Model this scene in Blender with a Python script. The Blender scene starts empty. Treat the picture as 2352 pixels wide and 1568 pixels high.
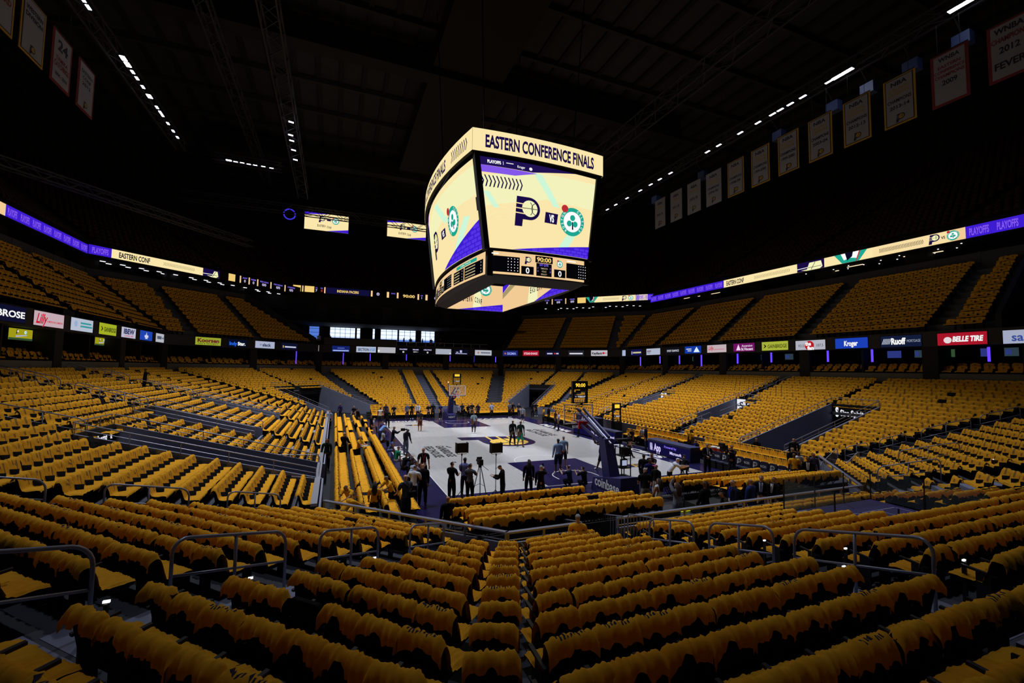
import bpy, bmesh, math, random
import numpy as np
from mathutils import Vector, Matrix, Quaternion
SC = bpy.context.scene
COL = SC.collection
PI = math.pi
S2 = math.sqrt(2)
V = Vector
rnd = random.Random(7)

# ------------------------------------------------------------------ camera
def rotbasis(yaw, pitch, roll):
    f = V((math.sin(yaw)*math.cos(pitch), math.cos(yaw)*math.cos(pitch), math.sin(pitch)))
    r = V((math.cos(yaw), -math.sin(yaw), 0)); u = r.cross(f)
    c, s = math.cos(roll), math.sin(roll)
    return c*r+s*u, -s*r+c*u, f
CAM = V((-12.69287, -34.72844, 5.87846))
FPX = 1013.6
RR, UU, FF = rotbasis(math.radians(21.79364), math.radians(3.58944), math.radians(0.79480))
cd = bpy.data.cameras.new('camera'); cam = bpy.data.objects.new('camera', cd); COL.objects.link(cam)
cd.sensor_width = 36.0; cd.lens = FPX*36/2352; cd.clip_start = 0.05; cd.clip_end = 400
cam.matrix_world = Matrix(((RR.x, UU.x, -FF.x, CAM.x), (RR.y, UU.y, -FF.y, CAM.y), (RR.z, UU.z, -FF.z, CAM.z), (0, 0, 0, 1)))
SC.camera = cam
def project(P):
    d = V(P)-CAM; z = d.dot(FF)
    if z < 0.05: return None
    return 1176+FPX*d.dot(RR)/z, 784-FPX*d.dot(UU)/z, z
SC.view_settings.view_transform = 'Standard'; SC.view_settings.look = 'None'
SC.view_settings.exposure = 0.0; SC.view_settings.gamma = 1.0; SC.view_settings.use_curve_mapping = False
SC.cycles.max_bounces = 4; SC.cycles.diffuse_bounces = 1; SC.cycles.glossy_bounces = 2
SC.cycles.transmission_bounces = 3; SC.cycles.transparent_max_bounces = 6
SC.cycles.caustics_reflective = False; SC.cycles.caustics_refractive = False

# ------------------------------------------------------------------ materials
MATS = {}
def lin(c):
    def f(x): return x/12.92 if x <= 0.04045 else ((x+0.055)/1.055)**2.4
    if isinstance(c, str):
        c = [int(c[i:i+2], 16)/255 for i in (0, 2, 4)]
    return tuple(f(x) for x in c)
def mat(name, c, rough=0.6, metal=0.0, noise=0.0, scale=8.0, spec=0.5):
    if name in MATS: return MATS[name]
    m = bpy.data.materials.new(name); m.use_nodes = True
    nt = m.node_tree; b = nt.nodes['Principled BSDF']
    col = lin(c)
    b.inputs['Base Color'].default_value = (*col, 1); b.inputs['Roughness'].default_value = rough
    b.inputs['Metallic'].default_value = metal
    b.inputs['Specular IOR Level'].default_value = spec
    if noise:
        tc = nt.nodes.new('ShaderNodeTexCoord'); tn = nt.nodes.new('ShaderNodeTexNoise')
        tn.inputs['Scale'].default_value = scale; tn.inputs['Detail'].default_value = 3
        nt.links.new(tc.outputs['Object'], tn.inputs['Vector'])
        mr = nt.nodes.new('ShaderNodeMapRange')
        mr.inputs['From Min'].default_value = 0.3; mr.inputs['From Max'].default_value = 0.7
        mr.inputs['To Min'].default_value = 1-noise; mr.inputs['To Max'].default_value = 1+noise
        nt.links.new(tn.outputs['Fac'], mr.inputs['Value'])
        mx = nt.nodes.new('ShaderNodeVectorMath'); mx.operation = 'SCALE'
        mx.inputs[0].default_value = col
        nt.links.new(mr.outputs['Result'], mx.inputs['Scale'])
        nt.links.new(mx.outputs['Vector'], b.inputs['Base Color'])
    MATS[name] = m
    return m
def emat(name, c, strength=1.0):
    if name in MATS: return MATS[name]
    m = bpy.data.materials.new(name); m.use_nodes = True; nt = m.node_tree
    nt.nodes.remove(nt.nodes['Principled BSDF'])
    e = nt.nodes.new('ShaderNodeEmission'); e.inputs['Color'].default_value = (*lin(c), 1); e.inputs['Strength'].default_value = strength
    nt.links.new(e.outputs['Emission'], nt.nodes['Material Output'].inputs['Surface'])
    MATS[name] = m
    return m
def glass(name, c, alpha=0.25):
    if name in MATS: return MATS[name]
    m = bpy.data.materials.new(name); m.use_nodes = True; nt = m.node_tree
    b = nt.nodes['Principled BSDF']
    b.inputs['Base Color'].default_value = (*lin(c), 1); b.inputs['Roughness'].default_value = 0.05
    b.inputs['Alpha'].default_value = alpha
    MATS[name] = m
    return m
def woodmat():
    m = bpy.data.materials.new('court_maple'); m.use_nodes = True; nt = m.node_tree; b = nt.nodes['Principled BSDF']
    tc = nt.nodes.new('ShaderNodeTexCoord'); mp = nt.nodes.new('ShaderNodeMapping')
    mp.inputs['Scale'].default_value = (1, 1, 1); mp.inputs['Rotation'].default_value = (0, 0, PI/2)
    br = nt.nodes.new('ShaderNodeTexBrick'); br.inputs['Scale'].default_value = 2.0
    br.inputs['Brick Width'].default_value = 1.8; br.inputs['Row Height'].default_value = 0.12; br.inputs['Mortar Size'].default_value = 0.002
    br.inputs['Color1'].default_value = (*lin('d2d2d3'), 1); br.inputs['Color2'].default_value = (*lin('c9c9cb'), 1); br.inputs['Mortar'].default_value = (*lin('b4b3b2'), 1)
    nt.links.new(tc.outputs['Object'], mp.inputs['Vector']); nt.links.new(mp.outputs['Vector'], br.inputs['Vector'])
    nt.links.new(br.outputs['Color'], b.inputs['Base Color'])
    b.inputs['Roughness'].default_value = 0.22; b.inputs['Specular IOR Level'].default_value = 0.5
    MATS['maple'] = m; return m
MAPLE = woodmat()
NAVY = mat('navy_paint', '1c1a4c', 0.25)
GOLD = mat('gold_paint', 'f0c658', 0.3)
WHITEP = mat('white_paint', 'f2f2f2', 0.35)
BLACKP = mat('black_paint', '15151a', 0.4)
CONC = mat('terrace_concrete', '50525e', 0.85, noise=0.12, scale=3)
STEP = mat('aisle_step_concrete', '868aa4', 0.8, noise=0.1, scale=5)
GREYWALL = mat('painted_grey_wall', '868ba6', 0.7, noise=0.06, scale=2)
DARKWALL = mat('dark_wall', '1b1b20', 0.8, noise=0.1, scale=1.5)
BANDWALL = mat('suite_front_band', '6e6a66', 0.8, noise=0.06, scale=1)
FLOORM = mat('arena_floor', '23242c', 0.5, noise=0.2, scale=1.2)
STEEL = mat('brushed_steel', 'b9bccb', 0.35, metal=0.4)
STEELD = mat('dull_steel', '969ab0', 0.38, metal=0.4)
SEATF = mat('black_seat_fabric', '0d0d10', 0.9, noise=0.3, scale=60, spec=0.2)
SEATP = mat('black_seat_plastic', '14151c', 0.5)
SHIRT = mat('yellow_cotton', 'e8a628', 0.92, noise=0.06, scale=14, spec=0.1)
SHIRTB = mat('yellow_cotton_warm', 'e29b22', 0.92, noise=0.07, scale=14, spec=0.1)
PRINT = mat('shirt_print', '1d1833', 0.9)
PRINT2 = mat('shirt_print_far', '94691f', 0.9)
ROOFM = mat('roof_panel', '2b2b30', 0.9, noise=0.2, scale=0.6)
TRUSS = mat('roof_steel', '3a3a42', 0.6, metal=0.3)
BLACK = mat('flat_black', '0a0a0c', 0.8)
SKIN = [mat('skin_light', 'c99a80', 0.6), mat('skin_mid', 'a87858', 0.6), mat('skin_dark', '5b3a29', 0.6)]

# ------------------------------------------------------------------ mesh builder
def glyphs(s, bold=0.0, _c={}):
    k = (s, bold)
    if k in _c: return _c[k]
    cu = bpy.data.curves.new('t', 'FONT'); cu.body = s; cu.offset = bold; cu.resolution_u = 3
    ob = bpy.data.objects.new('t', cu); me = ob.to_mesh()
    vs = [(v.co.x, v.co.y) for v in me.vertices]; fs = [tuple(p.vertices) for p in me.polygons]
    ob.to_mesh_clear(); bpy.data.objects.remove(ob); bpy.data.curves.remove(cu)
    if not vs: _c[k] = ([], [], 0); return _c[k]
    x0 = min(v[0] for v in vs); w = max(v[0] for v in vs)-x0
    cap = 0.729
    vs = [((x-x0)/cap, y/cap) for x, y in vs]
    _c[k] = (vs, fs, w/cap); return _c[k]
class MB:
    def __init__(s): s.v = []; s.f = []; s.m = []; s.mats = []
    def mi(s, mt):
        if mt not in s.mats: s.mats.append(mt)
        return s.mats.index(mt)
    def add(s, vs, fs, mt):
        b = len(s.v); k = s.mi(mt)
        s.v.extend([tuple(v) for v in vs]); s.f.extend([tuple(i+b for i in f) for f in fs]); s.m.extend([k]*len(fs)); return s
    def quad(s, a, b, c, d, mt): return s.add((a, b, c, d), [(0, 1, 2, 3)], mt)
    def poly(s, pts, mt): return s.add(pts, [tuple(range(len(pts)))], mt)
    def hexa(s, p, mt):  # 8 points: bottom 4 ccw, top 4 ccw
        return s.add(p, [(3, 2, 1, 0), (4, 5, 6, 7), (0, 1, 5, 4), (1, 2, 6, 5), (2, 3, 7, 6), (3, 0, 4, 7)], mt)
    def box(s, x0, x1, y0, y1, z0, z1, mt):
        return s.hexa([(x0, y0, z0), (x1, y0, z0), (x1, y1, z0), (x0, y1, z0), (x0, y0, z1), (x1, y0, z1), (x1, y1, z1), (x0, y1, z1)], mt)
    def obox(s, c, ax, ay, az, mt):
        c, ax, ay, az = V(c), V(ax), V(ay), V(az)
        return s.hexa([c-ax-ay-az, c+ax-ay-az, c+ax+ay-az, c-ax+ay-az, c-ax-ay+az, c+ax-ay+az, c+ax+ay+az, c-ax+ay+az], mt)
    def bar(s, a, b, w, h, mt, up=(0, 0, 1)):
        a, b = V(a), V(b); d = (b-a); l = d.length
        if l < 1e-6: return s
        d.normalize(); up = V(up)
        if abs(d.dot(up)) > 0.99: up = V((1, 0, 0))
        r = d.cross(up).normalized(); u = r.cross(d)
        return s.obox((a+b)/2, d*l/2, r*w/2, u*h/2, mt)
    def tube(s, pts, r, mt, n=8, caps=True):
        pts = [V(p) for p in pts]; k = len(pts); rs = r if isinstance(r, (list, tuple)) else [r]*k
        vs = []; u = None
        for i, p in enumerate(pts):
            d = (pts[min(i+1, k-1)]-pts[max(i-1, 0)]).normalized()
            if u is None:
                a = V((0, 0, 1)) if abs(d.z) < 0.9 else V((1, 0, 0)); u = (a-d*a.dot(d)).normalized()
            else: u = (u-d*u.dot(d)).normalized()
            w = d.cross(u)
            for j in range(n):
                t = 2*PI*j/n; vs.append(p+(u*math.cos(t)+w*math.sin(t))*rs[i])
        fs = [(i*n+j, i*n+(j+1) % n, (i+1)*n+(j+1) % n, (i+1)*n+j) for i in range(k-1) for j in range(n)]
        if caps: fs += [tuple(range(n-1, -1, -1)), tuple(range((k-1)*n, k*n))]
        return s.add(vs, fs, mt)
    def ball(s, c, r, mt, nu=12, nv=8, sc=(1, 1, 1)):
        vs = []; fs = []
        for i in range(nv+1):
            a = PI*i/nv
            for j in range(nu):
                b = 2*PI*j/nu; vs.append((c[0]+r*sc[0]*math.sin(a)*math.cos(b), c[1]+r*sc[1]*math.sin(a)*math.sin(b), c[2]+r*sc[2]*math.cos(a)))
        for i in range(nv):
            for j in range(nu): fs.append((i*nu+j, (i+1)*nu+j, (i+1)*nu+(j+1) % nu, i*nu+(j+1) % nu))
        return s.add(vs, fs, mt)
    def prism(s, pts2, z0, z1, mt):
        n = len(pts2)
        vs = [(x, y, z0) for x, y in pts2]+[(x, y, z1) for x, y in pts2]
        fs = [tuple(range(n-1, -1, -1)), tuple(range(n, 2*n))]+[(i, (i+1) % n, n+(i+1) % n, n+i) for i in range(n)]
        return s.add(vs, fs, mt)
    def slab(s, o, ux, uy, un, w, h, d, mt):  # board: bottom-left corner o, width along ux, height along uy, depth behind (-un)
        o, ux, uy, un = V(o), V(ux), V(uy), V(un)
        return s.obox(o+ux*w/2+uy*h/2-un*d/2, ux*w/2, uy*h/2, un*d/2, mt)
    def art(s, a, o, ux, uy, un, eps=0.004):
        o, ux, uy, un = V(o), V(ux), V(uy), V(un)
        for vs, fs, mt, l in a.items: s.add([o+ux*x+uy*y+un*(eps*(l+1)) for x, y in vs], fs, mt)
        return s
    def artmap(s, a, fn, cuts=()):
        for vs, fs, mt, l in a.items:
            xs = [v[0] for v in vs]
            cc = [c for c in cuts if min(xs)+1e-4 < c < max(xs)-1e-4]
            if cc:
                bm = bmesh.new(); bv = [bm.verts.new((x, y, 0)) for x, y in vs]
                for f in fs:
                    try: bm.faces.new([bv[i] for i in f])
                    except ValueError: pass
                for c in cc:
                    bmesh.ops.bisect_plane(bm, geom=bm.verts[:]+bm.edges[:]+bm.faces[:], plane_co=(c, 0, 0), plane_no=(1, 0, 0), dist=1e-5)
                bm.verts.index_update()
                vs = [(v.co.x, v.co.y) for v in bm.verts]; fs = [tuple(v.index for v in f.verts) for f in bm.faces]; bm.free()
            s.add([fn(x, y, l) for x, y in vs], fs, mt)
        return s
    def build(s, name, root=None, origin=None, smooth=False, bevel=0.0):
        me = bpy.data.meshes.new(name)
        vs = np.array(s.v, dtype=float).reshape(-1, 3)
        if root is not None: o = np.array(ROOTLOC.get(root.name, (0, 0, 0)))
        elif origin is not None: o = np.array(origin, dtype=float)
        else:
            lo, hi = vs.min(0), vs.max(0); o = np.array([(lo[0]+hi[0])/2, (lo[1]+hi[1])/2, lo[2]])
        me.from_pydata((vs-o).tolist(), [], s.f)
        for mt in s.mats: me.materials.append(mt)
        me.polygons.foreach_set('material_index', s.m)
        if smooth: me.polygons.foreach_set('use_smooth', [True]*len(me.polygons))
        me.update()
        ob = bpy.data.objects.new(name, me); COL.objects.link(ob)
        if root is not None: ob.parent = root; ROOTLOC[ob.name] = tuple(o)
        else: ob.location = o; ROOTLOC[ob.name] = tuple(o)
        if bevel:
            bv = ob.modifiers.new('b', 'BEVEL'); bv.width = bevel; bv.segments = 2; bv.limit_method = 'ANGLE'
        return ob
ROOTLOC = {}
def sub(mb, name, parent, smooth=False):  # part of a part: geometry given in world space, parent already built in world space
    ob = mb.build(name, None, ROOTLOC[parent.name], smooth); ob.location = (0, 0, 0); ob.parent = parent
    return ob
def tag(o, label=None, cat=None, group=None, kind=None):
    if label: o['label'] = label
    if cat: o['category'] = cat
    if group: o['group'] = group
    if kind: o['kind'] = kind
    return o
def thing(name, label, cat, loc=(0, 0, 0), group=None):
    o = bpy.data.objects.new(name, None); COL.objects.link(o); o.location = loc; o.empty_display_size = 0.2
    ROOTLOC[o.name] = tuple(loc)
    return tag(o, label, cat, group)
def struct(mb, name, label=None):
    o = mb.build(name, None, (0, 0, 0)); o['kind'] = 'structure'
    if label: o['label'] = label
    return o
def ordn(n):
    w = ['', 'first', 'second', 'third', 'fourth', 'fifth', 'sixth', 'seventh', 'eighth', 'ninth', 'tenth', 'eleventh', 'twelfth', 'thirteenth', 'fourteenth', 'fifteenth', 'sixteenth', 'seventeenth', 'eighteenth', 'nineteenth', 'twentieth']
    if n <= 20: return w[n]
    t = {2: 'twenty', 3: 'thirty', 4: 'forty', 5: 'fifty', 6: 'sixty'}[n//10]
    return t+'-'+w[n % 10] if n % 10 else t[:-1]+'ieth'

# ------------------------------------------------------------------ flat art (screens, floor, signs)
class Art:
    def __init__(s): s.items = []
    def poly(s, pts, mt, l=0): s.items.append((list(pts), [tuple(range(len(pts)))], mt, l)); return s
    def rect(s, x0, y0, x1, y1, mt, l=0): return s.poly([(x0, y0), (x1, y0), (x1, y1), (x0, y1)], mt, l)
    def disc(s, cx, cy, r, mt, l=0, n=28, ry=None):
        return s.poly([(cx+r*math.cos(2*PI*i/n), cy+(ry or r)*math.sin(2*PI*i/n)) for i in range(n)], mt, l)
    def ring(s, cx, cy, r0, r1, mt, l=0, a0=0, a1=2*PI, n=28, ys=1.0):
        vs = []
        for i in range(n+1):
            a = a0+(a1-a0)*i/n; vs += [(cx+r0*math.cos(a), cy+ys*r0*math.sin(a)), (cx+r1*math.cos(a), cy+ys*r1*math.sin(a))]
        s.items.append((vs, [(2*i, 2*i+1, 2*i+3, 2*i+2) for i in range(n)], mt, l)); return s
    def line(s, x0, y0, x1, y1, w, mt, l=0):
        dx, dy = x1-x0, y1-y0; k = math.hypot(dx, dy) or 1; nx, ny = -dy/k*w/2, dx/k*w/2
        return s.poly([(x0+nx, y0+ny), (x0-nx, y0-ny), (x1-nx, y1-ny), (x1+nx, y1+ny)], mt, l)
    def text(s, t, x, y, h, mt, w=None, al='c', l=0, bold=0.012, slant=0.0, rot=0.0):
        vs, fs, tw = glyphs(t, bold)
        if not vs: return s
        sx = (w/tw) if w else h
        W = tw*sx; x0 = {'c': -W/2, 'l': 0, 'r': -W}[al]
        c, sn = math.cos(rot), math.sin(rot); o = []
        for a, b in vs:
            X = x0+a*sx+slant*b*h; Y = (b-0.5)*h
            o.append((x+X*c-Y*sn, y+X*sn+Y*c))
        s.items.append((o, fs, mt, l)); return s
    def merge(s, a, ox, oy, sc, l=0, rot=0.0, sx=1.0):
        c, sn = math.cos(rot), math.sin(rot)
        for vs, fs, mt, k in a.items:
            s.items.append(([(ox+sc*(x*sx*c-y*sn), oy+sc*(x*sx*sn+y*c)) for x, y in vs], fs, mt, k+l))
        return s
def p_logo(navy, ball, line, gap):
    a = Art()
    body = [(0, 0), (0.27, 0), (0.31, 0.24), (0.55, 0.24)]
    body += [(0.56+0.38*math.cos(t), 0.62+0.38*math.sin(t)) for t in [(-PI/2)+PI*i/16 for i in range(17)]]
    body += [(0.13, 1.0)]
    a.poly([(x-0.42, y-0.5) for x, y in body], navy, 0)
    a.disc(0.15, 0.12, 0.275, ball, 1)
    a.ring(0.42, 0.12, 0.20, 0.222, line, 2, PI*0.62, PI*1.38, 12); a.ring(-0.06, 0.12, 0.30, 0.322, line, 2, -PI*0.24, PI*0.24, 10)
    a.line(-0.12, 0.12, 0.42, 0.12, 0.02, line, 2)
    for y, x0 in ((0.28, -0.32), (0.12, -0.345), (-0.04, -0.365)):
        a.poly([(x0, y), (x0, y-0.035), (0.0, y-0.05), (0.0, y-0.015)], gap, 2)
    return a
def c_logo(green, white, dark, ball):
    a = Art(); a.ring(0, 0, 0.36, 0.5, green, 0); a.disc(0, 0, 0.36, white, 0)
    for i, ch in enumerate('BOSTON'):
        t = math.radians(232-i*18); a.text(ch, 0.43*math.cos(t), 0.43*math.sin(t), 0.085, white, l=1, rot=t-PI/2)
    for i, ch in enumerate('CELTICS'):
        t = math.radians(62-i*17); a.text(ch, 0.43*math.cos(t), 0.43*math.sin(t), 0.085, white, l=1, rot=t-PI/2)
    a.disc(-0.33, 0.42, 0.13, ball, 2)
    for k in range(3):  # plain three-leaf mark in place of the mascot
        t = math.radians(90+120*k); a.disc(0.14*math.cos(t), 0.14*math.sin(t), 0.105, green, 1, n=14)
    a.poly([(-0.02, 0), (0.02, 0), (0.06, -0.27), (0.0, -0.27)], dark, 1)
    return a
# ------------------------------------------------------------------ bowl geometry
OFF = 30.9/S2
NRM = {'R': (1, 0), 'L': (-1, 0), 'F': (0, 1), 'N': (0, -1), 'FR': (1/S2, 1/S2), 'FL': (-1/S2, 1/S2), 'NR': (1/S2, -1/S2), 'NL': (-1/S2, -1/S2)}
RSIGN = {'R': -1, 'L': 1, 'F': 1, 'N': -1, 'FR': -1, 'FL': 1, 'NR': 1, 'NL': -1}
SIDENAME = {'R': 'right side', 'L': 'left side', 'F': 'far end', 'N': 'near end', 'FR': 'far right corner', 'FL': 'far left corner', 'NR': 'near right corner', 'NL': 'near left corner'}
def spos(side, s, D):
    if side in 'RL': return (NRM[side][0]*(13.2+D), s)
    if side in 'FN': return (s, NRM[side][1]*(22.9+D))
    n = NRM[side]; sx, sy = math.copysign(1, n[0]), math.copysign(1, n[1])
    return (sx*(OFF+D-s)/S2, sy*(OFF+D+s)/S2)
def sp3(side, s, D, z): x, y = spos(side, s, D); return V((x, y, z))
def sright(side): n = NRM[side]; return V((n[1], -n[0], 0))
def srange(side, D):
    if side in 'RL': return (-(17.7+0.414*D), 17.7+0.414*D)
    if side in 'FN': return (-(8+0.414*D), 8+0.414*D)
    return ((4.5-0.586*D)/S2, (14.9+0.586*D)/S2)
TREAD, RISE, Z0, NROW = 0.8, 0.215, 0.4, 21
DTOP = 17.2
def rowz(i): return Z0+RISE*i
def floorz(D): return Z0+RISE*(D+0.1)/TREAD
AIS = {'L': [(5.6, 0.1, 1.2, 0, 18), (-3.4, 0.1, 1.2, 0, 18), (-11.9, 0.0, 0.7, 8.4, 18), (13.3, 0.1, 0.8, 0, 18)],
       'R': [(13.2, 0.15, 0.5, 0, 18), (6.8, 0.15, 1.2, 0, 18), (-4.6, 0.15, 1.2, 0, 18), (-11.9, 0, 0.5, 9.7, 18)],
       'F': [(-2.75, 0, 0.5, 0, 18), (0.0, 0.02, 1.4, 0, 18), (2.45, 0, 0.5, 0, 18)],
       'N': [(-4.85, 0, 1.15, 0, 18)], 'NL': [(9.25, 0, 1.15, 0, 18)], 'NR': [(9.25, 0, 1.15, 0, 18)], 'FL': [(6.9, 0, 0.7, 9.2, 18)], 'FR': [(2.2, 0, 0.5, 0, 18), (7.1, 0, 0.6, 9.6, 18)]}
VOID = {'L': [(-13.2, -10.1, -0.15, 8.4), (-5.6, -2.7, 3.6, 9.2), (4.4, 6.8, 3.6, 9.2)],
        'R': [(4.4, 6.6, 5.0, 9.2), (-6.3, -3.9, 4.5, 9.2), (-15.3, -12.2, -0.15, 9.7)],
        'FL': [(3.4, 10.6, -0.15, 9.2)], 'FR': [(5.1, 9.2, -0.15, 9.6)], 'N': [(1.0, 5.6, 1.5, 4.75)], 'NL': [], 'NR': [], 'F': []}
def subtract(iv, cuts):
    for a, b in cuts:
        out = []
        for x0, x1 in iv:
            if b <= x0 or a >= x1: out.append((x0, x1)); continue
            if a > x0: out.append((x0, a))
            if b < x1: out.append((b, x1))
        iv = out
    return iv
def voids_at(side, D): return [(a, b) for a, b, d0, d1 in VOID[side] if d0-0.01 <= D <= d1+0.01]
def aisles_at(side, D):
    return [(c+k*(D-8)-w/2, c+k*(D-8)+w/2) for c, k, w, d0, d1 in AIS[side] if d0 <= D <= d1]
def clampx(side, s, D, s0, s1, r0):  # mitre: interval ends that sit on the bend follow it
    return s
mb = MB(); st = MB()
for side in NRM:
    for i in range(NROW):
        Da, Db = TREAD*i-0.1, TREAD*i+0.7; z = rowz(i)
        ra, rb = srange(side, Da), srange(side, Db)
        for s0, s1 in subtract([(min(ra[0], rb[0]), max(ra[1], rb[1]))], voids_at(side, (Da+Db)/2)):
            lo = s0 <= min(ra[0], rb[0])+1e-6; hi = s1 >= max(ra[1], rb[1])-1e-6
            a0, a1 = (ra[0] if lo else s0), (ra[1] if hi else s1); b0, b1 = (rb[0] if lo else s0), (rb[1] if hi else s1)
            P = [sp3(side, a0, Da, z), sp3(side, a1, Da, z), sp3(side, b1, Db, z), sp3(side, b0, Db, z)]
            mb.poly(P, CONC)
            zz = 0.0 if i == 0 else z-RISE
            mb.poly([sp3(side, a0, Da, zz), sp3(side, a1, Da, zz), P[1], P[0]], CONC)
        if i:
            for s0, s1 in aisles_at(side, Da):
                if any(a < (s0+s1)/2 < b for a, b in voids_at(side, Da-0.2)): continue
                c = [sp3(side, s0, Da-0.36, z-RISE), sp3(side, s1, Da-0.36, z-RISE), sp3(side, s1, Da, z-RISE), sp3(side, s0, Da, z-RISE)]
                st.hexa([p+V((0, 0, 0.0)) for p in c]+[p+V((0, 0, RISE/2)) for p in c], STEP)
                # pale nosing plates at the aisle edge of the tread itself
                e = [sp3(side, s0, Da-0.005, z-0.03), sp3(side, s1, Da-0.005, z-0.03), sp3(side, s1, Da+0.3, z-0.03), sp3(side, s0, Da+0.3, z-0.03)]
                st.hexa(e+[p+V((0, 0, 0.036)) for p in e], STEP)
struct(mb, 'seating_terrace', 'stepped grey concrete terraces of the lower bowl'); struct(st, 'aisle_steps', 'pale concrete steps in the aisles of the lower bowl')
# arena floor
mb = MB(); mb.quad((-60, -60, -0.03), (60, -60, -0.03), (60, 60, -0.03), (-60, 60, -0.03), FLOORM); struct(mb, 'floor', 'dark arena floor around the court')

# front walls of the lower bowl
def strip(mb, side, D, z0, z1, s0, s1, mt, t=0.08, top=None, fs=0.0):
    a, b = sp3(side, s0, D, z0), sp3(side, s1, D, z0); n = V((*NRM[side], 0))*t
    u = V((0, 0, z1-z0))
    mb.hexa([a, b, b+n, a+n, a+u, b+u, b+n+u, a+n+u], mt)
mb = MB()
for side in NRM:
    r = srange(side, -0.15); ops = voids_at(side, -0.15)
    if side == 'N': ops = ops+[(-5.6, -4.2)]
    for s0, s1 in subtract([r], ops): strip(mb, side, -0.22, 0.0, 0.95 if side not in ('N', 'NL') else 0.92, s0, s1, GREYWALL, 0.07)
struct(mb, 'wall_front', 'low painted grey wall below the first rows')

# tunnels through the lower bowl
SIGNW = emat('sign_white', 'f4f4ff', 0.9); SIGNDIM = emat('sign_dim', '9aa0c8', 0.5)
REDL = emat('sign_red', 'ff2a2a', 0.9)
def tunnel(side, s0, s1, D0, D1, name_mt=GREYWALL, lintel=True, up=0.55):
    mb = MB(); f = 0.0
    for s in (s0, s1):
        k = 0.12 if s == s1 else -0.12
        zt0, zt1 = floorz(max(D0, 0))+up, floorz(D1)+up
        a, b = min(s, s+k), max(s, s+k)
        mb.hexa([sp3(side, a, D0, f), sp3(side, b, D0, f), sp3(side, b, D1, f), sp3(side, a, D1, f), sp3(side, a, D0, zt0), sp3(side, b, D0, zt0), sp3(side, b, D1, zt1), sp3(side, a, D1, zt1)], name_mt)
    zl = floorz(D1)+up
    if lintel: strip(mb, side, D1, zl-1.15, zl, s0-0.12, s1+0.12, DARKWALL, 0.15)
    strip(mb, side, D1+3, f, zl, s0-0.12, s1+0.12, BLACK, 0.1)
    if D0 > 1: strip(mb, side, D0-0.05, f, floorz(D0)+0.1, s0-0.12, s1+0.12, name_mt, 0.1)
    return struct(mb, 'wall_tunnel', 'grey walls of the entry tunnel in the '+SIDENAME[side]+' stand')
for side in VOID:
    for (a, b, d0, d1) in VOID[side]:
        if side == 'N': continue
        tunnel(side, a, b, d0, d1)

# suite level: band wall, suite boxes, sign fascia
ALL = list(NRM)
mb = MB(); m2 = MB(); m3 = MB()
SUITE = mat('suite_interior', '16161f', 0.8)
FASC = mat('sign_fascia', '2e2f36', 0.7)
for side in ALL:
    r = srange(side, DTOP)
    strip(mb, side, DTOP, 4.6, 6.0, r[0], r[1], BANDWALL, 0.25)
    ri = srange(side, DTOP+4)
    m2.poly([sp3(side, r[0], DTOP, 5.85), sp3(side, r[1], DTOP, 5.85), sp3(side, ri[1], DTOP+4, 5.85), sp3(side, ri[0], DTOP+4, 5.85)], SUITE)
    m2.poly([sp3(side, r[0], DTOP, 8.12), sp3(side, ri[0], DTOP+4, 8.12), sp3(side, ri[1], DTOP+4, 8.12), sp3(side, r[1], DTOP, 8.12)], SUITE)
    m2.poly([sp3(side, ri[0], DTOP+4, 5.85), sp3(side, ri[1], DTOP+4, 5.85), sp3(side, ri[1], DTOP+4, 8.12), sp3(side, ri[0], DTOP+4, 8.12)], SUITE)
    strip(m3, side, DTOP, 8.1, 9.25, r[0], r[1], FASC, 0.2)
    L = r[1]-r[0]; n = max(2, round(L/5.2))
    for k in range(n+1):
        s = r[0]+L*k/n
        a = sp3(side, s, DTOP+0.3, 5.85); b = sp3(side, s, DTOP+4, 5.85)
        if k not in (0, n): m2.bar((a+b)/2+V((0, 0, 1.13))-(b-a)/2, (a+b)/2+V((0, 0, 1.13))+(b-a)/2, 0.15, 2.26, SUITE)
        if k % 2 == 0: strip(m2, side, DTOP-0.06, 4.7, 8.1, s-0.5, s+0.5, DARKWALL, 0.3)
struct(mb, 'wall_band', 'taupe wall band below the suites'); struct(m2, 'wall_suites', 'dark suite boxes above the lower bowl'); struct(m3, 'wall_fascia', 'dark fascia that carries the backlit signs')

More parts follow.
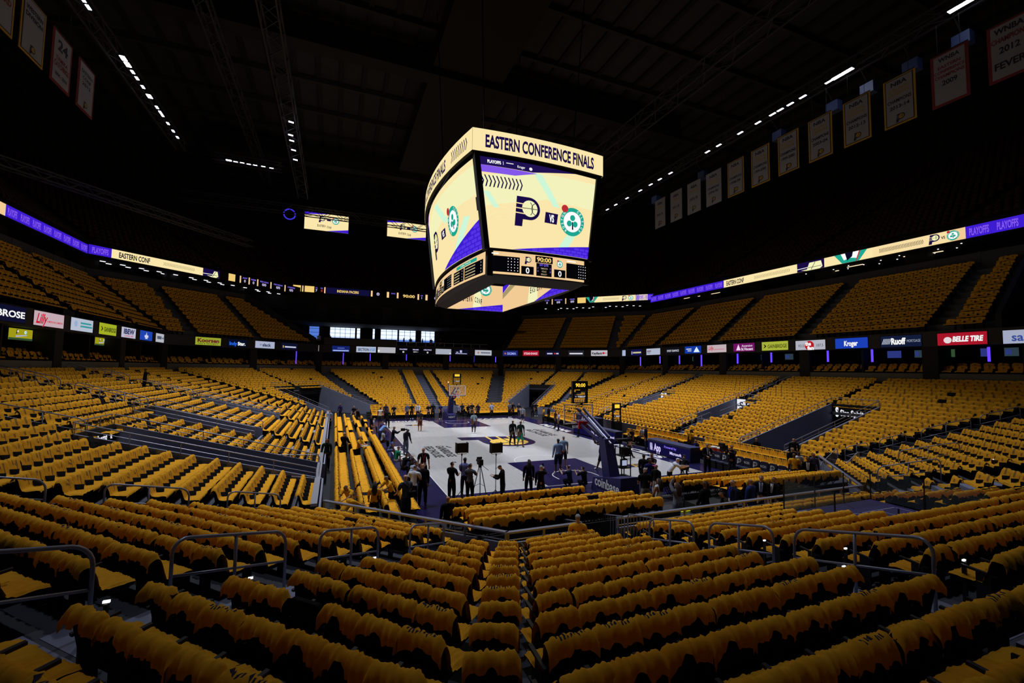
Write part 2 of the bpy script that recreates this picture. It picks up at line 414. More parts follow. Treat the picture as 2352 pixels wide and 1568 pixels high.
# middle deck
MZ = lambda j: 9.3+0.56*j
MZD = lambda j: 17.45+0.75*j
MEZ_AIS = {'L': [17.0, 6.5, -4.6, -15.2], 'R': [17.0, 6.5, -4.6, -15.2], 'FL': [7.4, -0.8], 'FR': [7.3, -2.0], 'NL': [], 'NR': []}
def mez_range(side, D):
    a, b = srange(side, D)
    if side == 'FL': b = min(b, 17.0-0.68*(D-17.4))
    if side == 'FR': b = min(b, 17.2)
    if side == 'R': a = max(a, -18.6+0.1*(D-17.4))
    if side == 'L': a = max(a, -8)
    return a, b
mb = MB(); mg = MB()
for side in ('L', 'R', 'FL', 'FR'):
    for j in range(11):
        Da, Db, z = MZD(j)-0.05, MZD(j)+0.7, MZ(j)
        ra, rb = mez_range(side, Da), mez_range(side, Db)
        mb.poly([sp3(side, ra[0], Da, z), sp3(side, ra[1], Da, z), sp3(side, rb[1], Db, z), sp3(side, rb[0], Db, z)], CONC)
        mb.poly([sp3(side, ra[0], Da, z-0.56), sp3(side, ra[1], Da, z-0.56), sp3(side, ra[1], Da, z), sp3(side, ra[0], Da, z)], CONC)
    r = mez_range(side, 25.6)
    strip(mg, side, 25.75, 14.6, 16.6, r[0], r[1], mat('parapet_grey', '3c3d44', 0.8, noise=0.08, scale=0.7), 0.15)
    n = int((r[1]-r[0])/3)
    for k in range(n+1):
        s = r[0]+(r[1]-r[0])*k/max(n, 1)
        strip(mg, side, 25.72, 15.3, 16.65, s-0.05, s+0.05, TRUSS, 0.03)
struct(mb, 'mezzanine_terrace', 'steep concrete terraces of the middle deck'); struct(mg, 'wall_parapet', 'grey parapet at the top of the middle deck')
mb = MB()
# void side walls where the middle deck stops at the far end and near the right edge
for side, e in (('FL', 1), ('FR', 1), ('R', 0)):
    for j in range(11):
        pass
    pts = []
    a = mez_range(side, 17.4)[e]; b = mez_range(side, 25.7)[e]
    k = 0.3 if e else -0.3
    P = [sp3(side, a, 17.4, 8.8), sp3(side, b, 25.7, 8.8)]; Q = [sp3(side, a+k, 17.4, 8.8), sp3(side, b+k, 25.7, 8.8)]
    h0, h1 = V((0, 0, 1.5)), V((0, 0, 7.8))
    mb.hexa([P[0], Q[0], Q[1], P[1], P[0]+h0, Q[0]+h0, Q[1]+h1, P[1]+h1], DARKWALL)
for side in ALL:   # concourse behind the middle deck, soffit and back wall
    r, q, w = srange(side, 25.7), srange(side, 31), srange(side, 26)
    mb.poly([sp3(side, r[0], 25.7, 17.9), sp3(side, q[0], 31, 17.9), sp3(side, q[1], 31, 17.9), sp3(side, r[1], 25.7, 17.9)], DARKWALL)
    if side != 'F':
        mb.poly([sp3(side, q[0], 31, 8), sp3(side, q[1], 31, 8), sp3(side, q[1], 31, 18), sp3(side, q[0], 31, 18)], DARKWALL)
        mb.poly([sp3(side, r[0], 25.8, 15.2), sp3(side, r[1], 25.8, 15.2), sp3(side, q[1], 31, 15.2), sp3(side, q[0], 31, 15.2)], DARKWALL)
        if side not in ('N', 'NL'):
            for k in range(int((q[1]-q[0])/9)+1):
                s = q[0]+3+9*k
                if s+1 < q[1]: strip(mb, side, 27.2, 15.2, 17.9, s-0.9, s+0.9, BLACK, 1.2)
# far end: bar terrace, parapet, dark upper wall
r = srange('F', 25)
mb.poly([(-20, 40.1, 9.28), (20, 40.1, 9.28), (26, 54, 9.28), (-26, 54, 9.28)], DARKWALL)
mb.box(-26, 26, 48.0, 48.3, 12.75, 18.6, BLACK)
mb.box(-26, 26, 48.0, 48.3, 9.2, 10.6, DARKWALL)
for x0, x1 in ((-20, -17), (-15.4, -13.7), (-9.55, -9.3), (-8.7, -6.6), (-6.2, -5.2), (-2.2, -1.95), (1.1, 2.1), (4.65, 26)):
    mb.box(x0, x1, 48.0, 48.3, 10.5, 12.8, DARKWALL)
for k in range(7):
    x = -16+k*5.5
    for q in range(9): mb.box(x, x+1.7, 47.9, 48.0, 14.6+0.25*q, 14.7+0.25*q, TRUSS)
mb.box(-20, 20, 40.1, 48.3, 12.8, 12.9, BLACK)
struct(mb, 'wall_concourse', 'dark walls and soffits of the concourses')
mb = MB(); GP = mat('bar_parapet', '33343a', 0.7)
mb.box(-14.4, -3.3, 40.15, 40.3, 9.28, 10.45, GP); mb.box(-3.3, 12.6, 40.15, 40.3, 9.28, 9.55, GP)
for x in np.arange(-3.3, 12.7, 1.6): mb.box(x-0.03, x+0.03, 40.18, 40.24, 9.5, 10.2, STEELD)
mb.box(-3.3, 12.6, 40.18, 40.24, 10.15, 10.2, STEELD)
struct(mb, 'wall_bar_parapet', 'grey parapet and rail in front of the far windows')

# upper deck, back walls, roof
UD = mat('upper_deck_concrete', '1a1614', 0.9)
mb = MB()
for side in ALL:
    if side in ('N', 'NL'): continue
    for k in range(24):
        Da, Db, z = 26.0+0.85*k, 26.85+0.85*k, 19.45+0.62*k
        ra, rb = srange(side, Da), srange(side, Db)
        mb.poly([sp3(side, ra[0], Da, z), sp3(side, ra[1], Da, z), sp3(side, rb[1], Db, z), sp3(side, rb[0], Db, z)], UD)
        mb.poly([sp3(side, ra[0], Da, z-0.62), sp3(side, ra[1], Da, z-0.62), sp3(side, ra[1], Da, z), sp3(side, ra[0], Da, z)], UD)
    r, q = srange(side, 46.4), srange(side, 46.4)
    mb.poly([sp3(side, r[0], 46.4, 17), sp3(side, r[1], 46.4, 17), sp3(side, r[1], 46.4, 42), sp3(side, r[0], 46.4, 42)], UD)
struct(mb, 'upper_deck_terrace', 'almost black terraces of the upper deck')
mb = MB()
mb.quad((-62, -75, 41.5), (-62, 72, 41.5), (62, 72, 41.5), (62, -75, 41.5), ROOFM)
mb2 = MB()
for x in np.arange(-60, 61, 2.6): mb2.bar((x, -75, 41.35), (x, 72, 41.35), 0.5, 0.3, BLACK)
for y in np.arange(-40, 72, 7.0): mb2.bar((-62, y, 41.1), (62, y, 41.1), 0.35, 0.6, ROOFM)
struct(mb, 'ceiling', 'black panelled arena roof'); struct(mb2, 'ceiling_beams', 'dark purlins under the roof panels')
# ------------------------------------------------------------------ seats and shirts
PITCH = 0.53
def hd(v): return math.atan2(v[1], v[0])-PI/2
seats = []   # (x, y, z, heading, side, row, order)
for side in NRM:
    for i in range(NROW):
        Ds = 0.55+TREAD*i
        r0, r1 = srange(side, Ds)
        g0 = g1 = 0.95
        if side == 'NL': g1 = 0.52          # the bend beside the single column of seats
        if side == 'N': g0 = 0.52
        if side in ('F',): g0 = g1 = 1.5
        cuts = aisles_at(side, Ds)+[(a-0.15, b+0.15) for a, b in voids_at(side, Ds)]
        if side in ('N', 'NL') and i > 13: continue
        for s0, s1 in subtract([(r0+g0, r1-g1)], cuts):
            n = int((s1-s0)/PITCH)
            if n < 1: continue
            off = (s1-s0-n*PITCH)/2
            if side == 'N' and s0 < r0+1: off = (s1-s0-n*PITCH)-0.05 if RSIGN['N'] > 0 else 0.02
            if side == 'NL' and s1 > r1-1: off = (s1-s0-n*PITCH)
            for k in range(n):
                s = s0+off+PITCH*(k+0.5)
                x, y = spos(side, s, Ds); nn = NRM[side]
                seats.append((x, y, rowz(i), hd((-nn[0], -nn[1])), side, i, s))
# single column on the bend in front of the camera
for i in range(13):
    Ds = 0.55+TREAD*i
    x, y = -(8+0.414*Ds), -(22.9+Ds)
    b = V((0.3827, 0.9239)); b = V((math.sin(PI/8), math.cos(PI/8)))
    seats.append((x, y, rowz(i), hd((b.x, b.y)), 'C', i, 0.0))
def shirt_mesh(name, nu, nv, seed, front=0.34, text=False, far=False, wid=0.282, flap=0.15):
    rg = random.Random(seed)
    prof = [(0.50, 0.37), (0.505, 0.455), (0.40, 0.475), (0.13, 0.465), (0.10, 0.55), (0.035, 0.80), (0.012, 0.868), (-0.03, 0.884), (-0.068, 0.868), (-0.085, 0.80), (-0.09, 0.70)]
    # cumulative length for resampling
    P = [V((0, a, b)) for a, b in prof]; L = [0]
    for a, b in zip(P, P[1:]): L.append(L[-1]+(b-a).length)
    top = L[8]
    def at(t):
        t = max(0, min(L[-1], t))
        for k in range(len(P)-1):
            if t <= L[k+1]: return P[k].lerp(P[k+1], (t-L[k])/(L[k+1]-L[k]))
        return P[-1]
    ph = [rg.uniform(0, 6.28) for _ in range(8)]; am = [rg.uniform(0.4, 1.0) for _ in range(8)]
    shift = rg.uniform(-0.02, 0.02); hang = flap*rg.uniform(0.85, 1.2); notch = rg.uniform(0.055, 0.08); nx = rg.uniform(-0.05, 0.05); nd = rg.uniform(0.2, 0.75)
    start = L[1]*rg.uniform(0, 1.0) if not far else 0.0
    vs = []; fs = []; ms = []
    for i in range(nu+1):
        u = -1+2*i/nu; x = u*wid+shift
        # hem of the flap behind the backrest: neck opening in the middle, drooping sleeves at the sides
        ln = hang*(1+0.20*am[0]*math.sin(3.2*u+ph[0])+0.10*am[1]*math.sin(7*u+ph[1]))
        d = abs(x-nx)
        if d < notch and not far: ln -= hang*nd*math.sqrt(max(0, 1-(d/notch)**2))
        if abs(u) > 0.72: ln += (0.10*am[2]-.03)*(abs(u)-0.72)/0.28 if u > 0 else (0.10*am[7]-.03)*(abs(u)-0.72)/0.28
        end = top+ln
        for j in range(nv+1):
            t = start+(end-start)*j/nv
            p = at(t)
            # beyond the profile's end the cloth keeps hanging
            if t > L[-1]: p = P[-1]+V((0, -0.004, -(t-L[-1])))
            q = abs(p.z-0.88); corner = max(0, abs(u)-0.74)/0.26
            drop = 0.075*corner**1.6*max(0, 1-q/0.35)
            w = 0.013*(am[3]*math.sin(9*u+3*t*4+ph[2])+am[4]*math.sin(17*u-7*t+ph[3]))
            if p.y < -0.05: w = -abs(0.026*(am[5]*math.sin(7*u+ph[4])+am[6]*math.sin(15*u+5*t+ph[5])))*min(1, (t-L[8])/0.06+0.2) if t > L[8] else 0
            if far: w *= 0.6
            yy = p.y+(w if p.y < -0.05 else 0.006+abs(w) if p.z > 0.5 and p.y > -0.02 else 0.004)
            zz = p.z-drop+(abs(w) if p.z < 0.5 or p.z > 0.86 else 0)
            if abs(u) > 0.9 and p.y > 0.2: zz -= 0.03*am[7]
            vs.append((x*(1+0.03*math.sin(6*t+ph[6])), yy, zz))
    for i in range(nu):
        for j in range(nv):
            a = i*(nv+1)+j
            fs.append((a, a+nv+1, a+nv+2, a+1))
            u = -1+2*(i+0.5)/nu; c = [vs[k] for k in fs[-1]]; cy = sum(v[1] for v in c)/4; cz = sum(v[2] for v in c)/4
            k = 0
            if far:
                if abs(u) < 0.3 and 0.62 < cz < 0.80 and cy > 0.0: k = 1
            else:
                X = u*wid; Zp = cz
                if cy > 0.0 and 0.58 < Zp < 0.82:      # printed letter on the chest side
                    if (-0.09 < X < -0.05) or (-0.05 <= X < 0.09 and (0.68 < Zp < 0.71 or 0.79 < Zp)) or (0.06 < X < 0.10 and Zp > 0.69): k = 1
                if text and cz > 0.868 and -0.045 < cy < 0.0 and abs(u) < 0.62 and (i % 2): k = 1
            ms.append(k)
    me = bpy.data.meshes.new(name); me.from_pydata(vs, [], fs); me.materials.append(SHIRT if seed % 3 else SHIRTB); me.materials.append(PRINT if not far else PRINT2)
    me.polygons.foreach_set('material_index', ms); me.polygons.foreach_set('use_smooth', [True]*len(fs)); me.update()
    return me
NEARSHIRT = [shirt_mesh('yellow_shirt', 28, 34, 100+k, text=(k in (1, 7))) for k in range(14)]
def rbox(mb, x0, x1, y0, y1, z0, z1, r, mt, lean=0.0):  # slab with rounded top corners (in x-z), leaning back
    n = 5; pts = [(x0, z0), (x1, z0)]
    pts += [(x1-r+r*math.cos(PI/2*k/n), z1-r+r*math.sin(PI/2*k/n)) for k in range(n+1)]
    pts += [(x0+r-r*math.sin(PI/2*k/n), z1-r+r*math.cos(PI/2*k/n)) for k in range(n+1)]
    m = len(pts)
    f = lambda z: -lean*(z-z0)
    vs = [(x, y1+f(z), z) for x, z in pts]+[(x, y0+f(z), z) for x, z in pts]
    fs = [tuple(range(m-1, -1, -1)), tuple(range(m, 2*m))]+[(i, (i+1) % m, m+(i+1) % m, m+i) for i in range(m)]
    mb.add(vs, fs, mt)
def seat_parts():
    out = {}
    m = MB(); rbox(m, -0.24, 0.24, 0.045, 0.105, 0.36, 0.86, 0.07, SEATF, 0.20); out['backrest'] = m
    m = MB(); m.box(-0.225, 0.225, 0.10, 0.50, 0.385, 0.445, SEATF); m.box(-0.2, 0.2, 0.14, 0.47, 0.36, 0.386, SEATP); out['seat_cushion'] = m
    m = MB()
    for sx in (-1,): m.bar((sx*0.262, -0.02, 0.60), (sx*0.262, 0.36, 0.63), 0.045, 0.03, SEATP)
    out['armrest'] = m
    m = MB(); m.bar((-0.262, 0.12, 0.0), (-0.262, 0.12, 0.60), 0.035, 0.16, SEATP, up=(0, 1, 0)); m.box(-0.295, -0.23, 0.02, 0.26, 0.0, 0.025, SEATP)
    out['stanchion'] = m
    return out
SP = {k: m for k, m in seat_parts().items()}
SPM = {}
for k, m in SP.items():
    o = m.build(k, None, (0, 0, 0)); SPM[k] = o.data; bpy.data.objects.remove(o)
def inst(name, me, parent=None, loc=(0, 0, 0), rz=0.0):
    o = bpy.data.objects.new(name, me); COL.objects.link(o); o.location = loc; o.rotation_euler = (0, 0, rz)
    if parent: o.parent = parent
    return o
def vis(x, y, z, m=60):
    p = project((x, y, z+0.85))
    return p is not None and -m < p[0] < 2352+m and -m < p[1] < 1568+m+80
near = []
for k, s in enumerate(seats):
    d = (V(s[:3])-CAM).length
    if s[4] in ('N', 'NL', 'C') and vis(*s[:3]) and d > 1.3: near.append((d, k))
near.sort(); near = set(k for d, k in near[:300])
# order of the seats inside their rows, for labels
byrow = {}
for k in near:
    s = seats[k]; byrow.setdefault((s[4], s[5]), []).append(k)
lab = {}
for (side, row), ks in byrow.items():
    if side == 'C': lab[ks[0]] = ('in the single-file middle column', row); continue
    ks.sort(key=lambda k: (V(seats[k][:2])-V((-(8+0.414*(0.55+0.8*row)), -(22.9+0.55+0.8*row)))).length)
    for n, k in enumerate(ks): lab[k] = ('%s seat %s of middle column' % (ordn(n+1), 'right' if side == 'N' else 'left'), row)
BARE = set()
# the one backrest left without a shirt, left of the middle column
for k in near:
    s = seats[k]
    p = project((s[0], s[1], s[2]+0.85))
    if s[4] == 'NL' and abs(p[0]-690) < 45 and abs(p[1]-1415) < 45: BARE.add(k)
BARE = set(sorted(BARE)[:1])
rs = random.Random(3)
for k in sorted(near):
    x, y, z, h, side, row, s = seats[k]
    where, r = lab[k]
    t = thing('stadium_seat', '', 'seat', (x, y, z), 'black seats of the near corner stand'); t.rotation_euler = (0, 0, h)
    rr = '%s row from rail' % ordn(r+1)
    if side == 'C': t['label'] = 'black stadium seat '+where+', '+rr
    else: t['label'] = 'black stadium seat, '+where+', '+rr
    for pn in ('backrest', 'seat_cushion', 'armrest', 'stanchion'): inst(pn, SPM[pn], t)
    if k in BARE: t['label'] = 'bare black seat without a shirt, '+where+', '+rr; continue
    o = inst('yellow_shirt', rs.choice(NEARSHIRT), None, (x, y, z), h)
    rr2 = rs.uniform(-.03, .03); o.location = (x+rr2*math.cos(h), y+rr2*math.sin(h), z+rs.uniform(.0, .008)); o.rotation_euler = (rs.uniform(-0.01, 0.01), rs.uniform(-.03, .03), h+rs.uniform(-0.07, 0.07))
    tag(o, 'yellow shirt '+('on the seat ' if side == 'C' else 'over ')+where+', '+rr, 'shirt', 'yellow shirts laid over the near corner seats')

# everything further away: one field of seats and one field of shirts
class Field:
    def __init__(s): s.v = []; s.f = []; s.m = []; s.n = 0
    def add(s, T, x, y, z, h, sc=1.0):
        vs, fs, ms = T; c, sn = math.cos(h), math.sin(h)
        o = np.empty_like(vs); o[:, 0] = x+sc*(vs[:, 0]*c-vs[:, 1]*sn); o[:, 1] = y+sc*(vs[:, 0]*sn+vs[:, 1]*c); o[:, 2] = z+sc*vs[:, 2]
        s.v.append(o); s.f.append(fs+s.n); s.m.append(ms); s.n += len(vs)
    def build(s, name, mats):
        vs = np.concatenate(s.v); fs = np.concatenate(s.f); ms = np.concatenate(s.m)
        me = bpy.data.meshes.new(name); nf = len(fs)
        me.vertices.add(len(vs)); me.vertices.foreach_set('co', vs.ravel())
        me.loops.add(nf*4); me.loops.foreach_set('vertex_index', fs.ravel())
        me.polygons.add(nf); me.polygons.foreach_set('loop_start', np.arange(nf)*4); me.polygons.foreach_set('loop_total', np.full(nf, 4))
        for m in mats: me.materials.append(m)
        me.polygons.foreach_set('material_index', ms.astype(np.int32)); me.update(calc_edges=True); me.validate()
        o = bpy.data.objects.new(name, me); COL.objects.link(o); return o
def tmpl_mesh(me):
    vs = np.empty(len(me.vertices)*3); me.vertices.foreach_get('co', vs)
    fs = np.array([tuple(p.vertices) for p in me.polygons]); ms = np.empty(len(me.polygons), dtype=np.int32); me.polygons.foreach_get('material_index', ms)
    return vs.reshape(-1, 3), fs, ms
def tmpl_mb(m, mats):
    return np.array(m.v, dtype=float), np.array(m.f), np.array([mats.index(m.mats[i]) for i in m.m])
m = MB(); m.hexa([(-0.23, 0.05, 0.36), (0.23, 0.05, 0.36), (0.23, 0.11, 0.36), (-0.23, 0.11, 0.36), (-0.21, -0.05, 0.855), (0.21, -0.05, 0.855), (0.21, 0.01, 0.855), (-0.21, 0.01, 0.855)], SEATF)
m.box(-0.22, 0.22, 0.1, 0.48, 0.36, 0.44, SEATF)
m.box(-0.28, -0.25, 0.05, 0.3, 0.0, 0.62, SEATF)
TSEAT = tmpl_mb(m, [SEATF])
FARSHIRT = [tmpl_mesh(shirt_mesh('far_shirt', 5, 9, 300+k, far=True, flap=0.15)) for k in range(6)]
MIDSHIRT = [tmpl_mesh(shirt_mesh('mid_shirt', 12, 16, 400+k, far=False, flap=0.15)) for k in range(6)]
fs_ = Field(); fc = Field(); rs = random.Random(11)
for k, (x, y, z, h, side, row, s) in enumerate(seats):
    if k in near: continue
    d = (V((x, y, z))-CAM).length
    if d < 1.3: continue
    if not vis(x, y, z, 150): continue
    fs_.add(TSEAT, x, y, z, h)
    if rs.random() < 0.006: continue
    fc.add(rs.choice(MIDSHIRT if d < 22 else FARSHIRT), x, y, z, h+rs.uniform(-0.05, 0.05))
# middle deck
for side in ('L', 'R', 'FL', 'FR'):
    for j in range(11):
        D = MZD(j)+0.15; r = mez_range(side, D)
        for s0, s1 in subtract([(r[0]+0.6, r[1]-0.6)], [(a-0.6, a+0.6) for a in MEZ_AIS[side]]):
            n = int((s1-s0)/PITCH)
            for q in range(n):
                x, y = spos(side, s0+PITCH*(q+0.5), D)
                if not vis(x, y, MZ(j), 40): continue
                nn = NRM[side]; h = hd((-nn[0], -nn[1]))
                fs_.add(TSEAT, x, y, MZ(j), h); fc.add(rs.choice(FARSHIRT), x, y, MZ(j), h+rs.uniform(-0.04, 0.04))
# suite seats
for side in ('L', 'R', 'FL', 'F', 'FR'):
    for D, zz in ((17.9, 5.75), (18.8, 5.95)):
        r = srange(side, D); n = int((r[1]-r[0])/0.75)
        for q in range(n):
            if q % 7 == 6: continue
            x, y = spos(side, r[0]+0.75*(q+0.5), D); nn = NRM[side]; h = hd((-nn[0], -nn[1]))
            if vis(x, y, zz, 40): fs_.add(TSEAT, x, y, zz, h); fc.add(FARSHIRT[q % 6], x, y, zz, h)
# upper deck: bare dark seats
m = MB(); m.hexa([(-0.23, 0.05, 0.36), (0.23, 0.05, 0.36), (0.23, 0.11, 0.36), (-0.23, 0.11, 0.36), (-0.21, -0.05, 0.855), (0.21, -0.05, 0.855), (0.21, 0.01, 0.855), (-0.21, 0.01, 0.855)], SEATF); m.box(-0.22, 0.22, 0.1, 0.42, 0.40, 0.45, SEATF)
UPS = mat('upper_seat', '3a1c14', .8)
TUP = tmpl_mb(m, [SEATF]); fu = Field()
for side in ('L', 'R', 'FL', 'F', 'FR'):
    for k in range(22):
        D = 26.45+0.85*k; z = 19.45+0.62*k; r = srange(side, D); n = int((r[1]-r[0])/0.6)
        for q in range(n):
            if q % 24 in (0, 1): continue
            x, y = spos(side, r[0]+0.6*(q+0.5), D)
            if not vis(x, y, z, 30): continue
            nn = NRM[side]; h = hd((-nn[0], -nn[1]))
            fu.add(TUP, x, y, z, h)
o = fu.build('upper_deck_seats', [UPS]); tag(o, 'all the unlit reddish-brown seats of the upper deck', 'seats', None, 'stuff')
# (courtside rows are appended to these fields further on, before they are built)
# ------------------------------------------------------------------ basketball court
mb = MB(); mb.box(-9.5, 9.5, -17.4, 17.2, -0.03, 0.0, NAVY)
a = Art(); W, L = 7.62, 14.325
a.rect(-W, -L, W, L, MAPLE, 0)
for x0, y0, x1, y1 in ((-W-.05, -L-.05, -W, L+.05), (W, -L-.05, W+.05, L+.05), (-W, -L-.05, W, -L), (-W, L, W, L+.05)): a.rect(x0, y0, x1, y1, WHITEP, 1)
for q in (-1, 1):
    a.rect(-2.44, min(q*L, q*(L-5.79)), 2.44, max(q*L, q*(L-5.79)), NAVY, 1)
    hy = q*(L-1.575)
    a.ring(0, hy, 1.22, 1.28, WHITEP, 2, 0 if q < 0 else PI, PI if q < 0 else 2*PI, 24)
    for sx in (-1, 1):
        a.rect(sx*1.25-.03, min(hy, hy+q*.5), sx*1.25+.03, max(hy, hy+q*.5), WHITEP, 2)
        for k in (2.13, 3.05, 3.9): a.rect(sx*2.6-.1, q*(L-k)-.04, sx*2.6+.1, q*(L-k)+.04, WHITEP, 2)
        a.rect(sx*0.9-0.12, q*(L-3.9)-.03, sx*0.9+.12, q*(L-3.9)+.03, WHITEP, 2)
    a.ring(0, q*(L-5.79), 1.78, 1.83, WHITEP, 1, 0 if q < 0 else PI, PI if q < 0 else 2*PI, 24)
a.merge(p_logo(NAVY, GOLD, NAVY, GOLD), 0.0, -0.1, 5.7, 2, -PI/2)
GREYP = mat('court_lettering', '2b2b30', 0.4)
for x, y0 in ((-5.15, -1.3), (5.85, 5.2)):
    a.text('GAINBRIDGE', x, y0-2.1, 0.62, GREYP, w=4.3, l=2, rot=-PI/2, bold=0.03); a.text('FIELDHOUSE', x-0.85, y0-2.1, 0.62, GREYP, w=4.3, l=2, rot=-PI/2, bold=0.03)
    a.poly([(x+.5, y0-.1), (x+.75, y0-1.0), (x+.62, y0-1.0), (x+.42, y0-.5)], GREYP, 2)
a.text('INDIANA', -5.0, 15.0, 0.75, WHITEP, w=4.4, l=2, bold=0.04); a.text('PACERS', 5.2, 15.0, 0.75, WHITEP, w=4.4, l=2, bold=0.04)
a.text('PACERS', -8.35, -2.9, 0.8, WHITEP, w=4.6, l=2, rot=-PI/2, bold=0.05); a.text('INDIANA', 8.35, 5.6, 0.8, WHITEP, w=6, l=2, rot=-PI/2, bold=0.05); a.text('PACERS', 8.35, -7.5, 0.7, WHITEP, w=5.6, l=2, rot=-PI/2, bold=0.05)
for x, y in ((-4.9, 11.4), (4.95, -11.7)):
    a.disc(x, y, 0.95, NAVY, 2, ry=0.42); a.merge(p_logo(GOLD, NAVY, GOLD, NAVY), x, y, 0.65, 3)
mb.art(a, (0, 0, 0), (1, 0, 0), (0, 1, 0), (0, 0, 1), 0.0015)
o = mb.build('basketball_court', None, (0, 0, 0)); o['kind'] = 'structure'; o['label'] = 'pale maple basketball court with navy borders and a large centre emblem'

# ------------------------------------------------------------------ hoops
PADB = mat('navy_padding', '23225c', 0.55); RIM = mat('orange_rim', 'd8431f', 0.4); NETM = mat('white_net', 'e8e8e8', 0.8); REDP = mat('red_padding', 'd01822', 0.5)
GLS = glass('backboard_glass', 'c8d2e6', 0.10); AMBER = emat('clock_amber', 'ffcf3a', 1.1); CLKW = emat('clock_white', 'e8e8ff', 0.9); DIMAMB = emat('clock_dim', '5a4420', 0.6)
def clock(root, c, w, h, front, lit=True, name='shot_clock', parent=None):
    m = MB(); x, y, z = c
    for sx in (-1, 1): m.box(x+sx*w/2-0.045, x+sx*w/2+0.045, y-w*0.1, y+w*0.1, z, z+h, BLACK)
    m.box(x-w/2, x+w/2, y-w*0.1, y+w*0.1, z+h-0.06, z+h, BLACK); m.box(x-w/2, x+w/2, y-w*0.1, y+w*0.1, z, z+0.05, BLACK)
    m.box(x-w/2, x+w/2, y-w*.1, y+w*.1, z+h*0.62, z+h*0.97, BLACK); m.box(x-w/2, x+w/2, y-w*.1, y+w*.1, z+h*0.24, z+h*0.36, BLACK)
    a = Art()
    if lit: a.text('90:00', 0, h*0.82, h*0.16, AMBER, w=w*0.72, bold=0.03)
    else: a.rect(-w*0.32, h*0.74, w*0.32, h*0.94, AMBER)
    a.text('T+', -w*0.33, h*0.30, h*0.05, CLKW, w=w*0.14, bold=0.02); a.text('TISSOT', w*0.08, h*0.30, h*0.065, CLKW, w=w*0.58, bold=0.03)
    for k in range(6): a.rect(-w*0.38+k*w*0.13, h*0.06, -w*0.38+k*w*0.13+w*0.05, h*0.18, DIMAMB)
    m.art(a, (x, y-(w*.1+.005)*front, z), (front, 0, 0), (0, 0, 1), (0, -front, 0), 0.004)
    return m.build(name, root)
